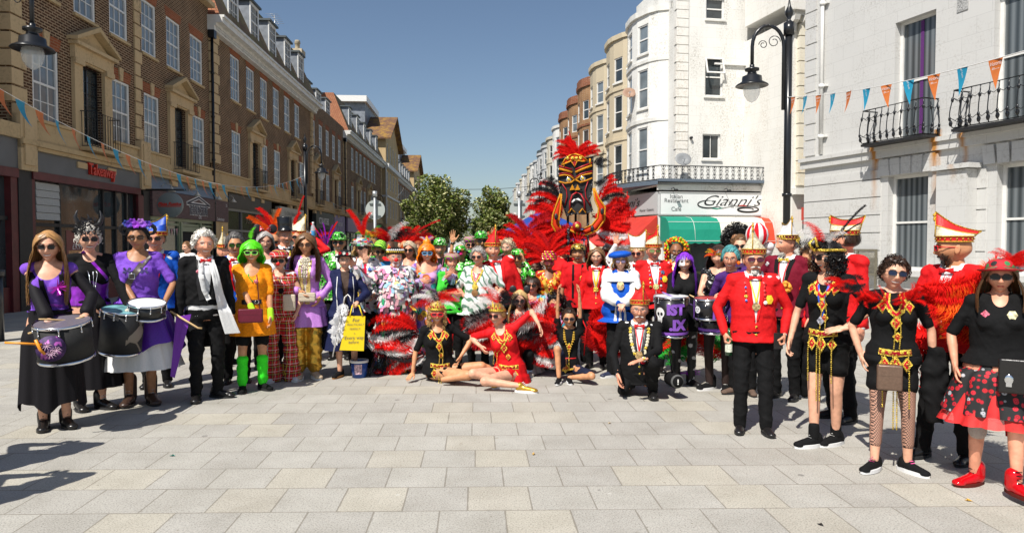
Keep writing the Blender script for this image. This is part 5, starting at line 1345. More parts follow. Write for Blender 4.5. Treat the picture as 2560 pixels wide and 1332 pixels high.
 hv,hf=HT[fem];n0=len(B.V);B.V+=[tuple(P.Mh@Vector(p))for p in hv];B.Fc+=[tuple(i+n0 for i in q_)for q_ in hf];B.mi+=[0]*len(hf);B.sm+=[True]*len(hf)
 for k,sg in enumerate((-1,1)):
  S_,E_,W_=P.arm[k];d=Vector(hdir[k])if hdir[k]else(W_-E_).normalized()*.8+Vector((0,-.1,-.3 if hands[k]=='relax' else.0));d.normalize()
  pn=Vector(hpalm[k])if hpalm[k]else Vector((-sg*1.0,-.1,.0));pn=(pn-d*pn.dot(d));pn=pn.normalized()if pn.length>.05 else d.orthogonal()
  Zc=-d;Yc=-pn;Xc=Yc.cross(Zc)
  want=Vector((0,-1,0))if abs(d.z)>.5 and abs(pn.x)>.6 else(Vector((-sg,0,0))if True else None)
  flip=1 if(Xc.dot(pn.cross(d))*(-1 if sg<0 else 1))>0 else-1
  M_=Matrix(((Xc.x*flip,Yc.x,Zc.x,W_.x),(Xc.y*flip,Yc.y,Zc.y,W_.y),(Xc.z*flip,Yc.z,Zc.z,W_.z),(0,0,0,1)))@Matrix.Scale(s*(.92 if fem else 1.02),4)
  tv,tf_=HAND[hands[k]];n0=len(B.V);B.V+=[tuple(M_@Vector(p))for p in tv];fl=(lambda q_:tuple(reversed(q_)))if flip<0 else(lambda q_:q_)
  B.Fc+=[tuple(i+n0 for i in fl(q_))for q_ in tf_];B.mi+=[0]*len(tf_);B.sm+=[True]*len(tf_)
  P.arm[k]=(S_,E_,W_);
  if k==0:P.hM=[]
  P.hM.append(M_)
 H_=lambda x,z,off=.0:P.Mh@Vector((x,fy(fem,x,z,off),z))
 def strip(zf0,zf1,x0,x1,mi,off,n_=8):
  vs=[]
  for i in range(n_+1):
   x=x0+(x1-x0)*i/n_;vs+=[H_(x,zf0(x),off),H_(x,zf1(x),off)]
  n0=len(B.V);B.V+=[tuple(p)for p in vs];B.Fc+=[(n0+2*i,n0+2*i+2,n0+2*i+3,n0+2*i+1)for i in range(n_)];B.mi+=[mi]*n_;B.sm+=[True]*n_
 mw=.030 if mouth in('smile','open')else.021
 base=lambda x:-.066+(7.5 if mouth in('smile','open')else 1.0)*x*x
 th=lambda x,h:h*math.sqrt(max(0,1-(x/mw)**2))
 op={'smile':.0068,'open':.0105,'closed':.0}[mouth]
 strip(lambda x:base(x)+th(x,.0055+op*.8),lambda x:base(x)-th(x,.006+op*.9),-mw,mw,1,.0012)
 if op:
  strip(lambda x:base(x)+th(x,op*.62),lambda x:base(x)-th(x,op*.5),-mw*.9,mw*.9,2,.0022)
  if mouth=='open':strip(lambda x:base(x)+th(x,.001),lambda x:base(x)-th(x,op*.75),-mw*.75,mw*.75,4,.0030)
 if eyes:
  for sg in(-1,1):
   c=sg*.031
   strip(lambda x:.001+.0055*math.sqrt(max(0,1-((x-c)/.0135)**2)),lambda x:.001-.0045*math.sqrt(max(0,1-((x-c)/.0135)**2)),c-.0134,c+.0134,3,.0012)
   strip(lambda x:.001+.0052*math.sqrt(max(0,1-((x-c)/.0052)**2)),lambda x:.001-.0044*math.sqrt(max(0,1-((x-c)/.0052)**2)),c-.0051,c+.0051,4,.0022)
   strip(lambda x:.0075-abs(x-c)*.12,lambda x:.0055-abs(x-c)*.2,c-.0145,c+.0145,5,.002)
 for sg in(-1,1):strip(lambda x:.024-abs(x-sg*.030)*.18,lambda x:.0195-abs(x-sg*.030)*.22,sg*.032-.017,sg*.032+.017,5,.0015)
 P.B=B;P.mats=[P.skin,lips_m(lipc),M_teeth,M_eye,M_iris,None];P.browm=HR['dbrown'];P.bvh=None;P.topv=None
 return P
def finish(P,brow='dbrown'):
 P.mats[5]=HR[brow];P.B.build('body',P.mats,P.e)
def part(P,name,v,f,m,mi=None,label=None):
 o=link(name,mesh_from(name,v,f,m,mi,True),P.e)
 if label:o['label']=label
 return o
def add(P,mb,name,m,M_=None,label=None):
 """link a collected shape as a part; M_=head or hand matrix when it was built in that space"""
 if M_ is not None:mb.V=[tuple(M_@Vector(p))for p in mb.V]
 o=mb.build(name,m,P.e)
 if label:o['label']=label
 return o
def top(P,m,sleeve=1.0,hem=.50,e=.010,name='shirt',cut=None,vcut=None,scoop=None,wr=.004,flare=0,se=None,sholder=True,keepbvh=True,skirtflare=0,nocuff=False,off=0,puff=0,gap=None,boatneck=0,seed=None,matfn=None):
 """upper garment: torso shell plus sleeves; sleeve 0 none .. 1 full; hem as fraction of height"""
 H=P.H;s=P.s;mb=MB();r_=s*(.9 if P.fem else 1.0)
 rr=[(z,a,b,y)for z,a,b,y in P.rings if z>=hem*H-.001 and z<.84*H]
 z0=hem*H;lo=[q_ for q_ in P.rings if q_[0]<=z0];b0=lo[-1]if lo else(z0,P.rings[1][1]*1.0,P.rings[1][2]*1.0,P.rings[1][3])
 if not lo or rr[0][0]>z0+.01:rr=[(z0,max(b0[1],rr[0][1]*.98)+flare,max(b0[2],rr[0][2]*.98)+flare,b0[3])]+rr
 rr[0]=(rr[0][0],rr[0][1]+flare,rr[0][2]+flare,rr[0][3])
 if flare and len(rr)>2:rr[1]=(rr[1][0],rr[1][1]+flare*.5,rr[1][2]+flare*.5,rr[1][3])
 loft(mb,rr+[(.838*H,.040*H,.040*H,.008*H)],P.tf,e=e)
 if P.bust:
  for sg in(-1,1):ellip(mb,P.tf((sg*.042*H,-.052*H,.728*H)),(P.bust*.92+e,P.bust*.85+e,P.bust*.95+e))
 for k,sg in enumerate((-1,1)):
  S_,E_,W_=P.arm[k];se_=(se or e)
  capsule(mb,P.tf((sg*.03*H,.010*H,.822*H)),.030*H+e*.6,S_,.037*H*(.9 if P.fem else 1)+e*.5)
  sl=sleeve[k]if isinstance(sleeve,(tuple,list))else sleeve
  if sl<=0:continue
  u=min(1,sl/.5);E2=S_.lerp(E_,u);ru=.0405*r_
  capsule(mb,S_,ru*1.12+se_*.8,E2,ru*(1-.1*u)+se_+puff*.5)
  if sl>.5:
   t=(sl-.5)/.5;W2=E_.lerp(W_,min(1,t));capsule(mb,E_,ru*.9+se_+puff*.5,W2,.027*s+se_*.9+puff)
 v,f=remesh(mb,P.vox,3);nn=normals(v,f)
 sd=seed if seed is not None else P.rg.uniform(0,20)
 if wr:v=v+nn*(wrinkle(v,wr,9,sd)+wrinkle(v,wr*.45,24,sd+3))[:,None]
 if scoop:
  d_,w_=scoop;c=P.tf((0,-.03*H,.845*H));cz=P.tf((0,0,.835*H)).z
  v,f,_=snapcut(v,f,lambda p:np.sqrt(((p[:,0]-c.x)/w_)**2+((p[:,2]-cz)/d_)**2)-1+np.where(p[:,1]>c.y+.05,2.0*(p[:,1]-c.y-.05)*20,0),P.vox)
 if vcut:
  zb,wt=vcut;zt_=P.tf((0,0,.845*H)).z;zb=P.tf((0,0,zb*H)).z;cx=lambda z:P.tf((0,0,0)).x
  xc=P.hc.x
  x0=P.tf((0,0,.65*H)).x;x1=P.tf((0,0,.84*H)).x
  fn=lambda p:np.where(p[:,1]<P.tf((0,0,.7*H)).y+.02,np.abs(p[:,0]-(x0+(x1-x0)*np.clip((p[:,2]-zb)/(zt_-zb+1e-6),0,1)))-wt*np.clip((p[:,2]-zb)/(zt_-zb),0,1.0)*1.0+np.where(p[:,2]<zb,.05,0),.05)
  v,f,_=snapcut(v,f,fn,P.vox);P.vinfo=(zb,zt_,wt,x0,x1)
 if cut:v,f,_=snapcut(v,f,cut,P.vox)
 v,f=compact(v,f)
 if off:v=v+normals(v,f)*off
 o=part(P,name,v,f,m)
 P.bvh=BVHTree.FromPolygons([tuple(p)for p in v],f);P.bs.append(P.bvh)
 P.last=(v,f)
 return o
def sy(P,x,z,off=.004):
 """point on the front of the garment at local x,z"""
 hs_=[q_[0]for q_ in(b.ray_cast(Vector((x,-2,z)),Vector((0,1,0)))for b in P.bs)if q_[0]is not None];h=[min(hs_,key=lambda p:p.y)if hs_ else None]
 if h[0]is None:return Vector((x,P.tf((0,-.07*P.H,z)).y if False else P.tf((0,0,.7*P.H)).y-.10,z))
 return Vector((x,h[0].y-off,z))
def zh(P,fz):return P.tf((0,0,fz*P.H)).z
def tx(P,fz):return P.tf((0,0,fz*P.H)).x
def drape(P,pts,w,m,name='strap',off=.006,n=16,th=.0,label=None,w1=None):
 """strip of cloth lying on the front of the garment through (x, height-fraction) points"""
 pl=[(x*P.s+tx(P,z),zh(P,z))for x,z in pts];tot=[]
 for i in range(len(pl)-1):
  for j in range(n):t=j/n;tot.append((pl[i][0]+(pl[i+1][0]-pl[i][0])*t,pl[i][1]+(pl[i+1][1]-pl[i][1])*t))
 tot.append(pl[-1]);mb=MB();vs=[]
 for i,(x,z)in enumerate(tot):
  a=tot[max(0,i-1)];b=tot[min(len(tot)-1,i+1)];d=Vector((b[0]-a[0],b[1]-a[1]));d.normalize();nn=Vector((-d.y,d.x));wi=w+(w1-w)*i/(len(tot)-1)if w1 is not None else w
  for t in(-1,0,1):vs.append(sy(P,x+nn.x*wi*t,z+nn.y*wi*t,off+(.002 if t==0 else 0)))
 mb.add(vs,[(3*i+k,3*i+k+1,3*i+k+4,3*i+k+3)for i in range(len(tot)-1)for k in(0,1)],True)
 o=mb.build(name,m,P.e);
 if label:o['label']=label
 return o
def disc(P,x,fz,r,m,name='badge',off=.008,sides=14,sq=1,label=None,gem=None,z_abs=None):
 x=x*P.s+tx(P,fz);z=zh(P,fz);c=sy(P,x,z,off);mb=MB()
 vs=[c+Vector((0,-.004,0))]+[sy(P,x+r*math.cos(2*math.pi*k/sides),z+r*sq*math.sin(2*math.pi*k/sides),off)for k in range(sides)]
 for q_ in vs[1:]:q_.y=(q_.y+c.y)/2
 mb.add(vs,[(0,k+1,(k+1)%sides+1)for k in range(sides)]);mm=[m]
 if gem is not None:mb.m=1;mb.ball(c+Vector((0,-.003,0)),r*.45,6,4,(1,.5,1));mm.append(gem)
 o=mb.build(name,mm,P.e)
 if label:o['label']=label
 return o
def trousers(P,m,e=.010,hem=.96,name='trousers',top_=.545,flare=0,wr=.005,wide=0):
 H=P.H;mb=MB();r_=P.s*(.9 if P.fem else 1.0)
 rr=[q_ for q_ in P.rings if q_[0]<top_*H];loft(mb,rr+[(top_*H,*[q_ for q_ in P.rings if q_[0]>=top_*H-.01*H][0][1:])],P.tf,e=e)
 for hp,kn,an in P.legs:
  a2=kn.lerp(an,min(1.0,(hem-.5)/.46)if hem<.96 else 1.0)
  if hem<=.5:a2=None;k2=hp.lerp(kn,hem/.5)
  else:k2=kn
  capsule(mb,hp,.088*r_+e,hp.lerp(k2,.6),.073*r_+e+wide*.5);capsule(mb,hp.lerp(k2,.5),.075*r_+e+wide*.5,k2,(.057+.02*(hem<=.5))*r_+e*1.3+wide*.8)
  if a2 is not None:capsule(mb,kn,.057*r_+e*1.3+wide*.8,a2+(Vector((0,0,-.015))if hem>=.96 else Vector((0,0,0))),.043*P.s+e*1.3+flare+wide)
 v,f=remesh(mb,P.vox,3);nn=normals(v,f);sd=P.rg.uniform(0,20)
 v=v+nn*(wrinkle(v,wr,8,sd,1.6)+wrinkle(v,wr*.4,22,sd))[:,None]
 zmin=min(an.z for _,_,an in P.legs)
 return part(P,name,v,f,m)
def skirt(P,m,z0,z1,flare=.12,pleats=9,amp=.02,name='skirt',e=.012,uneven=0.0,seed=1,n=84,layers=1,squash=.75):
 """open cloth from height fraction z0 (waist) down to z1"""
 H=P.H;r0=[q_ for q_ in P.rings if q_[0]>=z0*H-.01*H][0];hip=P.rings[1];mb=MB();K=14;vs=[];rg=random.Random(seed)
 ph=[rg.uniform(0,6.28)for _ in range(3)]
 for i in range(K+1):
  t=i/K;z=(z0+(z1-z0)*t)*H
  a=r0[1]+e;b=r0[2]+e
  th=min(1,max(0,(z0*H-z)/(z0*H-.50*H+1e-6)))if z0*H>.52*H else 1
  a=max(a,(hip[1]+e)*th)+flare*t*t*.4+flare*t*.6;b=max(b,(hip[2]+e)*th)+(flare*t)*squash
  for k in range(n):
   w_=2*math.pi*k/n;am=amp*t**.7*(math.sin(w_*pleats+ph[0])+.5*math.sin(w_*(pleats*2+1)+ph[1])+.3*math.sin(w_*3+ph[2]));zz=z+uneven*t*math.sin(w_*4+ph[2])+.3*uneven*t*math.sin(w_*9)
   p=Vector(((a+am)*math.cos(w_),r0[3]*(1-t)+(b+am)*math.sin(w_),zz));vs.append(P.tf(p))
 mb.add(vs,[(i*n+k,i*n+(k+1)%n,(i+1)*n+(k+1)%n,(i+1)*n+k)for i in range(K)for k in range(n)],True)
 P.skv=vs;P.bvh2=BVHTree.FromPolygons([tuple(p)for p in vs],mb.Fc)
 return mb.build(name,m,P.e)
def shoes(P,m,kind='shoe',sole=None,toe=(0,0),high=.0,rot=(10,10),sz=1.0,lace=None,name='shoe'):
 """pair of shoes; boots have a shaft; each its own part"""
 for k,sg in enumerate((-1,1)):
  hp,kn,an=P.legs[k];s=P.s*sz
  mb=MB();L=.155*s
  capsule(mb,(0,.045*s,.040*s),.036*s,(0,-.02*s,.045*s),.040*s,sq=(1,1));capsule(mb,(0,-.02*s,.04*s),.041*s,(.0,-.125*s,.026*s),.033*s);ellip(mb,(0,-.135*s,.026*s),(.042*s,.045*s,.026*s))
  if kind in('boot','sneakerhigh'):capsule(mb,(0,.03*s,.05*s),.047*s,(0,.026*s,.12*s+high),.050*s)
  else:capsule(mb,(0,.035*s,.045*s),.040*s,(0,.03*s,.075*s),.039*s)
  v,f=remesh(mb,min(P.vox,.010),3,.4);
  v[:,2]=np.maximum(v[:,2],.016*s)
  th=R(rot[k])*sg
  fl=math.atan2(0,1)
  dirz=Matrix.Rotation(th,4,'Z')
  base=Vector((an.x,an.y,max(0,an.z-.05*P.H)))
  M_=Matrix.Translation(base)@dirz
  if P.__dict__.get('footM')and P.footM[k]is not None:M_=P.footM[k]
  o=link(name,mesh_from(name,v,f,m,None,True),P.e,M_)
  so=MB();n_=20;oz=[]
  for i in range(n_):
   w_=2*math.pi*i/n_;y=math.sin(w_);x=math.cos(w_);oz.append((x*(.046 if y>0 else.048)*s*(1-.12*(y>.5)),(-.045+y*(.125 if y<0 else.135))*s))
  so.add([(x,y,0)for x,y in oz]+[(x,y,.020*s)for x,y in oz],[tuple(range(n_))[::-1],tuple(range(n_,2*n_))]+[(i,(i+1)%n_,n_+(i+1)%n_,n_+i)for i in range(n_)])
  if kind=='sneaker' or kind=='sneakerhigh':so.V=[(x*1.04,y*1.03,z*1.35)for x,y,z in so.V]
  so.build('sole',sole or M_blackmatt,o)
  if lace:
   lc=MB()
   for i in range(4):z=.075*s+i*.012*s if kind!='boot' else.085*s+i*.022*s;y=-.045*s+i*.014*s if kind!='boot' else-.032*s+i*.006*s;lc.tube([(-.022*s,y+.004,z),(0,y-.012*s,z+.006),(.022*s,y+.004,z)],.003,4)
   lc.build('lace',lace,o)
def put_hair(P,style,m,**k):
 mb=hair(style,m,P.rg,**k);o=add(P,mb,'hair',HR[m],P.Mh);return o
def glasses(P,frame_=(.01,.01,.01),lens=None,clear=False,w=.026,h=.019,y=.0,name=None,shape=3.0,thick=.0022):
 fm=mat('frame %s'%(frame_,),frame_,.3,noise=0);mb=MB();w*=.9;h*=.92;yy=min(fy(P.fem,.03,0),fy(P.fem,.012,.0))-.011
 for sg in(-1,1):
  pts=[]
  for k in range(20):
   w_=2*math.pi*k/20;c,s_=math.cos(w_),math.sin(w_);x=sg*.033+w*abs(c)**(2/shape)*(1 if c>0 else-1);z=y-.002+h*abs(s_)**(2/shape)*(1 if s_>0 else-1)+(.003 if s_>0 else 0)*sg*0
   pts.append(Vector((x,yy+abs(x)**2*3.0,z)))
  if not clear:mb.m=1;mb.add(pts,[tuple(range(20))])
  mb.m=0;mb.tube(pts+[pts[0]],thick,5)
  ex=sg*(.033+w);mb.tube([(ex,yy+.010,y+.008),(sg*.074,yy+.035,y+.006),(sg*.077,.005,y+.004),(sg*.074,.03,y-.008)],thick*.8,4)
 mb.tube([(-.006,yy,y+.006),(.006,yy,y+.006)],thick*1.1,4)
 return add(P,mb,name or('glasses' if clear else 'sunglasses'),[fm,lens or M_lens],P.Mh)
def beard(P,m,full=True,n=260,mus=True):
 mb=MB();fem=P.fem
 for i in range(n):
  x=P.rg.uniform(-.058,.058)
  if full:z=P.rg.uniform(-.115,-.03)
  else:z=P.rg.uniform(-.112,-.078);x*=.45
  if abs(x)<.045 and z>-.052-(.0):continue
  if abs(x)<.026 and z>-.078:continue
  y=fy(fem,x,z,.0);p=Vector((x,y,z));d=Vector((x*2,-.3,-1)).normalized();pts=[p,p+d*.012+Vector((0,-.006,0)),p+d*.022+Vector((0,-.004,0))];ribbon(mb,pts,.004,.002,[Vector((0,-1,.2))]*3)
 if mus:
  for i in range(70):
   x=P.rg.uniform(-.028,.028);z=-.052-abs(x)*.25;p=Vector((x,fy(fem,x,z,.001),z));d=Vector((np.sign(x)*.8,-.15,-.6)).normalized();ribbon(mb,[p,p+d*.007+Vector((0,-.004,0)),p+d*.014+Vector((0,-.001,0))],.003,.0015,[Vector((0,-1,.2))]*3)
 return add(P,mb,'beard' if full or not mus else 'moustache',HR[m],P.Mh)
def hat_lathe(P,prof,m,tilt=0,roll=0,z0=.045,name='hat',sx=1.0,n=28,sy_=1.16,mats=None):
 mb=MB();mb.M=Matrix.Translation((0,.008,z0))@Euler((R(tilt),R(roll),0)).to_matrix().to_4x4();mb.lathe(prof,(0,0,0),n,sx,sy_);mb.M=None
 return add(P,mb,name,m,P.Mh)
def top_hat(P,m=None):return hat_lathe(P,[(.001,.165),(.088,.165),(.092,.16),(.082,.07),(.084,.0),(.10,-.002),(.135,.008),(.138,.013),(.10,.006),(.085,.004)],m or mat('black silk',(.010,.010,.011),.22,noise=.1),z0=.052,sy_=1.12,name='top_hat')
def bowler(P,m,brim=.022,z0=.045,h=.085,name='hat',tilt=0,roll=0,r=.088):return hat_lathe(P,[(.001,h),(r*.45,h*.97),(r*.75,h*.82),(r*.95,h*.5),(r,h*.1),(r,0),(r+brim*.6,-.006),(r+brim,.004),(r+brim,.008),(r+brim*.5,.0),(r*.98,.006)],m,z0=z0,name=name,tilt=tilt,roll=roll)
def carnival_cap(P,side='red',band='red',h=.14,z0=.035,turn=0,tassel=True,trim=None,mats=None,back=None,fr=1.0,upper=None):
 """folded carnival fools' cap: embroidered band, two side panels rising to a ridge that peaks at the front and the back"""
 col={'red':mat('red brocade',(.62,.012,.012),.55,noise=.25,scale=60,bump=.3),'gold':mat('ivory gold brocade',(.68,.60,.43),.5,.05,noise=.35,scale=55,bump=.5),'blue':mat('royal blue satin',(.01,.07,.48),.45,noise=.15),'maroon':mat('maroon velvet',(.14,.006,.02),.7),'white':mat('white satin',(.72,.70,.70),.5,noise=.05)}
 T=trim or M_goldp;mb=MB();n=40;bh=.034;M_=Matrix.Translation((0,.006,z0))@Matrix.Rotation(R(turn),4,'Z');mb.M=M_
 a,b=.083,.100;bk=back if back is not None else h*.55
 def ring(k,z,e=0):w_=2*math.pi*k/n;return Vector(((a+e)*math.cos(w_),(b+e)*math.sin(w_),z))
 mb.m=0
 mb.add([ring(k,z,e)for z,e in((0,.002),(bh,.006))for k in range(n)],[(k,(k+1)%n,n+(k+1)%n,n+k)for k in range(n)],True)
 def ridge(y):
  t=(y+b)/(2*b);t=min(1,max(0,t));return bh+.012+(h*fr*(1-t)**1.35+bk*t**2.0)
 mb.m=1
 top_=[Vector((0,(ring(k,0).y)*(1.08 if ring(k,0).y<0 else 1.45),ridge(ring(k,0).y)))for k in range(n)]
 mid=[Vector((ring(k,0).x*.60,ring(k,0).y*(1.04 if ring(k,0).y<0 else 1.2),bh+(ridge(ring(k,0).y)-bh)*.45))for k in range(n)]
 mb.add([ring(k,bh,.006)for k in range(n)]+mid+top_,[(k,(k+1)%n,n+(k+1)%n,n+k)for k in range(n)],True)
 if upper:mb.m=3
 mb.add(mid+top_,[(k,(k+1)%n,n+(k+1)%n,n+k)for k in range(n)],True);mb.m=2
 if upper:mb.tube([p*1.0 for p in mid]+[mid[0]],.004,4)
 mb.tube([ring(k,0,.004)for k in range(n+1)],.0045,5);mb.tube([ring(k,bh,.008)for k in range(n+1)],.0045,5)
 ys=sorted(top_,key=lambda p:p.y);mb.tube([p+Vector((0,0,.002))for p in ys],.006,5)
 mb.tube([ring(int(n*.75),bh,.008),mid[int(n*.75)],ys[0]],.005,5);mb.tube([ring(int(n*.25),bh,.008),mid[int(n*.25)],ys[-1]],.005,5)
 for i in range(0,n,2):mb.ball(ring(i,bh*.5,.007),.006,5,3)
 if tassel:mb.ball(ys[0]+Vector((0,-.004,-.02)),.012,6,4);mb.ball(ys[0]+Vector((0,-.004,-.045)),.009,6,4,(1,1,2))
 mb.M=None
 return add(P,mb,'carnival_cap',mats or[col[band],col[side],T]+([col[upper]]if upper else[]),P.Mh)
def box_quad(mb,c,u,v,t=.002):
 n_=u.cross(v).normalized()*t;c=Vector(c)
 mb.add([c-u-v+n_,c+u-v+n_,c+u+v+n_,c-u+v+n_],[(0,1,2,3)])
def belly_ball(P,mb,c,r):mb.ball(c,r,8,6)
PATCH=[(.7,.68,.66),(.62,.6,.55),(.7,.35,.4),(.05,.12,.4),(.02,.02,.025),(.6,.02,.02),(.02,.3,.12),(.75,.5,.05),(.3,.32,.34),(.25,.45,.6),(.45,.3,.55),(.68,.6,.5),(.65,.2,.35),(.1,.3,.28)]
def patch_mats(cols):return[mat('cloth scrap %s'%(c,),c,.8,noise=.12,scale=40)for c in cols]
def patches(P,v,f,mats,size=.035,n=300,name='rag_patches',hang=.55,zr=None,seed=3,lift=.006):
 """many small cloth scraps sewn all over a garment, hanging loosely; one mesh"""
 rg=random.Random(seed);v=np.asarray(v);nn=normals(v,f);cs=[i for i in range(len(f))];mb=MB();k=0;tries=0
 while k<n and tries<n*6:
  tries+=1;q_=f[rg.choice(cs)];p=Vector(v[list(q_)].mean(0));nv=Vector(nn[q_[0]])
  if zr and not(zr[0]<p.z<zr[1]):continue
  if abs(nv.z)>.9:continue
  k+=1;t=Vector((0,0,1));u=t.cross(nv);u=u.normalized()if u.length>.05 else Vector((1,0,0));d=(nv.cross(u)).normalized();d=d if d.z<0 else-d
  a=rg.uniform(-.35,.35);u2=u*math.cos(a)+d*math.sin(a);d2=d*math.cos(a)-u*math.sin(a)
  sx=size*rg.uniform(.6,1.2);sz_=size*rg.uniform(1.1,2.0);b0=p+nv*lift;b1=p+nv*(lift+size*hang*rg.uniform(.4,1.0))+d2*sz_
  mb.m=rg.randrange(len(mats));mb.add([b0-u2*sx*.5,b0+u2*sx*.5,b1+u2*sx*.5,b1-u2*sx*.5],[(0,1,2,3)])
 return mb.build(name,mats,P.e)
def cm(name,c=None,r=.8,**k):return _M[name]if name in _M else mat(name,c,r,**{**dict(noise=.12,scale=70,bump=.15,spec=.5 if r<.6 else.18),**k})
C_red=cm('red wool blazer',(.60,.010,.012),.75);C_blk=cm('black cloth',(.006,.006,.0065),.85);C_blk2=cm('black satin',(.013,.012,.014),.45);C_wht=cm('white cotton',(.72,.72,.72),.8,noise=.04)
C_blu=cm('royal blue cloth',(.008,.085,.46),.6);C_pur=cm('purple jersey',(.19,.07,.50),.75);C_dpur=cm('bright purple satin',(.20,.012,.36),.35,noise=.3,scale=20);C_gry=cm('grey cloth',(.12,.12,.12));C_nav=cm('navy cloth',(.010,.014,.055),.8)
C_org=cm('orange cloth',(.90,.27,.006),.75,noise=.22,scale=45);C_lil=cm('lilac satin',(.48,.20,.60),.5);C_ygold=cm('gold lame',(.62,.36,.05),.28,metal=.7,noise=.2,scale=6);C_cream=cm('cream lace',(.66,.60,.48),.8,bump=.6,scale=60)
C_redsh=cm('red shiny ribbon',(.60,.012,.015),.35);C_leather=cm('black leather',(.012,.011,.011),.3);C_rboot=cm('red patent leather',(.50,.004,.008),.12,bump=0);C_wine=cm('wine leather',(.13,.005,.022),.4);C_bronze=cm('bronze leather',(.16,.10,.07),.35,metal=.3)
C_ngr=cm('neon green knit',(.05,.85,.03),.8,scale=120,bump=.5);C_tanl=cm('cream leather',(.55,.47,.36),.5);C_yel=cm('yellow vinyl',(.85,.62,.01),.4,noise=.05)
M_gem=mat('red gem',(.6,.01,.06),.1,noise=0);M_ggem=mat('green gem',(.02,.3,.1),.1,noise=0);M_sole=mat('white rubber',(.7,.7,.7),.6,noise=.03)
def tartan():
 m,n,l,b=nodes('red tartan');tc=n.new('ShaderNodeTexCoord');sp=n.new('ShaderNodeSeparateXYZ');l.new(tc.outputs['Object'],sp.inputs[0])
 c=(.58,.012,.014)
 def band(src,per,ph,wd):return math_(n,l,'LESS_THAN',math_(n,l,'FRACT',math_(n,l,'ADD',math_(n,l,'DIVIDE',src,per),ph+10)),wd)
 x=math_(n,l,'ADD',sp.outputs[0],math_(n,l,'MULTIPLY',sp.outputs[1],.7));z=sp.outputs[2];cc=c
 for src in(x,z):
  cc=mixc(n,l,math_(n,l,'MULTIPLY',band(src,.085,.0,.34),.62),cc,(.012,.02,.025))
 for src in(x,z):
  cc=mixc(n,l,band(src,.085,.45,.05),cc,(.75,.72,.68));cc=mixc(n,l,band(src,.085,.80,.035),cc,(.75,.55,.05))
 l.new(cc,b.inputs['Base Color']);b.inputs['Roughness'].default_value=.85;return m
C_tart=tartan()
def sequin(name,stops,scale=55,metal=.3,rough=.3,feature='F1',const=True,rand=True):
 m,n,l,b=nodes(name);tc=n.new('ShaderNodeTexCoord');v=n.new('ShaderNodeTexVoronoi');v.inputs['Scale'].default_value=scale;l.new(tc.outputs['Object'],v.inputs['Vector'])
 s_=n.new('ShaderNodeSeparateColor');l.new(v.outputs['Color'],s_.inputs[0]);r=ramp(n,stops,const);l.new(s_.outputs[0]if rand else v.outputs['Distance'],r.inputs[0]);l.new(r.outputs[0],b.inputs['Base Color'])
 b.inputs['Metallic'].default_value=metal;b.inputs['Roughness'].default_value=rough;bp=n.new('ShaderNodeBump');bp.inputs['Strength'].default_value=.8;bp.inputs['Distance'].default_value=.006;l.new(v.outputs['Color'],bp.inputs['Height']);l.new(bp.outputs[0],b.inputs['Normal']);return m
C_gseq=sequin('green black sequins',[(0,(.01,.03,.008)),(.33,(.05,.42,.03)),(.62,(.10,.62,.05)),(.86,(.65,.8,.5))],48)
C_bseq=sequin('black sequins',[(0,(.006,.006,.007)),(.75,(.03,.03,.035)),(.93,(.6,.6,.6))],110)
C_ogem=sequin('orange red jewelled cloth',[(0,(.55,.02,.01)),(.35,(.8,.16,.01)),(.7,(.85,.5,.04)),(.92,(.65,.01,.08))],38)
C_leafy=sequin('white shirt with green leaves',[(0,(.72,.74,.70)),(.62,(.68,.72,.66)),(.78,(.10,.22,.13))],22,0,.7)
def swirl(name,cols,scale=14,dist=3.0):
 m,n,l,b=nodes(name);tc=n.new('ShaderNodeTexCoord');w_=n.new('ShaderNodeTexWave');w_.inputs['Scale'].default_value=scale;w_.inputs['Distortion'].default_value=dist*3;w_.inputs['Detail'].default_value=2;w_.bands_direction='DIAGONAL';l.new(tc.outputs['Object'],w_.inputs['Vector'])
 r=ramp(n,[(i/len(cols),c)for i,c in enumerate(cols)],True);l.new(w_.outputs[0],r.inputs[0]);l.new(r.outputs[0],b.inputs['Base Color']);b.inputs['Roughness'].default_value=.75;return m
C_leafy=swirl('white shirt with green palm leaves',[(.74,.76,.73),(.74,.76,.73),(.72,.75,.71),(.13,.24,.17)],5,3)
def floral(name,base,cols,scale=12,th=.36):
 """round flowers with rings"""
 m,n,l,b=nodes(name);tc=n.new('ShaderNodeTexCoord');v=n.new('ShaderNodeTexVoronoi');v.inputs['Scale'].default_value=scale;l.new(tc.outputs['Object'],v.inputs['Vector'])
 s_=n.new('ShaderNodeSeparateColor');l.new(v.outputs['Color'],s_.inputs[0]);fc=ramp(n,[(i/len(cols),c)for i,c in enumerate(cols)],True);l.new(s_.outputs[0],fc.inputs[0])
 rr=ramp(n,[(0,(1,1,1)),(th*.35,(.35,.35,.35)),(th*.5,(1,1,1)),(th*.8,(.6,.6,.6)),(th,(0,0,0))],True);l.new(v.outputs['Distance'],rr.inputs[0])
 k=math_(n,l,'LESS_THAN',v.outputs['Distance'],th);c2=mixc(n,l,1.0,fc.outputs[0],rr.outputs[0],'MULTIPLY');l.new(mixc(n,l,k,base,c2),b.inputs['Base Color']);b.inputs['Roughness'].default_value=.75;return m
C_roses=floral('black cloth with red roses',(.010,.010,.011),[(.55,.01,.025),(.65,.02,.04),(.45,.005,.02),(.45,.45,.48),(.55,.01,.02)],27,.42)
C_hippy=floral('rainbow flower print',(.50,.28,.50),[(.75,.08,.25),(.2,.55,.08),(.8,.5,.03),(.25,.1,.5),(.05,.4,.5),(.75,.2,.05)],11,.55)
C_jest=swirl('rainbow check',[(.02,.35,.05),(.75,.5,.02),(.55,.02,.05),(.1,.1,.5),(.5,.08,.3)],12,.3)
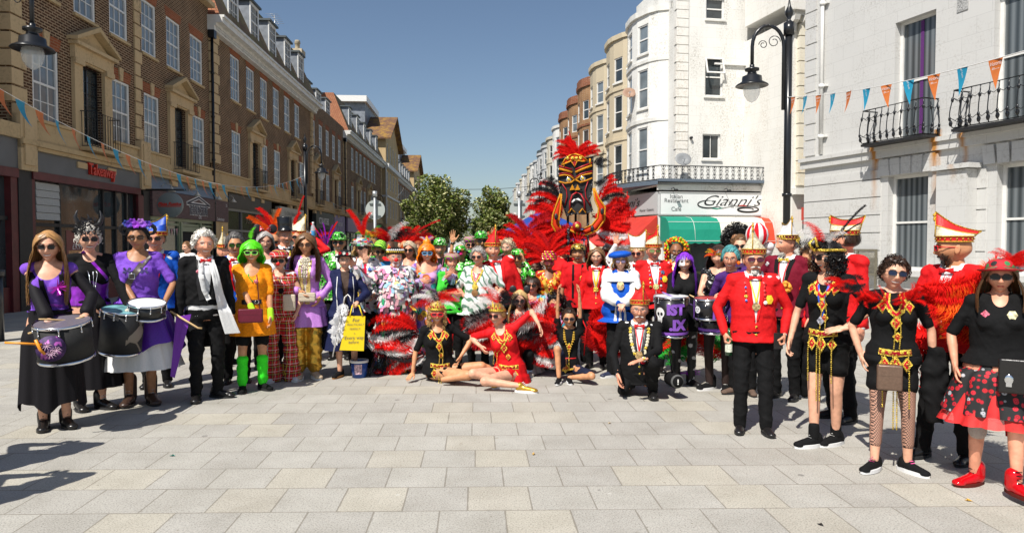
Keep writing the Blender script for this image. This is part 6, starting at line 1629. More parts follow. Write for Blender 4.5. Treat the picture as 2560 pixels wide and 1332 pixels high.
C_gbl=swirl('green black tiger stripe',[(.35,.85,.05),(.35,.85,.05),(.01,.02,.01)],12,1.2)
C_fun=[C_red,C_ogem]
def W_(P,p):return Matrix.Translation(P.e.location)@Matrix.Rotation(P.yaw,4,'Z')@Vector(p)
def WM(P):return Matrix.Translation(P.e.location)@Matrix.Rotation(P.yaw,4,'Z')
def bow_tie(P,m,w=.055,fz=.828,name='bow_tie'):
 c=Vector((tx(P,fz),P.tf((0,-.052*P.H,fz*P.H)).y,zh(P,fz)));mb=MB()
 for sg in(-1,1):
  mb.add([c+Vector((sg*.006,-.006,.010)),c+Vector((sg*w,-.004,.024)),c+Vector((sg*w,-.004,-.024)),c+Vector((sg*.006,-.006,-.010)),c+Vector((sg*w*.6,-.022,0))],[(0,1,4),(1,2,4),(2,3,4),(3,0,4)],True)
 mb.ball(c+Vector((0,-.010,0)),.011,6,4);return mb.build(name,m,P.e)
def collar(P,m,name='collar'):
 mb=MB();n=20;c=P.tf((0,.006*P.H,.842*P.H));r=.047*P.H*(.9 if P.fem else 1)
 vs=[]
 for k in range(n+1):
  w_=-math.pi/2+.25+(2*math.pi-.5)*k/n;op=1
  for rr,z in((r*.93,.028),(r*1.0,.030),(r*1.22,-.006)):vs.append(c+Vector((rr*math.cos(w_),rr*math.sin(w_)*.98,z-.02*(1 if math.sin(w_)<-.5 else 0))))
 mb.add(vs,[(3*i+k,3*i+k+1,3*i+k+4,3*i+k+3)for i in range(n)for k in(0,1)],True);return mb.build(name,m,P.e)
def jacket(P,m,shirt=C_wht,lap=None,tie='bow',tiem=None,vb=.60,vw=.060,hem=.49,buttons=M_gold,e=.012,trou=C_blk,shoe=True,flare=.012,hemw=None,badges=0,waist=None,name='jacket',sleeve=.97):
 top(P,shirt,1.0,.5,.002,'shirt',wr=0)
 if waist:drape(P,[(-.09,.585),(.09,.585)],.022,waist,'waistcoat',.004)
 vs=P.bvh
 top(P,m,sleeve,hem,e,name,vcut=(vb,vw),wr=.0045,flare=flare)
 s=P.s;lm=lap or m
 b2=P.bvh
 for sg in(-1,1):
  drape(P,[(sg*.010,vb+.02),(sg*(vw/s*.62+.012),(vb+.835)/2+.02),(sg*(vw/s+.010),.832)],.008*s,lm,'lapel',.007,8,w1=.027*s)
 if buttons:disc(P,.004,vb-.012,.010,buttons,'button',.006,10);disc(P,.004,vb-.055,.010,buttons,'button',.006,10)
 if shirt is not None:collar(P,shirt)
 if tie=='bow':bow_tie(P,tiem or C_redsh)
 if trou:trousers(P,trou)
 if shoe:shoes(P,C_leather)
def lanyard(P,m,zb=.70,w=.010,xw=.050,medal=M_gold,r=.030,second=None,gem=None):
 for sg in(-1,1):drape(P,[(sg*xw,.832),(0,zb)],w,m,'ribbon',.010,10)
 if medal:disc(P,0,zb-.022,r,medal,'medal',.014,12,gem=gem)
 if second:disc(P,.0,zb-.07,r*1.1,second,'medal',.014,10)
def pins(P,side,n,z0,z1,x,rg,mats=None,dx=.0):
 ms=mats or[M_gold,M_white,cm('enamel red',(.5,.02,.02),.3),cm('enamel blue',(.03,.1,.4),.3)]
 for i in range(n):
  t=i/max(1,n-1);disc(P,side*(x+dx*t),z0+(z1-z0)*t,rg.uniform(.010,.017),rg.choice(ms),'pin_badge',.012,8)
def kite(P,x,fz,w,h,name='jewelled_pendant',hang=0,bvh2=False):
 s=P.s;cx=x*s+tx(P,fz);cz=zh(P,fz);mb=MB()
 def q(dx,dz,off):
  p=sy(P,cx+dx,cz+dz,off);return p
 out=[(0,h*.45),(w*.5,0),(0,-h*.55),(-w*.5,0)];cy=sy(P,cx,cz,.012).y
 P0=[Vector((cx+a,min(cy,q(a,b,.012).y)+.004,cz+b))for a,b in out];P1=[Vector((cx+a*.68,min(cy,q(a,b,.012).y)-.001,cz+b*.68))for a,b in out];c=Vector((cx,cy-.004,cz))
 mb.m=0;mb.add([p-Vector((0,.004,0))for p in P0]+P1,[(0,1,5,4),(1,2,6,5),(2,3,7,6),(3,0,4,7)])
 mb.m=1;mb.add(P1+[c],[(0,1,4),(1,2,4),(2,3,4),(3,0,4)])
 mb.m=0;mb.tube(P0+[P0[0]],.0055,5);mb.ball(c,min(w,h)*.15,8,5,(1,.5,1));mb.m=2;mb.ball(c-Vector((0,min(w,h)*.07,0)),min(w,h)*.08,6,4,(1,.5,1))
 return mb.build(name,[M_gold,cm('red velvet',(.5,.008,.02),.7),M_gem],P.e)
def beads(P,pts3,m=M_gold,r=.007,name='bead_strand'):
 mb=MB();
 for i in range(len(pts3)-1):
  a,b=Vector(pts3[i]),Vector(pts3[i+1]);n=max(1,int((b-a).length/(r*2.1)))
  for j in range(n):mb.ball(a.lerp(b,j/n),r,5,3)
 return mb.build(name,m,P.e)
def dancer(P,belt=True,collar_=True,strands=True,beltz=.565,ext=0):
 """carnival dancer's red and gold jewelled collar, belt and bead strands"""
 s=P.s
 if collar_:
  rv=cm('red velvet',(.5,.008,.02),.7)
  for sg in(-1,1):
   drape(P,[(sg*.050,.835),(sg*.062,.79),(sg*.035,.755),(0,.735)],.020,M_gold,'collar_band',.008,8)
   drape(P,[(sg*.050,.835),(sg*.062,.79),(sg*.035,.755),(0,.735)],.009,rv,'collar_velvet',.013,8)
   kite(P,sg*.095,.775,.062,.085);disc(P,sg*.075,.80,.016,M_gold,'sequin_disc',.016);disc(P,sg*.045,.755,.014,M_gold,'sequin_disc',.016)
  kite(P,.0,.70,.072,.11);kite(P,.015,.635,.055,.07)
 if belt:
  z=beltz;drape(P,[(-.115,z),(0,z-.008),(.115,z)],.026*s,M_gold,'belt',.010,14);drape(P,[(-.112,z),(0,z-.008),(.112,z)],.014*s,cm('dark red velvet',(.25,.004,.01),.7),'belt_velvet',.015,14)
  for x in(-.085,-.04,.045,.09):disc(P,x,z,.013,M_gold,'sequin_disc',.018)
  for x,w_,h_ in((-.075,.065,.11),(.0,.075,.13),(.08,.065,.10)):
   kite(P,x,z-.055,w_,h_)
 if strands:
  for x in(-.02,.005,.09,-.095)[:4 if ext else 2]:
   z0,z1=zh(P,beltz)-.02,zh(P,beltz)-.30-ext*(.25 if abs(x)<.05 else.1)
   p0=sy(P,x*s+tx(P,beltz),z0,.018);y_=p0.y-.035;beads(P,[p0,(p0.x,y_-.01,z0-.12),(p0.x+.003,y_-.01,z1)])
  for x in(.025,-.015):
   p0=sy(P,x*s+tx(P,.72),zh(P,.735),.018);beads(P,[p0,sy(P,x*s+.01,zh(P,.66),.02),sy(P,x*s+.0,zh(P,.575),.024)],r=.006)
def hold(P,k,p=(0,-.030,-.078)):return WM(P)@(P.hM[k]@Vector(p))
def stick(P,k,tip,L=.38,m=None,label='',knob=0,back=.12,cat='drumstick',name='drumstick',r=.008):
 h=hold(P,k);t=WM(P)@Vector(tip);d=(t-h).normalized();a=h-d*back;b=a+d*L
 e=MB();e.tube([Vector((0,0,0)),(b-a)*.9,(b-a)],[r,r,r*.5],8)
 if knob:e.m=1;e.ball(b-a,knob,10,7);
 o=e.build(name,[m or mat('pale wood',(.62,.42,.20),.5,noise=.1),mat('felt knob',(.65,.60,.48),.9)],None);o.location=a;return tag(o,label,cat)
def drum(P,c,r,h,label,shell,head_m=None,tilt=(14,0),lugs=8,extra=None,skirt_m=None):
 w=WM(P)@Vector(c);e=empty('drum',w,P.yaw,label,'drum');Mt=Euler((R(tilt[0]),R(tilt[1]),0)).to_matrix().to_4x4()
 def lk(mb,name,m,par=e):mb.V=[tuple(Mt@Vector(v))for v in mb.V];return mb.build(name,m,par)
 k=MB();k.lathe([(.001,-h/2),(r,-h/2),(r,h/2),(.001,h/2)],(0,0,0),36);lk(k,'shell',shell)
 k=MB();k.lathe([(.001,h/2+.006),(r*1.0,h/2+.006),(r*1.0,h/2+.001)],(0,0,0),36,smooth=False);lk(k,'drum_head',head_m or mat('white drum skin',(.65,.66,.66),.4,noise=.05))
 for z in(h/2+.004,-h/2):
  k=MB();k.lathe([(r*1.0,.008),(r*1.035,.010),(r*1.04,-.012),(r*1.0,-.014)],(0,0,z),36);lk(k,'rim',M_silver)
 k=MB()
 for i in range(lugs):a=2*math.pi*i/lugs;x,y=r*1.03*math.cos(a),r*1.03*math.sin(a);k.tube([(x,y,h/2),(x,y,h/2-.055)],.006,5);k.ball((x,y,h/2-.055),.010,6,4)
 lk(k,'tension_rods',M_silver)
 if skirt_m:k=MB();k.lathe([(r*1.01,-h/2+.05),(r*1.012,-h/2+.02)],(0,0,0),36);lk(k,'band',skirt_m)
 return e,Mt
def drum_text(e,Mt,r,txt,size,m,ang,z,sx=1,name='drum_lettering',bold=.004):
 """letters bent round the shell; ang=0 is the front (-y)"""
 me=text_mesh(txt,size,m,sx=sx,bold=bold)
 for v in me.vertices:
  a=R(ang)+v.co.x/r;v.co=Mt@Vector((math.sin(a)*(r+.004),-math.cos(a)*(r+.004),z+v.co.y))
 return link(name,me,e)
def strap(P,x0,x1,z0=.83,z1=.56,w=.016,m=C_blk,label=None):return drape(P,[(x0,z0),(x1,z1)],w,m,'strap',.009,16,label=label)
def who(label,px,Y,ey,**k):
 z=CAMH+(610-ey)*Y/F;kk=dict(H=z/.925);kk.update(k);P=person(label,px,Y,**kk);return P
def bag(name,loc,size,m,label,cat,rz=0,flap=None):
 e=empty(name,loc,rz,label,cat);b=bmesh.new();bmesh.ops.create_cube(b,size=1);bmesh.ops.scale(b,vec=size,verts=b.verts);bmesh.ops.bevel(b,geom=b.edges,offset=min(size)*.35,segments=3,profile=.6,affect='EDGES')
 me=bpy.data.meshes.new(name);b.to_mesh(me);b.free();me.materials.append(m);me.polygons.foreach_set('use_smooth',[True]*len(me.polygons));link('pouch',me,e)
 f=MB();sx,sy_,sz=size;f.box(-sx*.46,sx*.46,-sy_*.53,-sy_*.50,sz*.08,sz*.44);f.build('flap',flap or m,e);return e
RG=random.Random(77)
RED=C_redsh
P=who('long-haired woman in purple and black dress playing a black drum, far left',122,6.0,617,fem=True,skin_='fair',arms=[(.04,-.34,.99),(.30,-.27,1.03)],hands=('grip','grip'),mouth='smile',feet=((-.07,.02),(.10,.03)),turn=-4,hpalm=((0,.3,-1),(0,.3,-1)),eyes=False)
top(P,C_pur,0,.60,.008,'bodice',scoop=(.13,.105));v_,f_=P.last
sheer=cm('black chiffon',(.008,.007,.009),.7)
sl=MB()
for k in(0,1):
 S_,E_,Wr=P.arm[k];capsule(sl,S_.lerp(E_,.28),.046,E_,.050);capsule(sl,E_,.050,E_.lerp(Wr,.85),.056);capsule(sl,E_.lerp(Wr,.7)+Vector((0,0,-.05)),.05,E_.lerp(Wr,.8)+Vector((0,0,-.16)),.03)
vv,ff=remesh(sl,P.vox,3);part(P,'sleeves',vv,ff,sheer)
skirt(P,sheer,.61,.13,.035,7,.016,'long_skirt',uneven=.04,e=.026);drape(P,[(-.10,.625),(0,.64),(.10,.625)],.012,C_dpur,'trim',.008)
for sg in(-1,1):drape(P,[(sg*.10,.80),(sg*.055,.835)],.010,C_blk,'strap',.006,6)
strap(P,-.07,.02,.83,.60);strap(P,.09,.16,.80,.60)
mb=MB();c=sy(P,.085,zh(P,.725),.02)
for i in range(26):d=Vector((RG.gauss(0,1),-.5,RG.gauss(-.6,1))).normalized();ribbon(mb,[c,c+d*.03,c+d*.075],.007,.002,[Vector((0,-1,0))]*3)
mb.build('tinsel_brooch',mat('magenta foil',(.6,.03,.5),.2,.6,noise=0),P.e)
put_hair(P,'long','honey',length=.40,n=950,fringe=False,part=.02,curl=.006);glasses(P,(.06,.02,.01),w=.027,h=.019)
shoes(P,C_leather,'boot',lace=C_blk2,rot=(-5,25),sz=1.06)
finish(P)
e,Mt=drum(P,(.16,-.40,.83),.205,.30,'black drum with a purple firework disc, held by the long-haired woman',cm('matt black drum shell',(.03,.03,.03),.6,bump=0),cm('shiny purple black drum skin',(.16,.14,.17),.15,bump=0),tilt=(10,-4))
dm=MB();dm.lathe([(.001,0),(.10,0),(.105,.004),(.001,.006)],(0,0,0),28);fan_m=sequin('purple paper disc',[(0,(.05,.02,.10)),(.55,(.09,.03,.16)),(.85,(.45,.1,.45))],40,0,.6)
o=dm.build('paper_disc',fan_m,e,Matrix.Translation((-.06,-.225,-.04))@Matrix.Rotation(R(-12),4,'Y')@Matrix.Rotation(R(90),4,'X'))
mb=MB()
for j,(cx,cz)in enumerate(((-.025,.03),(.03,-.02),(-.01,-.04))):
 for i in range(9):a=i*.7;mb.tube([(cx,cz,.009),(cx+.03*math.cos(a),cz+.03*math.sin(a),.010),(cx+.042*math.cos(a),cz+.03*math.sin(a)-.012,.010)],.0022,4)
mb.build('firework_pattern',mat('white pink ink',(.7,.45,.6),.6,noise=0),o)
mb=MB();mb.tube([(-.36,-.25,.03),(-.12,-.235,.0)],.009,6);mb.tube([(-.16,-.24,.04),(-.13,-.245,-.04),(-.10,-.24,-.08)],.012,5);mb.build('handle',mat('orange plastic',(.8,.30,.02),.4,noise=0),e)
stick(P,0,(.45,-.36,1.06),.42,label='wooden drumstick in the right hand of the long-haired woman',back=.16);stick(P,1,(-.05,-.45,1.02),.38,label='wooden drumstick in the left hand of the long-haired woman',back=.05)
P=who('grey-haired woman in black horned headdress and purple corset with mallets',222,6.75,598,fem=True,arms=[(.12,-.34,.93),(.33,-.28,.98)],hands=('relax','relax'),turn=10,hpalm=((0,0,-1),(0,0,-1)),feet=((-.10,0),(.08,-.05)),eyes=False,lipc=(.15,.01,.03))
top(P,C_blk,.95,.58,.010,'blouse',scoop=(.06,.06),puff=.02);top(P,C_dpur,0,.56,.016,'corset',cut=lambda p:zh(P,.69)-p[:,2]+.02*np.cos(p[:,0]*30))
skirt(P,sheer,.60,.12,.08,8,.02,'long_skirt')
for a in(.02,-.02,.05):beads(P,[sy(P,a-.03,zh(P,.82),.02),sy(P,a,zh(P,.74),.02),sy(P,a*.5,zh(P,.66),.024)],M_silver,.005,'necklace')
disc(P,.0,.645,.016,M_gem,'pendant');put_hair(P,'shortcurl','white',n=500,thick=.014);glasses(P,(.02,.01,.02),w=.028,h=.018)
mb=MB()
for sg in(-1,1):mb.tube([(sg*.05,-.02,.10),(sg*.085,-.03,.14),(sg*.10,-.02,.185),(sg*.085,-.04,.235)],[.022,.020,.014,.004],8)
for i in range(160):d=Vector((RG.gauss(0,.9),RG.gauss(0,.7),abs(RG.gauss(0,.6)))).normalized();p=head_r(d,.02)+Vector((0,.01,.03));q_=p+Vector((RG.gauss(0,.02),RG.gauss(0,.02),RG.uniform(.0,.05)));ribbon(mb,[p,p.lerp(q_,.5)+Vector((.01,0,0)),q_],.010,.003,[Vector((0,-1,0))]*3)
add(P,mb,'horned_headdress',C_blk2,P.Mh);drape(P,[(-.06,.86),(.02,.80),(.14,.70)],.014,C_dpur,'sash',.012)
shoes(P,C_leather,'boot',rot=(-5,30),sz=1.1,lace=M_silver);finish(P)
dshell=sequin('black drum shell with pale skulls',[(0,(.012,.012,.013)),(.72,(.02,.02,.02)),(.80,(.22,.19,.16)),(.97,(.45,.6,.02))],9,0,.6)
drum(P,(.22,-.40,.80),.185,.40,'black drum with pale skull print and laces, held by the horned woman',dshell,cm('teal drum skin',(.15,.35,.38),.4,noise=.5,scale=9),tilt=(10,4),lugs=12)
stick(P,0,(.33,-.42,1.02),.30,label='white-headed mallet nearer the long-haired woman',knob=.024,back=.04,cat='mallet',name='mallet');stick(P,1,(.26,-.48,.99),.26,label='white-headed mallet in the horned woman\'s left hand',knob=.024,back=.04,cat='mallet',name='mallet')
P=who('woman in a purple butterfly T-shirt with ram horns and purple flowers on her head',345,6.95,594,fem=True,skin_='mid',w=1.12,arms=[(.03,-.27,1.02),(.26,-.25,1.05)],hands=('relax','grip'),mouth='closed',turn=-4,eyes=False,hpalm=((0,0,-1),(0,0,-1)))
top(P,C_pur,.42,.52,.014,'tshirt',scoop=(.08,.10),flare=.02,wr=.006);skirt(P,C_wht,.56,.205,.17,12,.016,'petticoat');skirt(P,cm('violet silk scarf',(.10,.02,.36),.45),.57,.33,.15,6,.03,'overskirt',e=.03,uneven=.06)
for sg in(-1,1):
 mb=MB();c=sy(P,sg*.075,zh(P,.745),.008)
 for a in(.6,2.5,-.5,3.6):mb.add([c,c+Vector((.035*math.cos(a-.4),-.002,.04*math.sin(a-.4))),c+Vector((.045*math.cos(a),-.002,.05*math.sin(a))),c+Vector((.03*math.cos(a+.5),-.002,.035*math.sin(a+.5)))],[(0,1,2,3)])
 mb.build('butterfly_print',cm('teal wine print',(.06,.05,.13),.8,noise=.8,scale=60),P.e)
drape(P,[(.10,.83),(-.02,.72),(-.10,.64)],.028,cm('taupe leather strap',(.09,.07,.06),.4),'cross_strap',.008);mb=MB();c=sy(P,-.035,zh(P,.715),.016);mb.tube([c+Vector(p)for p in((-.025,0,-.025),(.025,0,-.025),(.025,0,.025),(-.025,0,.025),(-.025,0,-.025))],.005,5);mb.build('buckle',M_silver,P.e)
put_hair(P,'short','black',n=500,thick=.010);glasses(P,(.02,.015,.01),w=.027,h=.018,lens=mat('brown lens',(.05,.02,.008),.08,noise=0))
for sg in(-1,1):mb=MB();mb.tube([(sg*(.085+.045*math.sin(t)),.0+.01*t,.075+.045*math.cos(t))for t in[i*.5 for i in range(11)]],[.020-.0015*i for i in range(11)],8);add(P,mb,'ram_horn',C_blk2,P.Mh)
def flowers(P,spots,cols,r=.03,name='flower',M_=None):
 for(x,y,z),c in zip(spots,cols):
  mb=MB();c0=Vector((x,y,z))
  for k in range(3):
   for i in range(6):a=i*1.05+k*.5;d=Vector((math.cos(a),-.35*k,math.sin(a)));q_=Vector((-math.sin(a),0,math.cos(a)));L=r*(1-.25*k);o=Vector((0,-r*.3*k,0));mb.add([c0+o,c0+o+d*L*.6+q_*L*.4,c0+o+d*L,c0+o+d*L*.6-q_*L*.4],[(0,1,2,3)])
  add(P,mb,name,cm('petal %s'%(c,),c,.6,scale=50),M_ or P.Mh)
flowers(P,[(0,-.085,.115),(-.05,-.07,.12),(.05,-.07,.12),(-.075,-.03,.13),(.08,-.03,.125),(-.03,-.05,.145),(.03,-.05,.145)],[(.35,.06,.6),(.10,.05,.4),(.30,.1,.6),(.05,.08,.35),(.10,.05,.4),(.25,.05,.5),(.45,.2,.6)],.036)
shoes(P,cm('brown black boot leather',(.05,.028,.02),.35),'boot',lace=M_silver,high=.10,sz=1.2,rot=(5,20));finish(P)
drum(P,(.12,-.36,.99),.165,.13,'shallow snare drum with white skin held by the purple T-shirt woman',cm('black drum shell',(.015,.015,.015),.3,bump=0),tilt=(12,4),lugs=10)
stick(P,0,(.30,-.36,1.08),.40,label='light drumstick in the purple T-shirt woman\'s right hand',back=.17)
fn_=empty('folded_fan',WM(P)@Vector((.36,-.22,.90)),P.yaw,'purple folded paper fan hanging beside the purple T-shirt woman','fan')
mb=MB();mb.add([(0,0,0),(.14,-.01,.02),(-.02,.0,-.62),(-.06,0,-.60)],[(0,1,2,3)]);mb.add([(0,-.01,0),(.07,-.02,.01),(-.035,.01,-.62)],[(0,1,2)]);mb.build('cloth',cm('purple nylon',(.17,.02,.38),.5),fn_);mb=MB();mb.tube([(-.05,-.03,.06),(.20,-.03,-.12),(.24,-.03,-.125)],.010,5);mb.build('handle',mat('pale wood'),fn_)
P=who('man in blue and gold cap and blue jacket behind the purple T-shirt woman',388,7.8,597,skin_='red',w=1.15,turn=-3,eyes=False)
jacket(P,C_blu,lap=C_red,tie='bow',vw=.07);glasses(P,(.05,.01,.01),w=.027,h=.018);carnival_cap(P,'blue','red',h=.16,turn=70);put_hair(P,'balding','grey',n=150);finish(P)
P=who('white-haired man in black tailcoat with a long white silk scarf',510,7.15,610,skin_='red',w=1.08,turn=14,arms=['down','down'],mouth='smile',hands=('relax','relax'),feet=((-.10,-.03),(.12,.03)),belly=.01)
top(P,C_wht,.98,.50,.002,'shirt',wr=0)
top(P,C_blk,.93,.565,.018,'tailcoat',vcut=(.575,.058),wr=.006)
for sg in(-1,1):drape(P,[(sg*.05,.60),(sg*.075,.70),(sg*.055,.832)],.026,C_blk2,'lapel',.006,8)
trousers(P,C_blk,wr=.007);collar(P,C_wht);bow_tie(P,RED)
mb=MB();tl=[(-.16,.02,.56*P.H),(-.15,.12,.56*P.H),(.15,.12,.56*P.H),(.16,.02,.56*P.H)];mb.add([Vector(p)for p in tl]+[Vector((-.15,.10,.33*P.H)),Vector((-.12,.17,.30*P.H)),Vector((.12,.17,.30*P.H)),Vector((.15,.10,.33*P.H))],[(0,1,5,4),(1,2,6,5),(2,3,7,6)],True);mb.build('coat_tails',C_blk,P.e)
drape(P,[(-.045,.83),(-.06,.74),(-.035,.66),(.01,.60)],.024,cm('white silk',(.74,.74,.73),.5,noise=.06),'scarf_side',.014)
mb=MB();vs=[];K=22
for i in range(K+1):
 t=i/K;fz=.835-.44*t;x=.05+.085*t+.09*t*t;w_=.024+.05*t
 for j in range(7):u=j/6*2-1;p=sy(P,(x+u*w_)*P.s,zh(P,max(fz,.55)),.020+.008*math.sin(u*8+t*5));vs.append(Vector((p.x,min(p.y,-.10)-.05*t if fz>.55 else-.16-.02*t+.008*math.sin(u*8+t*5),fz*P.H)))
mb.add(vs,[(7*i+j,7*i+j+1,7*i+j+8,7*i+j+7)for i in range(K)for j in range(6)],True);o=mb.build('scarf',mat('white silk'),P.e)
disc(P,-.085,.765,.020,cm('flag badge',(.5,.1,.15),.4,noise=.9,scale=90),'badge',sides=4);disc(P,.095,.74,.016,C_redsh,'buttonhole');put_hair(P,'shortcurl','white',n=900,thick=.022);shoes(P,C_leather,rot=(15,45),sz=1.08);finish(P,'white')
P=who('man with glasses and tall gold cone cap looking right, behind the white-haired man',562,9.2,628,skin_='red',turn=60,eyes=False)
jacket(P,C_wht,lap=C_red,tie='bow');glasses(P,(.02,.02,.05),clear=True);carnival_cap(P,'gold','red',h=.19,turn=-70,z0=.045);finish(P)
P=who('grey-haired man in mirrored sunglasses and blue jacket with red collar',587,8.05,613,skin_='tan',turn=6,arms=['down',(.05,-.20,.93)],eyes=False,w=1.05,hands=('relax','flat'))
jacket(P,C_blu,lap=C_red,tie='bow',vw=.065);pins(P,1,4,.70,.79,.05,RG);put_hair(P,'short','dgrey',n=600,thick=.016);glasses(P,(.02,.02,.02),lens=mat('green mirror lens',(.05,.12,.02),.08,.6,noise=0),w=.029,h=.02);finish(P,'dgrey')
P=who('woman in neon green wig, orange tunic and green leg warmers holding a wine purse',629,7.6,631,fem=True,skin_='tan',w=1.12,arms=[(.02,-.24,.90),(.20,-.15,.78)],hands=('flat','relax'),turn=0,eyes=False,belly=.015,feet=((-.11,-.06),(.10,0)))
top(P,C_org,.45,.52,.018,'tunic',scoop=(.11,.085),flare=.005,wr=.006,puff=.01);skirt(P,C_org,.56,.375,.025,7,.010,'tunic_skirt',e=.02)
drape(P,[(-.105,.60),(.105,.60)],.024,C_leather,'belt',.008);mb=MB();c=sy(P,.055,zh(P,.60),.018);mb.tube([c+Vector((.022*math.cos(t),0,.022*math.sin(t)))for t in[i*.63 for i in range(11)]],.004,5);mb.build('buckle',M_silver,P.e)
trousers(P,C_blk,hem=.36,top_=.53);beads(P,[sy(P,-.055,zh(P,.83),.012),sy(P,-.03,zh(P,.77),.014),sy(P,.01,zh(P,.735),.014),sy(P,.045,zh(P,.79),.014),sy(P,.055,zh(P,.83),.012)],mat('green beads',(.05,.6,.03),.3,noise=0),.008,'necklace')
strap(P,.05,.085,.83,.55,.005,C_wine);disc(P,.05,.735,.022,cm('flag badge'),'badge')
for hp,kn,an in P.legs:mb=MB();capsule(mb,kn+Vector((0,-.005,-.10)),.060,an+Vector((0,0,.02)),.056);vv,ff=remesh(mb,P.vox,2);vv=vv+normals(vv,ff)*(.004*np.sin(vv[:,2]*55)+wrinkle(vv,.003,12,1))[:,None];part(P,'leg_warmer',vv,ff,C_ngr)
mb=MB()
for k in(0,1):S_,E_,Wr=P.arm[k];capsule(mb,E_.lerp(Wr,.72),.034,Wr.lerp(E_,-.12),.034)
vv,ff=remesh(mb,P.vox*.8,2);part(P,'fingerless_gloves',vv,ff,cm('neon yellow green net',(.40,.80,.03),.8))
put_hair(P,'bob','green',length=.10,n=1100,thick=.022);P2=P
glasses(P,(.30,.85,.12),w=.030,h=.021,y=-.002,thick=.004);feather(P.e,P.Mh@Vector((0,0,.13)),(-.25,0,1),.14,'ngreen','fluff')
shoes(P,C_blk,'sneaker',sole=M_blackmatt,rot=(0,35),sz=1.02);finish(P)
bag('purse',WM(P)@Vector((.0,-.33,.865)),(.25,.06,.15),C_wine,'wine red leather purse held against the orange tunic','purse',P.yaw)
P=who('grey-haired woman with round black ears and red polka-dot bow, white top',663,9.0,605,fem=True,w=1.1,turn=6,mouth='smile')
top(P,C_wht,.3,.52,.012,'tshirt',scoop=(.07,.10));trousers(P,C_blk);put_hair(P,'long','grey',length=.20,n=500,fringe=False);glasses(P,(.2,.05,.05),clear=True)
def ears(P,r=.05,bowm=None,z=.15,bow=True):
 for sg in(-1,1):mb=MB();ellip(mb,(sg*.085,0,z),(r,.012,r),16,10);add(P,mb,'ear',C_blk2,P.Mh)
 if bow:
  mb=MB()
  for sg in(-1,1):mb.add([Vector(p)for p in((sg*.005,-.02,z-.012),(sg*.06,-.025,z+.035),(sg*.065,-.025,z-.03),(sg*.03,-.055,z))],[(0,1,3),(1,2,3),(2,0,3)])
  add(P,mb,'bow',bowm,P.Mh)
def dots():
 m,n,l,b=nodes('red cloth with white dots');tc=n.new('ShaderNodeTexCoord');v=n.new('ShaderNodeTexVoronoi');v.inputs['Scale'].default_value=34;v.inputs['Randomness'].default_value=.3;l.new(tc.outputs['Object'],v.inputs['Vector']);k=math_(n,l,'LESS_THAN',v.outputs['Distance'],.33);l.new(mixc(n,l,k,(.6,.01,.015),(.75,.75,.75)),b.inputs['Base Color']);return m
C_dots=dots();ears(P,.052,C_dots);shoes(P,C_leather);finish(P)
P=who('clown woman in red tartan cap, waistcoat and wide tartan trousers with red nose',698,8.1,652,fem=True,w=1.15,turn=-4,arms=[(-.14,-.12,.86),(.20,-.10,.82)],eyes=False,mouth='smile',feet=((-.09,0),(.13,.02)))
top(P,C_wht,.0,.52,.008,'vest',scoop=(.07,.07));top(P,C_tart,.10,.50,.016,'waistcoat',vcut=(.66,.06),flare=.02);drape(P,[(-.02,.80),(0,.70),(.01,.60)],.035,C_tart,'tie',.014,w1=.05);disc(P,.035,.70,.035,C_blk,'heart_patch',.022,8)
trousers(P,C_tart,e=.018,flare=.035,wide=.012,wr=.008);put_hair(P,'short','dbrown',n=300);hat_lathe(P,[(.001,.075),(.06,.072),(.10,.045),(.115,.015),(.10,-.005),(.086,-.012)],C_tart,z0=.055,name='flat_cap',tilt=8)
mb=MB();mb.add([Vector((x*.085,-.075-.045*math.sqrt(max(0,1-x*x)),.052-.012*math.sqrt(max(0,1-x*x))))for x in[i/8-1 for i in range(17)]]+[Vector((x*.085,-.06,.055))for x in[i/8-1 for i in range(17)]],[(i,i+1,18+i,17+i)for i in range(16)]);add(P,mb,'cap_peak',C_tart,P.Mh)
glasses(P,(.01,.01,.01),w=.031,h=.021);mb=MB();mb.ball((0,fy(True,0,-.035)-.008,-.033),.021,12,8);add(P,mb,'clown_nose',mat('red foam',(.75,.005,.005),.6,noise=.05),P.Mh)
bow_tie(P,C_tart,.08,.80);shoes(P,cm('white trainer',(.65,.66,.68),.5),'sneaker',M_sole,rot=(10,25));finish(P)
bag('shoulder_bag',WM(P)@Vector((.13,-.21,.95)),(.14,.06,.19),C_tanl,'small beige shoulder bag on the tartan clown\'s hip','bag',P.yaw)
P=who('tall man in black top hat and dinner jacket with white collar',713,9.4,590,skin_='red',w=1.2,turn=16,mouth='smile')
jacket(P,C_blk,lap=C_blk2,tie='bow',tiem=C_blk2,vw=.07);top_hat(P);lanyard(P,mat('yellow ribbon',(.75,.5,.02),.5,noise=0),.70,.008,.045);finish(P,'grey')
P=who('person in red feathered headdress mostly hidden behind the top hat man',684,10.4,606,fem=True,skin_='tan',eyes=False);top(P,C_ogem,.4,.5,.012,'costume');trousers(P,C_blk);glasses(P);fan(P.e,P.Mh@Vector((0,.06,.08)),8,70,135,.42,['red','dred','orange'],RG);finish(P)
mb=MB();mb.tube([P.Mh@Vector((-.09+.05*math.sin(t*2.2),-.03,.09-.05*t))for t in[i/3 for i in range(13)]],.016,6);mb.build('gold_frame',M_goldp,P.e)
P=who('man in gold pointed cap raising a water bottle behind the lilac-coated woman',746,10.3,593,skin_='red',turn=-5,eyes=False,arms=['down',(.24,-.10,1.72)],hands=('relax','grip'),elbow=(None,(.6,-.2,-.8)),hdir=(None,(0,0,1)),hpalm=(None,(-.3,-1,0)))
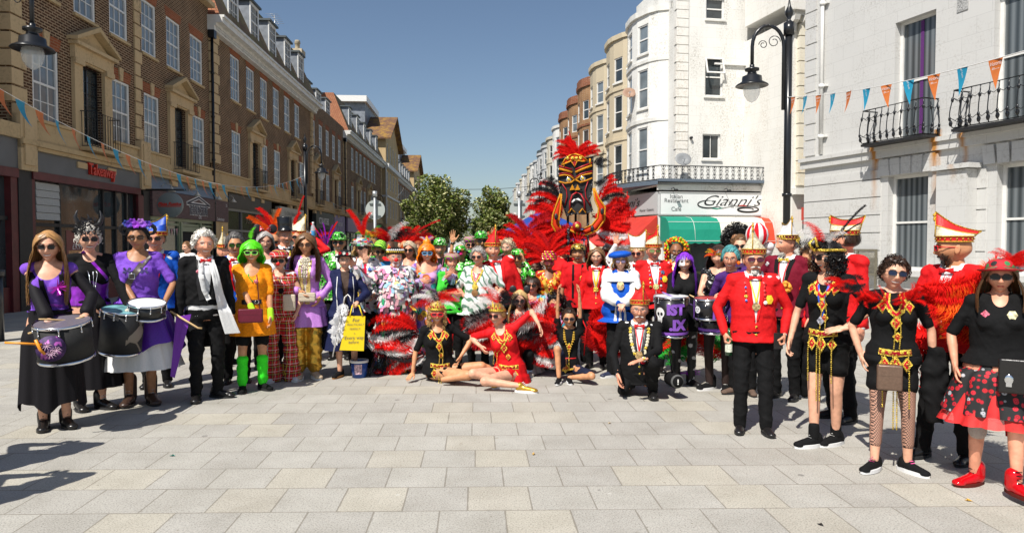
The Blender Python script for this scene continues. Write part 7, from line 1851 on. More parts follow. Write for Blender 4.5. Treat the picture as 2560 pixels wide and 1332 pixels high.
jacket(P,C_red);glasses(P,w=.03);carnival_cap(P,'gold','red',h=.20,turn=65,z0=.04);feather(P.e,P.Mh@Vector((-.03,.0,.10)),(.15,0,1),.52,'dred','quill');feather(P.e,P.Mh@Vector((-.05,.0,.10)),(.0,0,1),.26,'red','plume');finish(P)
b=hold(P,1);bo=empty('water_bottle',b-Vector((0,0,.10)),0,'clear plastic water bottle with blue label held up beside the gold cap','bottle')
k=MB();k.lathe([(.001,0),(.032,0),(.034,.02),(.034,.15),(.03,.18),(.013,.215),(.013,.23)],(0,0,0),16);k.build('body',mat('clear plastic bottle',(.7,.75,.8),.1,noise=0,alpha=.45),bo);k=MB();k.lathe([(.035,.045),(.035,.12)],(0,0,0),16);k.build('label_band',mat('blue label',(.05,.3,.6),.4,noise=.3),bo);k=MB();k.lathe([(.015,.228),(.015,.25),(.001,.25)],(0,0,0),12);k.build('cap',M_white,bo)
P=who('woman with long wavy brown hair in lilac and gold coat and gold trousers',765,8.3,612,fem=True,skin_='tan',arms=[(-.05,-.18,1.06),(.17,-.10,.98)],hands=('relax','relax'),turn=-6,mouth='closed',eyes=False,feet=((-.09,-.02),(.09,.0)),lipc=(.25,.05,.04))
top(P,C_cream,.95,.5,.006,'blouse');top(P,C_lil,.9,.50,.018,'coat',vcut=(.50,.035),puff=.012,flare=.02);skirt(P,C_lil,.56,.365,.06,6,.018,'coat_skirt',e=.022)
for sg in(-1,1):drape(P,[(sg*.035,.52),(sg*.038,.66),(sg*.052,.82)],.024,cm('gold brocade',(.62,.45,.15),.4,metal=.4,noise=.5,scale=50),'gold_facing',.008)
mb=MB();K=16
for i in range(K):
 t=i/K;fz=.85-.16*t;c=sy(P,.0,zh(P,min(fz,.83)),.03+.012*math.sin(i*2.3));
 for j in range(7):x=(j-3)*.014*(1+1.2*t);mb.ball(c+Vector((x,.004*abs(j-3),RG.uniform(-.008,.008))),.011,5,4)
mb.build('lace_jabot',C_cream,P.e);disc(P,.0,.825,.014,cm('green cameo',(.03,.05,.03),.3),'cameo',.04)
trousers(P,C_ygold,e=.020,hem=.90,wr=.008,wide=.015);put_hair(P,'long','brown',length=.36,n=1300,fringe=False,curl=.018,thick=.02,part=-.01);glasses(P,(.03,.01,.01),lens=mat('brown lens'),w=.027,h=.018);shoes(P,cm('beige trainer',(.55,.43,.30),.7),'sneaker',M_sole,sz=1.15,rot=(-5,25));finish(P)
bag('belt_bag',WM(P)@Vector((.04,-.22,1.0)),(.20,.07,.11),C_tanl,'cream belt bag on the lilac-coated woman','bag',P.yaw)
P=who('person in crimson feathers with purple plume, behind the green sequin hat',815,10.6,632,fem=True,skin_='tan',eyes=False);top(P,cm('crimson cloth',(.45,.01,.05)),.9,.5,.02,'costume');trousers(P,C_blk);glasses(P);finish(P)
fan(P.e,P.Mh@Vector((0,.03,.09)),7,60,125,.38,['purple','pink','red','purple'],RG,kind='quill');fan(P.e,(0,.02,1.25),12,20,160,.34,['pink','dred'],RG,kind='fluff');fan(P.e,P.Mh@Vector((-.2,.05,.02)),6,60,120,.22,['red','white','black','dred'],RG,kind='fluff')
P=who('person in green sequin bowler hat and green sequin jacket, left of the flowered black hat',848,9.7,607,fem=True,skin_='red',w=1.2,turn=-5,eyes=False,lipc=(.4,.02,.04))
top(P,C_wht,.0,.5,.008,'shirt');top(P,C_gseq,.95,.47,.022,'sequin_jacket',vcut=(.62,.05),flare=.03);trousers(P,C_blk);bowler(P,C_gseq,.032,.035,.10,'sequin_hat');glasses(P,w=.030,h=.020);shoes(P,C_leather);finish(P)
P=who('smiling woman in black flowered hat and navy coat with lace parasol and yellow bag',862,8.4,651,fem=True,w=1.1,arms=[(.0,-.26,.86),(.14,-.22,.93)],hands=('grip','grip'),hpalm=((0,.2,-1),(0,.2,-1)),turn=2,mouth='smile',feet=((-.07,-.03),(.11,.02)))
top(P,cm('brown jersey',(.07,.045,.035)),.5,.5,.008,'jumper');top(P,C_nav,.93,.48,.020,'coat',vcut=(.50,.055),flare=.02,wr=.006);skirt(P,C_nav,.56,.22,.07,5,.018,'coat_skirt',e=.022)
for sg in(-1,1):drape(P,[(sg*.10,.80),(sg*.115,.68),(sg*.10,.52)],.004,C_wht,'piping',.008)
put_hair(P,'short','dbrown',n=300);bowler(P,cm('black straw',(.012,.012,.013),.6),.045,.040,.085,'hat',tilt=-6);flowers(P,[(-.01,-.10,.085),(.055,-.085,.082),(-.06,-.08,.088),(.03,-.1,.075)],[(.75,.75,.7),(.75,.72,.6),(.5,.01,.02),(.5,.01,.02)],.022);glasses(P,(.35,.3,.25),clear=True)
shoes(P,C_blk,'sneaker',cm('brown gum sole',(.30,.14,.05)),rot=(30,30),sz=1.02);finish(P)
pr=empty('parasol',WM(P)@Vector((-.02,-.32,.90)),P.yaw,'white lace parasol, folded, held point down by the woman in navy','parasol')
k=MB();k.tube([(.0,0,.03),(.015,0,.10),(.05,0,.13),(.08,0,.10),(.085,0,.05)],.009,6);k.tube([(0,0,.03),(-.13,-.02,-.60)],.008,6);k.build('handle',M_white,pr)
k=MB()
for i in range(200):
 t=RG.uniform(.05,.85);c=Vector((0,0,.03)).lerp(Vector((-.12,-.02,-.55)),t);a=RG.uniform(0,6.28);r_=.13*math.sin(math.pi*min(1,t*1.1+.05))**.7;d=Vector((math.cos(a),math.sin(a)*.6,0));q_=c+d*r_*RG.uniform(.4,1.1);k.add([c,c.lerp(q_,.7)+Vector((0,0,.03)),q_,c.lerp(q_,.7)-Vector((0,0,.03))],[(0,1,2,3)])
k.build('lace_canopy',mat('white lace',(.75,.75,.76),.8,noise=.05,alpha=.75),pr)
tb=empty('tote_bag',WM(P)@Vector((.10,-.36,.58)),P.yaw,'bright yellow tote bag with black handwriting hanging from her hands','bag')
k=MB();k.add([(-.17,0,-.20),(.11,0,-.22),(.13,0,.19),(-.08,0,.20),(-.17,.05,-.20),(.11,.05,-.22),(.13,.05,.19),(-.08,.05,.20)],[(0,1,2,3),(7,6,5,4),(0,4,5,1),(1,5,6,2),(3,7,4,0)]);k.build('bag',C_yel,tb)
for i,(t,s_)in enumerate((('For',.06),('PRACTICALLY',.032),('PERFECT',.032),('in',.028),('Every way',.055),('before',.045))):lettering(tb,t,s_,M_greytxt,frame((.02-.006*i,-.006,.15-i*.052),(1,0)),shear=.2)
k=MB();k.tube([(-.05,0,.19),(-.02,.03,.32),(.06,.03,.32),(.10,0,.19)],.008,5);k.build('handle',C_yel,tb)
bk=empty('bucket',WM(P)@Vector((.16,-.10,0)),P.yaw,'blue collection bucket with white rim standing under the yellow bag','bucket')
k=MB();k.lathe([(.001,.002),(.085,.002),(.105,.20),(.100,.20),(.08,.02)],(0,0,0),24);k.build('tub',mat('blue plastic',(.01,.06,.28),.35,noise=0),bk);k=MB();k.lathe([(.107,.185),(.113,.19),(.113,.215),(.100,.215)],(0,0,0),24);k.build('rim',M_white,bk)
k=MB();k.add([(math.sin(a)*.0985,-math.cos(a)*.0985,z)if z<.1 else(math.sin(a)*.106,-math.cos(a)*.106,z)for z in(.05,.17)for a in(-.6,-.3,0,.3)],[(0,1,5,4),(1,2,6,5),(2,3,7,6)]);k.build('leaflet',cm('printed leaflet',(.55,.35,.4),.5,noise=.9,scale=60),bk)
P=who('blonde woman in patchwork hat with red feather, red shirt and ragged patchwork coat',905,9.0,620,fem=True,w=1.2,turn=10,arms=[(.0,-.35,1.42),(.12,-.22,.98)],hands=('open','relax'),hdir=((-.2,-.1,1),None),hpalm=((0,-1,0),None),eyes=False,mouth='smile',elbow=((-.6,-.4,-1),None))
top(P,cm('scarlet cotton',(.6,.01,.05)),.4,.5,.01,'shirt',scoop=(.06,.06));pm_all=patch_mats(PATCH);top(P,C_wht,.93,.44,.022,'rag_coat',vcut=(.44,.05));patches(P,*P.last,pm_all,.04,220,seed=5);trousers(P,C_blk,wide=.02,e=.02)
v_,f_=P.last;put_hair(P,'bob','blond',length=.08,n=400,hat=True);o=bowler(P,C_cream,.05,.04,.08,'patchwork_hat',roll=8);
mb=MB()
for i in range(90):
 a=RG.uniform(0,6.28);z=RG.uniform(0,.09);r_=.135-.6*max(0,z-.01)if z>.01 else.14;c=Vector((math.cos(a)*r_,math.sin(a)*r_*1.15,.045+z));mb.m=RG.randrange(6);u=Vector((-math.sin(a),math.cos(a),0))*.018;d=Vector((math.cos(a)*.5,math.sin(a)*.5,-1)).normalized()*.024;mb.add([c-u,c+u,c+u+d,c-u+d],[(0,1,2,3)])
add(P,mb,'hat_patches',pm_all[3:9],P.Mh);feather(P.e,P.Mh@Vector((.02,0,.12)),(-.35,0,1),.42,'red','plume2',math.pi);feather(P.e,P.Mh@Vector((.03,0,.12)),(-.15,0,1),.34,'red','plume');glasses(P,w=.03);finish(P)
P=who('person in tall green and black striped floppy hat beside the clown',948,9.7,630,fem=True,skin_='tan',w=1.1,turn=8,eyes=False,mouth='closed')
top(P,cm('blue shirt',(.05,.25,.5)),.9,.5,.012,'shirt');trousers(P,C_blk);bowler(P,C_gbl,.085,.03,.13,'striped_hat',roll=20,tilt=-10);glasses(P);finish(P)
P=who('person with dark red, white and black plumed headdress behind the striped hat',975,10.7,622,fem=True,skin_='dark',eyes=False);top(P,C_red,.5,.5,.012,'costume');trousers(P,C_blk);fan(P.e,P.Mh@Vector((0,.02,.08)),9,40,140,.36,['red','white','black','black'],RG,kind='fluff');finish(P)
P=who('person in red feather headdress with a long dark quill, right of the clown',1012,11.0,620,fem=True,skin_='tan',eyes=False);top(P,C_red,.5,.5,.012,'costume');trousers(P,C_blk);fan(P.e,P.Mh@Vector((0,.02,.10)),6,50,140,.33,['red','red','dred'],RG);fan(P.e,P.Mh@Vector((0,-.02,.08)),6,5,175,.26,['red','white'],RG);feather(P.e,P.Mh@Vector((.02,0,.15)),(.75,0,.5),.62,'dred','quill');finish(P)
P=who('clown with red nose and white face paint in a suit covered with cloth scraps',988,8.7,643,skin_='red',w=1.3,belly=.03,turn=6,arms=[(-.52,-.18,1.35),'down'],hands=('open','relax'),hdir=((-.5,-.1,1),None),hpalm=((.1,-1,0),None),mouth='open',elbow=((-.5,-.3,-1),None),feet=((-.16,0),(.12,.02)))
top(P,C_wht,.95,.44,.024,'smock',wr=.004);patches(P,*P.last,pm_all[:3]+[pm_all[11],pm_all[4],pm_all[8],pm_all[9],pm_all[0],pm_all[1],pm_all[2],pm_all[5],pm_all[6],pm_all[10],pm_all[12]],.045,520,seed=8);o=trousers(P,cm('dull green cloth',(.05,.15,.08)),e=.03,wide=.04)
me=o.data;vv=[v.co.copy()for v in me.vertices];ff=[tuple(p.vertices)for p in me.polygons];patches(P,vv,ff,pm_all[2:],.055,330,'trouser_patches',seed=9);lanyard(P,mat('red ribbon',(.6,.01,.02),.5,noise=0),.74,.006,.05,cm('gold and white medal',(.75,.6,.25),.4,noise=.7,scale=90),.034)
mb=MB();mb.ball((0,fy(False,0,-.035)-.010,-.030),.024,12,8);add(P,mb,'clown_nose',mat('red foam'),P.Mh)
mb=MB();vs=[]
for k in range(24):
 a=2*math.pi*k/24
 for r0 in(.55,1.0):x=.045*math.cos(a)*r0;z=-.070+.028*math.sin(a)*r0-.012*(r0>.9)*(math.sin(a)<-.5);vs.append(Vector((x,fy(False,x,z,.0022),z)))
mb.add(vs,[(2*k,2*((k+1)%24),2*((k+1)%24)+1,2*k+1)for k in range(24)]);add(P,mb,'face_paint',mat('white face paint',(.75,.73,.72),.6,noise=.03),P.Mh);glasses(P,(.3,.3,.3),clear=True)
hat_lathe(P,[(.001,.07),(.07,.068),(.096,.05),(.10,.02),(.092,.0),(.085,-.004)],C_blk,z0=.045,name='cap');mb=MB()
for i in range(26):a=-math.pi*i/25;c=Vector((math.cos(a)*.098,.008+math.sin(a)*.115,.065+.02*(i%2)));mb.m=i%2;mb.ball(c,.012,6,4,(1,.6,1))
add(P,mb,'cap_badges',[M_gold,M_white],P.Mh)
for sg in(-1,1):mb=MB();mb.add([Vector(p)for p in((sg*.05,-.04,.11),(sg*.10,-.02,.09),(sg*.085,-.02,.16),(sg*.07,-.0,.11))],[(0,1,2),(1,3,2),(3,0,2)]);add(P,mb,'leopard_ear',C_ogem,P.Mh)
shoes(P,C_rboot,'shoe',rot=(25,25),sz=1.4);finish(P,'grey')
P=who('blonde woman in sunglasses and red straps behind the clown and orange wig',1023,9.9,625,fem=True,w=1.15,skin_='red',turn=-8,eyes=False,mouth='closed');top(P,C_wht,.1,.5,.01,'vest',scoop=(.10,.09));trousers(P,C_blk);drape(P,[(-.07,.82),(-.08,.70)],.014,C_redsh,'strap');drape(P,[(.07,.82),(.08,.70)],.014,C_redsh,'strap');put_hair(P,'long','ash',length=.22,n=700,fringe=False,part=.02);glasses(P,w=.03,h=.02);finish(P)
P=who('woman in orange bob wig and blue sunglasses, waving, in a flower print dress',1067,9.0,633,fem=True,skin_='red',w=1.1,turn=4,arms=[(-.08,-.24,1.16),(.24,-.28,1.22)],hands=('relax','open'),hdir=(None,(.6,-.3,.7)),hpalm=(None,(-.1,-1,0)),eyes=False,mouth='smile')
top(P,C_hippy,.0,.5,.010,'bodice',scoop=(.11,.14));skirt(P,C_hippy,.58,.10,.14,5,.02,'skirt')
mb=MB()
for k in(0,1):S_,E_,Wr=P.arm[k];capsule(mb,S_.lerp(E_,.35),.055,E_,.060);capsule(mb,E_,.060,E_.lerp(Wr,.75),.055)
vv,ff=remesh(mb,P.vox,3);part(P,'sleeves',vv,ff,cm('flowered sleeve',(.35,.25,.45),.8,noise=.8,scale=30));patches(P,vv,ff,pm_all[3:],.04,90,seed=12)
put_hair(P,'bob','orange',length=.10,n=1000,thick=.022);glasses(P,(.10,.35,.60),w=.031,h=.021,thick=.004,lens=mat('blue grey lens',(.03,.05,.09),.1,noise=0));fan(P.e,P.Mh@Vector((0,-.01,.12)),8,55,125,.12,['orange','orange','purple','white'],RG,kind='fluff')
mb=MB();mb.lathe([(.05,0),(.055,.02),(.03,.05),(.001,.09)],(0,0,.12),12);add(P,mb,'orange_party_hat',cm('orange tinsel',(.9,.25,.01),.4),P.Mh);finish(P)
P=who('smiling man in green sequin bowler and black T-shirt, right of the orange wig',1100,10.4,620,skin_='red',turn=2,mouth='open');top(P,C_blk,.4,.48,.012,'tshirt');top(P,C_gseq,.45,.48,.020,'sequin_waistcoat',vcut=(.45,.07));trousers(P,C_blk);bowler(P,C_gseq,.034,.04,.10,'sequin_hat');lanyard(P,mat('pink cord',(.5,.1,.2),.5,noise=0),.68,.003,.05,None);finish(P)
P=who('woman in rainbow baker cap and green and black tunic, left of the grey-haired woman',1130,9.0,655,fem=True,skin_='red',w=1.15,turn=6,arms=[(.0,-.22,1.0),(.26,-.26,1.08)],hands=('relax','grip'),mouth='open');top(P,cm('bright green cloth',(.05,.50,.04)),.4,.48,.012,'tunic',scoop=(.09,.07));drape(P,[(-.09,.70),(.09,.70)],.05,C_blk,'black_panel',.010);drape(P,[(-.10,.625),(.10,.625)],.06,C_jest,'check_panel',.008);drape(P,[(.06,.83),(.05,.73)],.022,C_yel,'yellow_strap',.008);trousers(P,C_blk)
put_hair(P,'short','red',n=500);hat_lathe(P,[(.001,.07),(.07,.065),(.108,.04),(.11,.015),(.088,-.01)],C_jest,z0=.05,name='rainbow_cap',tilt=6);mb=MB();mb.add([Vector((x*.08,-.08-.045*math.sqrt(max(0,1-x*x)),.05))for x in[i/8-1 for i in range(17)]]+[Vector((x*.08,-.06,.056))for x in[i/8-1 for i in range(17)]],[(i,i+1,18+i,17+i)for i in range(16)]);add(P,mb,'cap_peak',C_blk,P.Mh);finish(P)
P=who('person in green sequin hat with bright flowers over the face, small at the back',1152,10.3,632,fem=True,skin_='tan',eyes=False,w=1.05,turn=-15);top(P,C_gseq,.9,.48,.02,'sequin_jacket');trousers(P,C_blk);bowler(P,C_gseq,.04,.035,.07,'sequin_hat');flowers(P,[(.03,-.10,-.01),(.0,-.11,.02),(.05,-.09,.03)],[(.7,.02,.2),(.1,.3,.6),(.8,.1,.1)],.03);finish(P)
P=who('man in rainbow cap and sunglasses at the back beside the raised hands',1177,11.2,612,skin_='red',eyes=False);top(P,C_wht,.4,.5,.01,'shirt');top(P,C_gseq,.5,.48,.02,'sequin_waistcoat',vcut=(.45,.06));trousers(P,C_blk);glasses(P,w=.03);hat_lathe(P,[(.001,.075),(.07,.07),(.105,.045),(.11,.015),(.088,-.01)],C_jest,z0=.045,name='rainbow_cap');beard(P,'grey',True,80);finish(P)
P=who('man in green sequin bowler raising both bare hands above the crowd',1203,10.5,603,skin_='tan',arms=[(-.44,-.06,1.66),(.19,-.06,1.70)],hands=('open','open'),hdir=((-.05,0,1),(.0,0,1)),hpalm=((0,-1,0),(0,-1,0)),elbow=((-.8,0,-1),(.8,.2,-1)),eyes=False,w=1.1,turn=8,mouth='closed')
top(P,C_gseq,.42,.48,.018,'sequin_waistcoat');trousers(P,C_blk);bowler(P,C_gseq,.034,.04,.10,'sequin_hat');glasses(P,w=.031,h=.021);beard(P,'brown',True,120)
for k in(0,1):mb=MB();W0_=P.arm[k][2];mb.tube([W0_-Vector((0,0,.03)),W0_-Vector((0,0,.005))],.034,10);mb.build('watch_strap',C_leather,P.e)
finish(P)
P=who('grey-haired woman in leaf print shirt with red ribbon and gold medals, centre',1196,8.8,642,fem=True,skin_='red',w=1.28,turn=-14,arms=[(-.14,-.08,.92),(.20,-.06,.90)],eyes=False,mouth='smile',belly=.03)
top(P,C_leafy,.45,.46,.020,'shirt',scoop=(.07,.06),flare=.03);trousers(P,C_blk);lanyard(P,mat('red ribbon'),.71,.010,.055,M_gold,.040,cm('bronze medal',(.35,.18,.07),.4,metal=.5))
for i in range(8):
 for sg in(-1,1):t=i/7;disc(P,sg*(.075-.065*t*t),.82-.10*t,.014,M_gold,'chain_link',.012,8)
put_hair(P,'shortcurl','grey',n=900,thick=.020);glasses(P,(.05,.01,.01),w=.026,h=.018);finish(P,'grey')
P=who('smiling man in pointed red fool cap and red jacket leaning in from behind',1246,9.0,657,skin_='red',H=1.72,lean=(8,-16),w=1.15,turn=0,mouth='smile',head=(0,4,0),arms=[(-.16,-.16,1.05),'down']);P.e.location.x+=.10
jacket(P,C_red,badges=2);carnival_cap(P,'red','red',h=.19,turn=12,z0=.035);finish(P,'grey')
P=who('woman with short curly brown hair and glasses peeping over the red cap',1271,9.9,630,fem=True,w=1.2,skin_='fair',turn=-25,mouth='closed',H=1.70);top(P,C_gseq,.9,.48,.018,'sequin_jacket');trousers(P,C_blk);put_hair(P,'shortcurl','ash',n=700,thick=.018);glasses(P,(.4,.35,.3),clear=True);finish(P)
P=who('red-haired woman in green sequin hat, sunglasses and sequin jacket',1294,9.2,645,fem=True,skin_='tan',turn=-5,eyes=False,mouth='smile',arms=['down',(.10,-.14,1.40)],elbow=(None,(.6,-.2,-1)),hdir=(None,(-.2,-.1,1)),hpalm=(None,(-1,0,0)));top(P,C_blk,.1,.5,.008,'vest',scoop=(.13,.06));top(P,C_gseq,.9,.46,.018,'sequin_jacket',vcut=(.5,.055));trousers(P,C_blk);put_hair(P,'short','red',n=400);bowler(P,C_gseq,.028,.045,.085,'sequin_hat');glasses(P,w=.026,h=.022,shape=2);finish(P)
def sit(P):pass
def low(label,px,Y,ey,H=1.65,pz=None,legs=None,**k):
 """crouching or seated: pelvis height follows from the eye level"""
 ze=CAMH+(610-ey)*Y/F;pel=ze-(.925-.52)*H;k.setdefault('lean',(0,0));dx=k.pop('dx',0)
 return person(label,px,Y,H=H,pelvis=(dx,0,max(.13,pel)),legs=legs,**k)
def kl(pz,w=.12,f=.35):return[((-w,-f,pz*.75),(-w,-.10,.06)),((w,-f,pz*.75),(w,-.10,.06))]
P=low('dark-haired woman in sunglasses and hippie flower dress crouching behind the blonde with mouse ears',1332,9.0,713,fem=True,skin_='red',w=1.15,turn=-10,eyes=False,mouth='smile',legs=kl(.55));top(P,C_hippy,.9,.5,.014,'dress',scoop=(.06,.06));trousers(P,C_blk);put_hair(P,'bob','dbrown',length=.05,n=600);glasses(P,(.04,.02,.01),w=.03,h=.019);finish(P)
P=low('blonde woman with round black mouse ears and black sequin top crouching behind the seated dancers',1300,8.6,751,fem=True,skin_='fair',eyes=False,mouth='smile',turn=-2,legs=kl(.4));top(P,C_bseq,.45,.5,.012,'sequin_top',scoop=(.05,.06));skirt(P,cm('silver satin',(.5,.5,.5),.3,metal=.6),.56,.38,.12,5,.02,'silver_skirt');trousers(P,C_blk);put_hair(P,'long','blond',length=.26,n=900,fringe=False,curl=.008);glasses(P,(.12,.02,.04),w=.028,h=.02);ears(P,.042,bow=False,z=.13);shoes(P,cm('canvas shoe',(.5,.45,.38)),'sneaker',M_sole);finish(P)
strap(P,.03,.03,.80,.60,.010,cm('brown strap',(.12,.05,.02)))
P=low('woman in big curly black wig and pink heart glasses beside the girl with raised arms',1388,9.0,760,fem=True,skin_='tan',eyes=False,mouth='closed',legs=kl(.35),arms=[(-.10,-.20,.75),'down'],elbow=((-.5,-.2,-1),None),hdir=((0,-.2,1),None));top(P,C_hippy,.9,.5,.016,'shirt');trousers(P,C_blk);put_hair(P,'curly','black',length=.075,n=1500,thick=.02);glasses(P,(.55,.02,.05),lens=mat('pink lens',(.45,.03,.06),.15,noise=0),w=.031,h=.024,shape=2);finish(P)
def hatcrown(P,cols=('white','black','red','white','dred'),L=.26,big=1):
 mb=MB();
 for a in(-.9,-.45,0,.45,.9):
  h_=.075 if a==0 else.045;c=Vector((math.sin(a)*.085,-math.cos(a)*.105,.06));u=Vector((math.cos(a),math.sin(a),0))*.024;mb.m=0;mb.add([c-u,c+u,c+Vector((0,0,h_+.03)),c+Vector((0,.012,.01))],[(0,1,2),(1,3,2),(3,0,2)]);mb.m=1;mb.ball(c+Vector((math.sin(a)*.006,-math.cos(a)*.006,.025)),.010,6,4)
 mb.m=0;mb.tube([(math.sin(a)*.084,-math.cos(a)*.103+.0,.055)for a in[i*.25-1.9 for i in range(16)]],.011,6);add(P,mb,'gold_headband',[M_gold,M_gem],P.Mh)
 fan(P.e,P.Mh@Vector((0,.03,.10)),11*big,20,160,L,list(cols),RG,tilt=.15,kind='fluff',w=1.15)
P=low('curly blonde dancer in black with red heart glasses sitting on the ground, feathers behind her',1098,8.15,797,H=1.66,fem=True,skin_='tan',w=1.15,turn=4,eyes=False,mouth='smile',lean=(2,-3),arms=[(-.32,-.02,.10),(.24,-.14,.30)],hands=('flat','relax'),hdir=((-.3,-.5,-.25),None),hpalm=((0,0,-1),None),elbow=((-.6,.5,0),(.9,.3,.2)),legs=[((.30,-.42,.13),(.02,-.32,.07)),((.48,-.20,.19),(.76,-.12,.07))])
top(P,C_blk,.42,.49,.010,'tshirt',scoop=(.07,.07));trousers(P,C_blk,hem=.22,e=.012);dancer(P);put_hair(P,'shortcurl','blond',n=300,thick=.02);put_hair(P,'curly','blond',length=.03,n=900,thick=.016);glasses(P,(.7,.01,.02),w=.032,h=.022,y=.001,thick=.005,lens=mat('red brown lens',(.10,.01,.02),.08,noise=0));hatcrown(P,big=1)
mb=MB();mb.tube([P.Mh@Vector((-.085+.022*math.cos(t),-.02,-.055+.026*math.sin(t)))for t in[i*.5 for i in range(14)]],.003,4);mb.build('hoop_earring',M_gold,P.e);finish(P)
def wings(x,Y,yaw,label,specs,n,cols,L=.6,z=.55,seed=1):
 """backpack wings of ostrich plumes on a red frame"""
 e=empty('feather_wings',(x,Y,0),yaw,label,'feather wings');rg=random.Random(seed)
 k=MB();k.tube([(-.14,0,z-.35),(-.17,0,z),(-.1,0,z+.15),(0,0,z+.18),(.1,0,z+.15),(.17,0,z),(.14,0,z-.35)],.010,6);k.build('frame',C_red,e)
 for(bx,bz,a0,a1,nn,LL)in specs:
  for i in range(nn):
   a=R(a0+(a1-a0)*(i+.5)/nn+rg.uniform(-7,7));d=Vector((math.cos(a),rg.uniform(-.25,.15),math.sin(a)));ln=LL*rg.uniform(.75,1.1)
   zend=bz+d.z*ln
   if zend<.05:ln=max(.2,(bz-.06)/max(.05,-d.z))
   feather(e,(bx+rg.uniform(-.03,.03),rg.uniform(-.06,.10),bz+rg.uniform(-.04,.04)),d,min(ln,LL*1.1),rg.choice(cols),rg.choice(['plume','plume2','fluff']),(0 if math.cos(a)>0 else math.pi)+rg.uniform(-.3,.3),1.25)
 return e
q_=at(1100,800,8.6);wings(q_.x,8.55,R(4),'huge red, black and white feather wings behind the curly blonde dancer',[(-.28,.52,125,255,28,.55),(.28,.52,-45,60,24,.55),(-.2,.25,150,230,12,.62)],0,['red','dred','black','white','red','black','white'],seed=3)
P=low('dancer in red dress with profile sunglasses sitting with one bare leg stretched forward',1238,8.05,806,H=1.68,fem=True,skin_='fair',w=1.05,turn=-6,dx=.17,head=(0,-24,0),eyes=False,mouth='smile',lean=(3,-13),arms=[(-.16,-.05,.42),(.52,-.14,.70)],hands=('relax','relax'),hdir=(None,(.5,-.2,-.9)),elbow=((-.7,.6,.1),(.3,.2,.4)),legs=[((-.22,-.34,.16),(.12,-.28,.06)),((-.06,-.52,.11),(.34,-.54,.07))])
top(P,C_redsh if False else cm('red stretch cloth',(.62,.008,.012),.65),.42,.49,.010,'dress',scoop=(.08,.06));skirt(P,cm('red stretch cloth'),.57,.44,.05,5,.01,'short_skirt');trousers(P,cm('red stretch cloth'),hem=.16,e=.014);dancer(P);put_hair(P,'short','honey',n=400);glasses(P,(.25,.02,.02),w=.03,h=.022);hatcrown(P,('white','white','black','red','black'))
P.footM=[None,Matrix.Translation((.36,-.54,.0))@Matrix.Rotation(R(80),4,'Z')];shoes(P,C_ygold,'sneaker',M_sole,lace=M_white,rot=(40,40));finish(P)
q_=at(1300,850,8.4);wings(q_.x,8.35,R(-8),'red, white and black feather train sweeping right behind the dancer in red',[(-.15,.62,-80,40,26,.55),(.1,.35,-60,60,12,.5)],0,['red','red','white','dred','white','black'],seed=5)
P=low('girl in sunglasses and black T-shirt sitting with both arms raised',1423,8.25,796,H=1.45,fem=True,skin_='tan',w=.85,hs=1.04,eyes=False,mouth='smile',bust=.02,arms=[(-.13,-.08,1.17),(.12,-.08,1.18)],hands=('relax','relax'),hdir=((.0,-.1,1),(0,-.1,1)),elbow=((-.6,0,.3),(.6,0,.3)),legs=[((-.14,-.28,.40),(-.12,-.32,.08)),((.26,-.40,.11),(.0,-.25,.06))])
top(P,C_blk,.30,.48,.010,'tshirt');trousers(P,cm('navy leggings',(.012,.015,.035)),hem=.40,e=.008);put_hair(P,'short','dbrown',n=500);glasses(P,(.12,.08,.10),w=.030,h=.018)
for o_ in(.0,.014):
 beads(P,[sy(P,-.06*1.0,zh(P,.83),.014),sy(P,-.045-o_,zh(P,.76),.016),sy(P,0,zh(P,.64)+o_*2,.018),sy(P,.045+o_,zh(P,.76),.016),sy(P,.06,zh(P,.83),.014)],M_goldp,.013,'gold_braid')
kite(P,0,.70,.06,.09);drape(P,[(-.10,.60),(.10,.60)],.006,C_redsh,'sash');beads(P,[sy(P,0,zh(P,.63),.02),sy(P,0,zh(P,.50),.03)]);kite(P,-.05,.525,.10,.12);drape(P,[(-.10,.50),(.10,.52)],.010,M_goldp,'belt',.02)
for k in(0,1):feather(P.e,P.arm[k][2]+Vector((0,0,.06)),((-1,1)[k]*.9,0,.3),.12,'red','fluff')
shoes(P,C_blk,'sneaker',M_sole,rot=(10,10),sz=.95);finish(P)
q_=at(1432,800,8.8);wings(q_.x,8.75,0,'bright red feather wings behind the girl with raised arms',[(-.2,.6,110,250,16,.5),(.2,.6,-85,60,22,.55)],0,['red','red','red','dred'],seed=7)
P=who('woman in jewelled orange crown with a great fan of red feathers',1372,9.4,657,fem=True,skin_='brown',w=1.15,eyes=False,mouth='smile',turn=3);top(P,C_ogem,.35,.45,.024,'jewelled_costume',scoop=(.09,.06));trousers(P,C_blk);kite(P,0,.70,.13,.13);glasses(P,(.4,.01,.03),lens=mat('red brown lens'),w=.029,h=.022,shape=2)
for sg in(-1,1):drape(P,[(sg*.11,.81),(sg*.06,.72),(sg*.02,.64)],.022,M_goldp,'gold_fringe',.02);kite(P,sg*.105,.79,.08,.08)
mb=MB()
for i in range(15):
 a=-1.5+i*.21;z=.055+.0;c=Vector((math.sin(a)*.10,-math.cos(a)*.115,z));
 for j in range(1+int(4*math.cos(a*.9))):mb.m=(i+j)%3;mb.ball(c+Vector((0,0,j*.032)),.019,6,4,(1,.6,1))
add(P,mb,'jewelled_crown',[M_gold,C_ogem,mat('magenta gem',(.6,.01,.15),.1,noise=0)],P.Mh);fan(P.e,P.Mh@Vector((0,.06,.06)),34,20,185,.36,['red','red','red','dred','red'],RG,tilt=.1);fan(P.e,P.Mh@Vector((0,.09,.05)),12,65,165,.50,['red','dred'],RG,tilt=.15);finish(P)
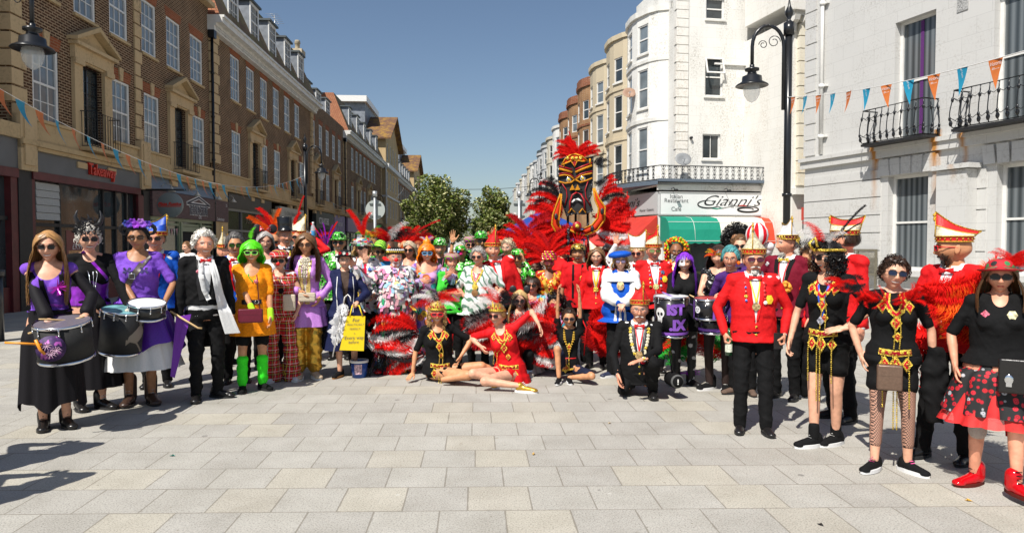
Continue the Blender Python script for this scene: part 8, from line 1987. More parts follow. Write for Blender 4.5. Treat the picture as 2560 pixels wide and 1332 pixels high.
P=who('person hidden under a tall spray of crimson feathers, left of the jewelled crown',1322,10.6,640,fem=True,skin_='dark',eyes=False);top(P,C_bseq,.9,.48,.02,'sequin_coat');trousers(P,C_blk);glasses(P)
for a,L in((150,.85),(138,.80),(120,.62),(105,.60),(92,.66),(75,.55),(60,.62),(48,.80),(38,.95),(30,.75),(165,.4),(15,.4),(100,.4),(80,.4)):
 for r_ in range(2):feather(P.e,P.Mh@Vector((0,.03,.06)),(math.cos(R(a+RG.uniform(-4,4))),RG.uniform(-.2,.2),math.sin(R(a))),L*RG.uniform(.85,1.05),RG.choice(['red','dred','red']),'plume',0 if a<90 else math.pi,1.1)
finish(P)
P=who('person in a mass of black tinsel beside the green sequin hat',1338,9.9,668,fem=True,skin_='dark',eyes=False,w=1.1);top(P,C_bseq,.9,.45,.04,'tinsel_coat',wr=.02);trousers(P,C_blk);put_hair(P,'curly','black',length=.06,n=500);finish(P)
P=who('smiling young man in black gold cap and red T-shirt carrying the mask float',1445,9.3,634,skin_='mid',w=.95,mouth='open',turn=-2,head=(-6,0,0));top(P,cm('red cotton',(.58,.008,.012),.8),.45,.47,.014,'tshirt');trousers(P,C_blk);
for sg in(-1,1):drape(P,[(sg*.065,.835),(sg*.07,.56)],.014,C_blk,'harness_strap',.010)
drape(P,[(-.06,.70),(.06,.56)],.02,C_redsh,'sash',.012);kite(P,.05,.72,.05,.08);put_hair(P,'short','black',n=300);hat_lathe(P,[(.001,.085),(.05,.08),(.082,.055),(.09,.02),(.09,-.005)],sequin('gold black brocade',[(0,(.01,.01,.01)),(.5,(.5,.33,.05))],60,.4),z0=.045,name='cap');mb=MB();mb.add([Vector((x*.08,-.08-.045*math.sqrt(max(0,1-x*x)),.04))for x in[i/8-1 for i in range(17)]]+[Vector((x*.08,-.06,.05))for x in[i/8-1 for i in range(17)]],[(i,i+1,18+i,17+i)for i in range(16)]);add(P,mb,'cap_peak',C_blk,P.Mh)
for a in(60,80,100,120):feather(P.e,P.Mh@Vector((0,-.06,.12)),(math.cos(R(a)),0,math.sin(R(a))),.16,'red','quill')
finish(P)
FY=10.2;c0=at(1441,480,FY);fl=empty('mask_float',(c0.x,FY,0),0,'tall black carnival mask float with yellow and red brows, tusks and red feathers','carnival float')
pp=lambda px,py,y=0:Vector((at(px,py,FY).x-c0.x,y,at(px,py,FY).z))
def plate(mb,pts,y0,y1):
 n_=len(pts);a=[pp(x,y,y0)for x,y in pts];b=[pp(x,y,y1)for x,y in pts];mb.add(a+b,[tuple(range(n_)),tuple(range(n_,2*n_))[::-1]]+[(i,(i+1)%n_,n_+(i+1)%n_,n_+i)for i in range(n_)])
out=[(1395,400),(1420,394),(1450,400),(1482,392),(1480,430),(1479,470),(1473,500),(1481,528),(1460,535),(1436,533),(1417,540),(1405,505),(1397,455)]
k=MB();plate(k,out,-.02,.10);k.build('mask_board',cm('dark grey foam board',(.032,.031,.031),.6,noise=.2,scale=12),fl)
k=MB();P_=[pp(x,y,-.03)for x,y in out];k.tube(P_+[P_[0]],.014,6);k.build('sequin_edge',C_bseq,fl)
M_yel=cm('yellow ochre fringe',(.56,.23,.012),.6,noise=.35,scale=80,bump=.9);M_dkr=cm('dark red glitter',(.35,.005,.01),.4,noise=.5,scale=90);M_orv=cm('orange red cloth',(.58,.035,.006),.7)
def stroke(name,pts,r,m,y=-.045,closed=False):
 k=MB();k.tube([pp(a,b,y)for a,b in pts]+([pp(*pts[0],y)]if closed else[]),r,6);return k.build(name,m,fl)
def blob(name,pts,m,y=-.035,t=.02):k=MB();plate(k,pts,y-t,y);return k.build(name,m,fl)
blob('forehead_crest',[(1404,414),(1412,400),(1424,390),(1438,387),(1454,393),(1466,402),(1462,406),(1446,404),(1432,402),(1418,407)],M_orv);stroke('crest_fringe',[(1403,414),(1412,399),(1424,389),(1438,386),(1454,392),(1467,403),(1458,405),(1440,402),(1425,404),(1403,414)],.011,M_yel,-.06)
for x in(1418,1430,1440,1450):k=MB();k.ball(pp(x,397,-.07),.028,8,5,(1,.4,1));k.build('gold_disc',M_gold,fl)
blob('forehead_drop',[(1427,404),(1442,402),(1436,418)],M_dkr);stroke('drop_fringe',[(1427,404),(1436,419),(1443,402)],.010,M_yel,-.055)
for sg,xs in((0,[(1397,423),(1412,427),(1430,432)]),(1,[(1438,432),(1455,424),(1479,415)])):stroke('brow_edge',[(x,y-7)for x,y in xs],.012,M_dkr);stroke('brow',xs,.017,M_yel,-.05)
for sg,lid,low_ in((0,[(1397,441),(1410,438),(1424,441),(1436,450)],[(1397,455),(1412,459),(1427,457),(1436,450)]),(1,[(1438,450),(1450,441),(1464,437),(1480,434)],[(1438,450),(1450,457),(1466,452),(1480,446)])):
 stroke('eyelid',lid,.012,M_yel);stroke('lower_lid',low_,.012,M_yel);stroke('lid_edge',[(x,y-5)for x,y in lid],.008,M_dkr)  # dark red glitter line runs just above each eyelid
for x,y in((1421,450),(1456,447)):k=MB();k.m=0;k.ball(pp(x,y,-.04),.045,12,6,(1,.4,1));k.m=1;k.ball(pp(x,y,-.055),.025,10,5,(1,.5,1));k.build('eye',[M_silver,M_gold],fl)
for x in(1430,1443):blob('nostril',[(x,462),(x+6,475),(x-7,477)],M_yel,-.04,.03)
stroke('nose_base',[(1424,478),(1438,477),(1455,474)],.010,C_blk)
stroke('mouth_rim',[(1423,530),(1424,505),(1430,488),(1440,482),(1452,486),(1459,500),(1461,526)],.014,M_dkr,-.05);stroke('teeth',[(1429,507),(1435,500),(1444,498),(1453,504)],.014,M_white,-.05)
stroke('cheek_line',[(1403,457),(1415,475),(1417,492),(1411,515)],.008,M_dkr,-.04);stroke('cheek_line',[(1470,452),(1462,475),(1464,495),(1476,515)],.008,M_dkr,-.04)
for x in(1428,1455):stroke('chin_fringe',[(x-8,533),(x,522),(x+9,532)],.014,M_yel,-.05)
stroke('side_fringe',[(1474,398),(1474,412)],.016,M_yel,-.05);stroke('side_fringe',[(1407,410),(1410,418)],.014,M_yel,-.05)
k=MB()
for x in(1420,1470):k.tube([pp(x,530,.05),pp(x+2,620,.1),pp(x+2,720,.2)],.02,6)
k.tube([pp(1420,575,.06),pp(1472,575,.06)],.015,6);k.tube([pp(1441,300+92,.12),pp(1441,560,.12)],.02,6);k.build('carrying_frame',C_bseq,fl)
def tusk(lst,ws,nm):
 k=MB();pts=[pp(a,b,-.10)for a,b in lst];k.tube(pts,[w_*.62 for w_ in ws],8);o=k.build(nm,M_orv,fl)
 n_=len(pts);k=MB()
 for sg in(-1,1):
  e_=[]
  for i in range(n_):t=(pts[min(n_-1,i+1)]-pts[max(0,i-1)]).normalized();nn=Vector((-t.z,0,t.x));e_.append(pts[i]+nn*sg*ws[i]*.75+Vector((0,-.02,0)))
  k.tube(e_,.014,6)
 k.build('tusk_fringe',M_yel,o);return o
tusk([(1401,486),(1396,510),(1389,540),(1387,560),(1396,580),(1405,588)],[.01,.04,.065,.07,.06,.04],'tusk')
tusk([(1482,472),(1490,500),(1502,520),(1500,548),(1484,570),(1462,580),(1440,577),(1425,572)],[.01,.04,.065,.07,.075,.07,.055,.03],'tusk')
for x,y in((1388,543),(1501,530),(1477,573)):k=MB();k.ball(pp(x,y,-.19),.035,8,6,(.8,.5,1.4));k.build('tusk_jewel',C_blk2,fl)
rg=random.Random(11)
def fcl(px_,py_,n_,a0,a1,L,cols,kind=None,w=1.2,y=.02):
 b=pp(px_,py_,y)
 for i in range(n_):a=R(a0+(a1-a0)*(i+.5)/n_+rg.uniform(-6,6));feather(fl,b+Vector((rg.uniform(-.05,.05),rg.uniform(-.05,.05),rg.uniform(-.05,.05))),(math.cos(a),rg.uniform(-.2,.1),math.sin(a)),L*rg.uniform(.75,1.1),rg.choice(cols),kind or rg.choice(['plume','plume2']),0 if math.cos(a)>0 else math.pi,w)
fcl(1441,392,26,20,165,.33,['red'],None,1.25,.06);fcl(1441,392,1,88,92,.36,['dred'],'quill',1,.04)
fcl(1485,400,4,-50,40,.22,['black'],'fluff');fcl(1484,455,3,-50,30,.22,['black'],'fluff');fcl(1396,452,3,150,210,.2,['black'],'fluff')
fcl(1400,540,16,95,235,.45,['red','red','red','dred'],None,1.35,.08);fcl(1405,500,7,100,160,.42,['red','white','red','black'],None,1.1,.05);fcl(1385,575,8,130,250,.4,['red'],None,1.2,.1)
fcl(1488,540,18,-45,45,.52,['red','red','dred','red'],None,1.35,.08);fcl(1492,505,9,35,85,.42,['red','white','black','white','red'],None,1.1,.05);fcl(1490,575,9,-60,5,.5,['red','white','red'],None,1.2,.08);fcl(1435,590,8,200,340,.35,['red','dred'],None,1.1,.15);fcl(1470,600,5,-90,-40,.5,['dred','black'],'plume2',1.0,.1)
k=MB();k.ball(pp(1440,566,-.16),.07,10,7,(1,.5,1));k.m=1;k.ball(pp(1440,566,-.20),.035,8,5,(1,.5,1));k.build('central_rosette',[M_dkr,M_gold],fl)
P=who('brown-haired woman in glasses, red jacket and white glove, waving',1492,9.0,642,fem=True,skin_='fair',w=1.1,turn=-6,arms=['down',(.22,-.30,1.32)],hands=('relax','open'),hdir=(None,(.1,-.1,1)),hpalm=(None,(-.3,-1,0)),elbow=(None,(.7,0,-1)),mouth='smile');P.e.location.x-=.0
jacket(P,C_red,tie='bow',vw=.07,lap=C_red,shoe=True);lanyard(P,mat('yellow ribbon'),.68,.010,.05,M_gold,.034);put_hair(P,'long','brown',length=.16,n=700,part=.02,fringe=False);glasses(P,(.05,.02,.02),clear=True)
tv,tf_=HAND['open'];MM=P.hM[1]@Matrix.Scale(1.10,4);part(P,'glove',[tuple(MM@Vector(p))for p in tv],tf_,C_wht);mb=MB();mb.M=P.Mh@Matrix.Translation((-.04,.0,.10))@Matrix.Rotation(R(-25),4,'Y');mb.lathe([(.05,0),(.03,.05),(.001,.12)],(0,0,0),10);mb.M=None;add(P,mb,'small_cone_hat',cm('ivory gold brocade'));finish(P)
P=who('blonde woman in blue beret and blue and white harlequin tunic with hands clasped',1552,8.4,653,fem=True,skin_='fair',w=1.35,turn=-2,arms=[(-.02,-.28,.93),(.05,-.28,.93)],hands=('relax','relax'),hpalm=((0,.4,-1),(0,.4,-1)),mouth='closed',feet=((-.10,-.05),(.10,.1)),belly=.03)
top(P,C_blu,.0,.44,.022,'tunic',flare=.03);b0_=P.bvh
mb=MB()
for k in(0,1):S_,E_,Wr=P.arm[k];capsule(mb,S_,.085,E_,.092);capsule(mb,E_,.090,E_.lerp(Wr,.85),.062)
vv,ff=remesh(mb,P.vox,3);nn=normals(vv,ff);vv=vv+nn*(wrinkle(vv,.008,14,2))[:,None];part(P,'puffed_sleeves',vv,ff,C_wht)
mb=MB()
for k in(0,1):S_,E_,Wr=P.arm[k];capsule(mb,E_.lerp(Wr,.62),.060,Wr.lerp(E_,.05),.046)
vv,ff=remesh(mb,P.vox,2);part(P,'blue_cuffs',vv,ff,C_blu)
mb=MB();n_=60;vs=[];c=P.tf((0,.006*P.H,.835*P.H))
for i in range(7):
 t=i/6;r_=.055+.155*t;
 for j in range(n_):a=2*math.pi*j/n_;rr=r_+(.010*abs(math.sin(j*.8))if i==6 else 0);vs.append(c+Vector((rr*math.cos(a)*1.08,rr*math.sin(a)*.80-.01,.012-.115*t**1.35)))
mb.add(vs,[(i*n_+j,i*n_+(j+1)%n_,(i+1)*n_+(j+1)%n_,(i+1)*n_+j)for i in range(6)for j in range(n_)],True);mb.build('wide_lace_collar',cm('white lace collar',(.76,.76,.75),.8,bump=.7,scale=90),P.e)
for x in(-.055,.0,.055):drape(P,[(x,.60),(x*1.15,.52),(x*1.2,.46)],.003,C_wht,'white_dagger',.010,w1=.018)
disc(P,0,.735,.045,cm('gold coat of arms',(.6,.42,.2),.35,metal=.6,noise=.6,scale=60),'crest',.035,sq=1.2);lanyard(P,cm('gold cord',(.6,.45,.15),.5),.78,.004,.06,None)
trousers(P,C_blk,e=.02);put_hair(P,'bob','blond',length=.09,n=500,hat=True);glasses(P,(.03,.01,.03),clear=False,lens=mat('violet lens',(.20,.16,.26),.1,noise=0),w=.03,h=.02,shape=2.4)
mb=MB();mb.M=Matrix.Translation((-.01,.0,.06))@Matrix.Rotation(R(-6),4,'Y');mb.lathe([(.001,.075),(.08,.07),(.14,.045),(.152,.02),(.14,.002),(.10,-.012),(.088,-.014),(.088,-.002)],(0,0,0),26,1,.95);mb.M=None;add(P,mb,'beret',C_blu,P.Mh);shoes(P,cm('navy trainer',(.02,.025,.06),.5),'sneaker',M_sole,lace=M_white,rot=(50,20),sz=1.1);finish(P)
P=who('man in white and gold tall cap and white jacket half behind the medalled man',1596,9.3,634,skin_='red',w=1.15,turn=-18,eyes=False,arms=[(-.30,-.05,1.62),'down'],hands=('open','relax'),hdir=((0,0,1),None),hpalm=((0,-1,0),None),elbow=((-.8,.2,-1),None));jacket(P,C_wht,tie='bow',lap=C_wht);glasses(P,(.2,.02,.02),w=.03);carnival_cap(P,'white','gold',h=.20,z0=.04,turn=80,back=.16);finish(P)
P=who('broad man in tall red gold cap, mirrored glasses and red jacket covered in medals',1634,8.7,627,skin_='red',w=1.3,turn=8,belly=.03,eyes=False,mouth='open');jacket(P,C_red,vw=.075,tie='bow',lap=C_red);pins(P,1,7,.64,.80,.065,RG);pins(P,-1,6,.66,.80,.07,RG);disc(P,.115,.715,.036,cm('yellow shield badge',(.8,.55,.03),.5),'crest_badge',.012,6,1.2);disc(P,.095,.765,.026,M_silver,'star_medal',.014,8);lanyard(P,M_silver,.68,.003,.04,cm('gold and white medal'),.038);glasses(P,(.3,.02,.02),lens=mat('gold mirror lens',(.35,.4,.15),.06,.8,noise=0),w=.032,h=.022);carnival_cap(P,'gold','red',h=.20,z0=.038,turn=15,upper='red');finish(P)
P=who('bearded man in glasses with a bright orange and yellow flower garland wig',1690,10.0,629,skin_='brown',w=1.1,turn=4);top(P,C_ogem,.9,.48,.02,'costume');trousers(P,C_blk);glasses(P,(.02,.02,.02),clear=True);beard(P,'grey',True,200)
mb=MB()
for i in range(170):a=RG.uniform(-.3,math.pi+.3);r_=RG.uniform(.10,.15);mb.m=RG.randrange(4);mb.ball(Vector((math.cos(a)*r_,RG.uniform(-.05,.05),.03+math.sin(a)*r_*1.05-(.0 if math.sin(a)>0 else.10)*RG.random())),.017,5,3)
for i in range(120):sg=RG.choice((-1,1));mb.m=RG.randrange(3);mb.ball(Vector((sg*RG.uniform(.09,.135),RG.uniform(-.05,.04),RG.uniform(-.22,.03))),.016,5,3)
add(P,mb,'flower_garland_wig',[cm('orange petals',(.85,.16,.01),.6),cm('yellow petals',(.8,.5,.02),.6),cm('red petals',(.6,.02,.02),.6),cm('lime petals',(.2,.5,.03),.6)],P.Mh);finish(P)
P=low('man in red and gold cap and dinner suit kneeling on one knee in front',1600,7.35,773,H=1.76,skin_='red',w=1.2,belly=.02,turn=-2,arms=[(-.22,-.28,.28),(.05,-.42,.46)],hands=('relax','flat'),hdir=((.1,-.2,-1),(-.8,-.4,-.2)),hpalm=((1,0,0),(0,0,-1)),elbow=((-.7,.4,-.2),(.7,.4,-.3)),legs=[((-.16,-.12,.09),(-.12,.34,.10)),((.14,-.36,.42),(.14,-.10,.09))],mouth='closed')
jacket(P,C_blk,vw=.062,lap=C_blk2,tie='bow',trou=None,shoe=None,hem=.47);trousers(P,C_blk,wr=.008);shoes(P,C_leather,rot=(10,5),sz=1.1);lanyard(P,mat('red ribbon'),.68,.007,.045,cm('gold coat of arms'),.045)
for i in range(9):
 for sg in(-1,1):disc(P,sg*(.092-.0015*i*i*.5),.81-.018*i,.018,RG.choice([M_gold,cm('ivory medal',(.6,.55,.4),.4),M_gold]),'chain_medal',.013,8)
disc(P,.045,.625,.035,cm('red rosette',(.55,.01,.03),.7),'rosette',.02,10);put_hair(P,'balding','grey',n=150);glasses(P,(.10,.10,.12),clear=True);beard(P,'white',False,0);carnival_cap(P,'red','red',h=.15,z0=.05,turn=18);strap(P,.09,.11,.83,.55,.016,C_blk);finish(P,'grey')
sp=empty('portable_speaker',WM(P)@Vector((.36,-.10,.20)),P.yaw+R(20),'round black portable speaker hanging at the kneeling man\'s side','speaker');k=MB();k.M=Matrix.Rotation(R(90),4,'X');k.lathe([(.001,-.11),(.06,-.11),(.075,-.09),(.075,.09),(.06,.11),(.001,.11)],(0,0,0),24);k.M=None;k.build('body',C_blk,sp);k=MB();k.M=Matrix.Rotation(R(90),4,'X');k.lathe([(.058,.112),(.07,.105),(.072,.09)],(0,0,0),24);k.M=None;k.build('ring',cm('grey rubber',(.1,.1,.1)),sp);k=MB();k.box(-.006,.006,-.118,-.112,-.012,.025);k.box(-.006,.006,-.118,-.112,-.03,-.02);k.build('exclamation_mark',M_white,sp);k=MB();k.tube([(-.02,0,.07),(-.05,0,.30)],.008,5);k.build('strap',C_blk,sp)
P=who('drummer in white half mask, purple wig and black hood beside the big skull drum',1712,7.9,656,fem=True,w=1.1,turn=-2,arms=[(-.02,-.34,1.02),(.18,-.30,1.05)],hands=('grip','grip'),hpalm=((0,0,-1),(0,0,-1)),mouth='smile',lipc=(.2,.02,.1));top(P,C_blk,.93,.5,.014,'hooded_top',scoop=(.05,.05));skirt(P,C_blk,.58,.42,.06,5,.02,'short_skirt')
trousers(P,sequin('black leggings with white skulls',[(0,(.012,.012,.012)),(.86,(.02,.02,.02)),(.93,(.6,.6,.6))],26,0,.6),e=.008);put_hair(P,'long','purple',length=.36,n=800,curl=.008)
mb=MB();vs=[];n_=24
for i in range(9):
 ph=i/8*2.75
 for j in range(n_+1):a=R(62)+R(236)*j/n_;y=math.sin(ph);d=Vector((math.sin(a)*math.sin(ph),-math.cos(a)*math.sin(ph),math.cos(ph)));vs.append(head_r(d,.030)+Vector((0,.01,-.02*max(0,i-5))))
mb.add(vs,[(i*(n_+1)+j,i*(n_+1)+j+1,(i+1)*(n_+1)+j+1,(i+1)*(n_+1)+j)for i in range(8)for j in range(n_)],True);add(P,mb,'hood',C_blk,P.Mh)
mb=MB();vs=[]
for i in range(9):
 for j in range(7):x=-.068+.070*j/6;z=.055-.095*i/8;vs.append(Vector((x,fy(True,x,z,.004),z)))
mb.add(vs,[(7*i+j,7*i+j+1,7*i+j+8,7*i+j+7)for i in range(8)for j in range(6)if not(3<=i<=4 and 2<=j<=3)],True);add(P,mb,'half_mask',mat('white mask',(.75,.74,.76),.3,noise=0),P.Mh);shoes(P,C_leather,'boot',rot=(20,35),sz=1.1);fan(P.e,P.legs[0][2]+Vector((0,-.02,.02)),5,40,140,.10,['purple'],RG,kind='fluff');fan(P.e,P.legs[1][2]+Vector((0,-.02,.02)),5,40,140,.10,['purple'],RG,kind='fluff');finish(P)
e,Mt=drum(P,(-.14,-.40,.84),.185,.42,'big black drum with white skull and purple letters',cm('glossy black drum shell',(.012,.012,.014),.25,bump=0),tilt=(3,0),skirt_m=cm('purple tape',(.22,.08,.45),.5))
M_pt=cm('purple tape');drum_text(e,Mt,.19,"IST",.15,M_pt,16,.085,1.0,bold=.01);drum_text(e,Mt,.19,'.IX',.15,M_pt,22,-.085,1.0,bold=.01)
def surf(e,Mt,r,pts_list,m,ang,z,name):
 k=MB()
 for pts in pts_list:
  n_=len(pts);k.add([Mt@Vector((math.sin(R(ang)+x/r)*(r+.005),-math.cos(R(ang)+x/r)*(r+.005),z+zz))for x,zz in pts],[tuple(range(n_))])
 return k.build(name,m,e)
cir=lambda cx,cz,a,b,n_=14:[(cx+a*math.cos(2*math.pi*i/n_),cz+b*math.sin(2*math.pi*i/n_))for i in range(n_)]
surf(e,Mt,.187,[cir(0,.03,.055,.06),[(-.03,-.02),(.03,-.02),(.026,-.075),(-.026,-.075)]],M_whitetxt,-38,.02,'skull_emblem');surf(e,Mt,.189,[cir(-.02,.02,.015,.018),cir(.022,.02,.015,.018),[(0,0),(.007,-.015),(-.007,-.015)]]+[[(x,-.045),(x+.004,-.045),(x+.004,-.072),(x,-.072)]for x in(-.018,-.006,.006,.016)],C_blk,-38,.02,'skull_holes')
stick(P,0,(-.22,-.42,1.09),.40,cm('purple drumstick',(.30,.18,.55),.5),'purple drumstick held by the half-masked drummer',back=.12);stick(P,1,(.55,-.36,1.10),.36,label='pale drumstick of the half-masked drummer',back=.04)
q_=at(1745,880,8.3);wings(q_.x,8.3,0,'green and rainbow feather train behind the half-masked drummer',[(-.05,.75,-105,-60,14,.55),(-.2,.7,-110,-80,6,.5)],0,['green','green','green','yellow','red'],seed=9)
P=who('woman in black lace top and orange feather mask playing the drum with a white face',1798,7.6,641,fem=True,w=1.1,turn=-14,arms=[(-.05,-.34,1.0),(.10,-.30,1.06)],hands=('relax','grip'),eyes=False,mouth='closed');top(P,C_bseq,.0,.5,.010,'lace_top',scoop=(.06,.08));skirt(P,C_blk,.58,.44,.05,7,.02,'short_skirt');trousers(P,cm('black tights',(.035,.022,.020),.6),e=.003,hem=.96,wr=0);put_hair(P,'long','dbrown',length=.16,n=500);fan(P.e,P.Mh@Vector((-.02,-.09,.01)),9,20,170,.10,['orange','orange','yellow','pink'],RG,kind='fluff',tilt=-.3);shoes(P,C_blk,'sneakerhigh',M_sole,lace=M_white,rot=(35,5),sz=1.1);finish(P)
e,Mt=drum(P,(-.02,-.40,.95),.150,.20,'smaller black drum with a round white face emblem and purple ribbons',cm('glossy black drum shell'),cm('red drum skin',(.4,.05,.05),.4),tilt=(4,0));surf(e,Mt,.152,[cir(0,0,.036,.038,20)],M_whitetxt,-35,.0,'face_emblem');surf(e,Mt,.154,[cir(-.012,.008,.008,.006),cir(.012,.008,.008,.006),[(-.02,-.012),(.02,-.012),(.012,-.018),(-.012,-.018)]],C_blk,-35,0,'face_marks')
for a in(-60,30):surf(e,Mt,.156,[[(0,.09),(.02,.09),(.015,-.10),(-.012,-.10)]],M_pt,a,0,'ribbon')
drum(P,(.0,-.30,.78),.150,.18,'black drum with purple lower band beneath the white face drum',cm('glossy black drum shell'),tilt=(3,0),skirt_m=M_pt)
stick(P,0,(-.30,-.30,1.10),.38,label='wooden drumstick of the lace-topped drummer',back=.10)
P=who('person in big black afro wig and sunglasses at the back',1842,9.5,600,skin_='mid',eyes=False);top(P,C_blk,.9,.5,.014,'shirt');trousers(P,C_blk);put_hair(P,'afro','black',length=.10,n=2200,thick=.05);glasses(P,w=.03);finish(P)
P=who('young woman with brown hair tied back and sunglasses behind the teal-haired woman',1851,8.5,616,fem=True,skin_='fair',eyes=False,mouth='smile',turn=-6);top(P,cm('dark purple cloth',(.05,.02,.08)),.4,.5,.012,'tshirt',scoop=(.05,.06));trousers(P,C_blk);put_hair(P,'short','brown',n=700,thick=.014);glasses(P,w=.031,h=.016);finish(P)
P=who('smiling woman with short teal hair, glasses and orange flower earring leaning over',1828,7.4,676,H=1.62,fem=True,skin_='red',w=1.15,lean=(10,-14),turn=-2,mouth='smile',head=(0,-6,0));P.e.location.x+=.14;top(P,cm('purple T-shirt',(.06,.02,.14)),.45,.48,.012,'tshirt');trousers(P,C_blk);put_hair(P,'short','teal',n=1000,thick=.018,part=.03);glasses(P,(.10,.07,.06),clear=True);mb=MB();mb.ball((.085,-.02,-.04),.020,8,6);add(P,mb,'flower_earring',cm('orange petals'),P.Mh);shoes(P,cm('brown sandal',(.12,.08,.06)),rot=(50,10));finish(P)
P=who('man with white goatee in maroon cap lettered FACES and maroon jacket',1968,7.2,608,skin_='red',w=1.1,turn=-24,head=(0,-34,0),arms=[(-.46,-.16,1.36),'down'],hands=('flat','relax'),hdir=((-.9,-.2,-.2),None),hpalm=((0,0,-1),None),elbow=((-.4,.5,-1),None),mouth='closed')
jacket(P,cm('maroon wool',(.16,.006,.02),.8),lap=C_blk,tie='bow',tiem=M_gold,vw=.07);lanyard(P,mat('red ribbon'),.64,.006,.05,None);put_hair(P,'balding','white',n=300);beard(P,'white',False,150,False);carnival_cap(P,'white','maroon',h=.15,z0=.035,turn=75,back=.10)
me=text_mesh('FACES',.038,M_gold,bold=.001)
for v in me.vertices:a=v.co.x/.088+R(50);v.co=P.Mh@Vector((math.sin(a)*.0925,.006-math.cos(a)*.110,.052+v.co.y))
link('cap_lettering',me,P.e);mb=MB();mb.add([Vector(p)for p in((.09,.02,.03),(.15,.03,.055),(.13,.03,.0),(.15,.03,-.02))],[(0,1,2),(0,2,3)]);add(P,mb,'gold_bow',M_gold,P.Mh);finish(P,'white')
P=who('goateed man in scarlet blazer and striped pompom cap, holding a phone',1885,5.95,648,skin_='red',w=1.18,belly=.012,turn=6,arms=[(-.24,-.06,.86),(.24,-.08,.86)],hands=('grip','grip'),mouth='closed',eyes=False,feet=((-.11,-.06),(.10,-.10)),hdir=((0,-.2,-1),(-.1,-.2,-1)))
jacket(P,C_red,vb=.585,vw=.055,tie='bow',hem=.485);lanyard(P,mat('green yellow ribbon',(.65,.55,.03),.5,noise=.5,scale=20),.70,.006,.05,cm('gold coat of arms'),.034)
pins(P,1,6,.70,.80,.078,RG);pins(P,-1,5,.71,.80,.085,RG);disc(P,.115,.715,.034,cm('yellow shield badge'),'crest_badge',.012,6,1.25);drape(P,[(.06,.625),(.13,.625)],.003,cm('dark red seam',(.25,.004,.006)),'pocket',.006)
glasses(P,(.06,.02,.02),lens=mat('plum lens',(.08,.01,.03),.1,noise=0),w=.029,h=.017);beard(P,'white',False,220);carnival_cap(P,'gold','red',h=.17,z0=.045,turn=-14,fr=1.1);put_hair(P,'balding','grey',n=120)
mb=MB();c=Vector((.03,.06,.19))
for i in range(14):
 a0_=2*math.pi*i/14;mb.m=i%2;vs=[]
 for j in range(9):
  ph=math.pi*j/8
  for u in(-.5,0,.5):a=a0_+u*2*math.pi/14;r_=.088*(1+.06*(u==0));vs.append(c+Vector((r_*math.sin(ph)*math.cos(a)*.95,r_*math.sin(ph)*math.sin(a),.098*math.cos(ph))))
 mb.add(vs,[(3*j+k,3*j+k+1,3*j+k+4,3*j+k+3)for j in range(8)for k in(0,1)],True)
add(P,mb,'pompom',[cm('red plush',(.6,.01,.02),.9),cm('white plush',(.72,.68,.68),.9)],P.Mh);
for d in((.12,.08,.10),(.10,.09,.06)):mb=MB();mb.ball(d,.035,8,6,(1.3,1,1));add(P,mb,'white_tassel',cm('white plush'),P.Mh)
finish(P,'white')
ph_=empty('phone',hold(P,1)+Vector((-.02,-.02,.0)),P.yaw,'dark phone in the hand of the man in the scarlet blazer','phone');k=MB();k.box(-.037,.037,-.005,.005,-.05,.085);k.build('body',C_leather,ph_)
def beer(P,k,lab):
 b=empty('bottle',hold(P,k)-Vector((0,0,.12)),P.yaw,lab,'bottle');m=MB();m.lathe([(.001,0),(.030,0),(.031,.12),(.024,.16),(.013,.185),(.013,.235),(.001,.235)],(0,0,0),16);m.build('glass',mat('dark green glass',(.01,.07,.02),.08,noise=0,spec=.8),b);m=MB();m.lathe([(.0315,.03),(.0315,.10)],(0,0,0),16);m.build('paper_label',cm('bottle label',(.6,.62,.5),.5,noise=.4,scale=50),b)
beer(P,0,'green bottle with pale label in the hand of the man in the scarlet blazer')
P=who('curly brown-haired woman in glasses with red feathers and leopard scarf, looking left',2030,7.1,648,fem=True,skin_='tan',turn=-60,mouth='closed');top(P,C_red,.95,.48,.02,'costume',wr=.01);trousers(P,C_blk);put_hair(P,'curly','brown',length=.04,n=1300,thick=.02);glasses(P,(.3,.05,.02),clear=True);fan(P.e,(-.05,-.05,1.30),14,100,280,.36,['dred','red','black','white'],RG);fan(P.e,(.0,-.1,.95),10,160,280,.40,['dred','black','white','red'],RG);finish(P)
mb=MB();c=W_(P,P.arm[0][2])*0+at(1967,718,7.0)
ga=empty('orange_flower_garland',c,0,'orange flower wristlet beside the maroon jacket','flower garland');k=MB()
for i in range(30):k.ball((RG.uniform(-.035,.035),RG.uniform(-.03,.03),RG.uniform(-.05,.05)),.022,6,4)
k.build('petals',cm('orange gold petals',(.85,.35,.05),.6),ga)
P=who('man facing away in red jacket and ivory winged cap, between the two dancers',2112,6.3,600,skin_='red',w=1.2,turn=-50,head=(0,-62,0),arms=['down','down'],eyes=True);jacket(P,C_red,hem=.48);carnival_cap(P,'gold','red',h=.11,z0=.04,back=.10,upper='red');put_hair(P,'balding','dbrown',n=400);pins(P,1,4,.72,.80,.06,RG);finish(P)
P=who('curly dark-haired dancer in profile, black shorts and gold belt, hand on hip',2072,5.5,643,fem=True,skin_='fair',w=1.05,turn=-22,arms=[(-.26,-.10,.84),(.17,-.14,.98)],hands=('relax','flat'),elbow=((-.6,.5,-.5),(1.0,.4,.1)),hdir=(None,(-.8,-.3,-.2)),hpalm=(None,(.3,.6,-.5)),head=(0,-38,0),eyes=False,mouth='open',feet=((-.06,-.10),(.05,.08)),lipc=(.5,.01,.03))
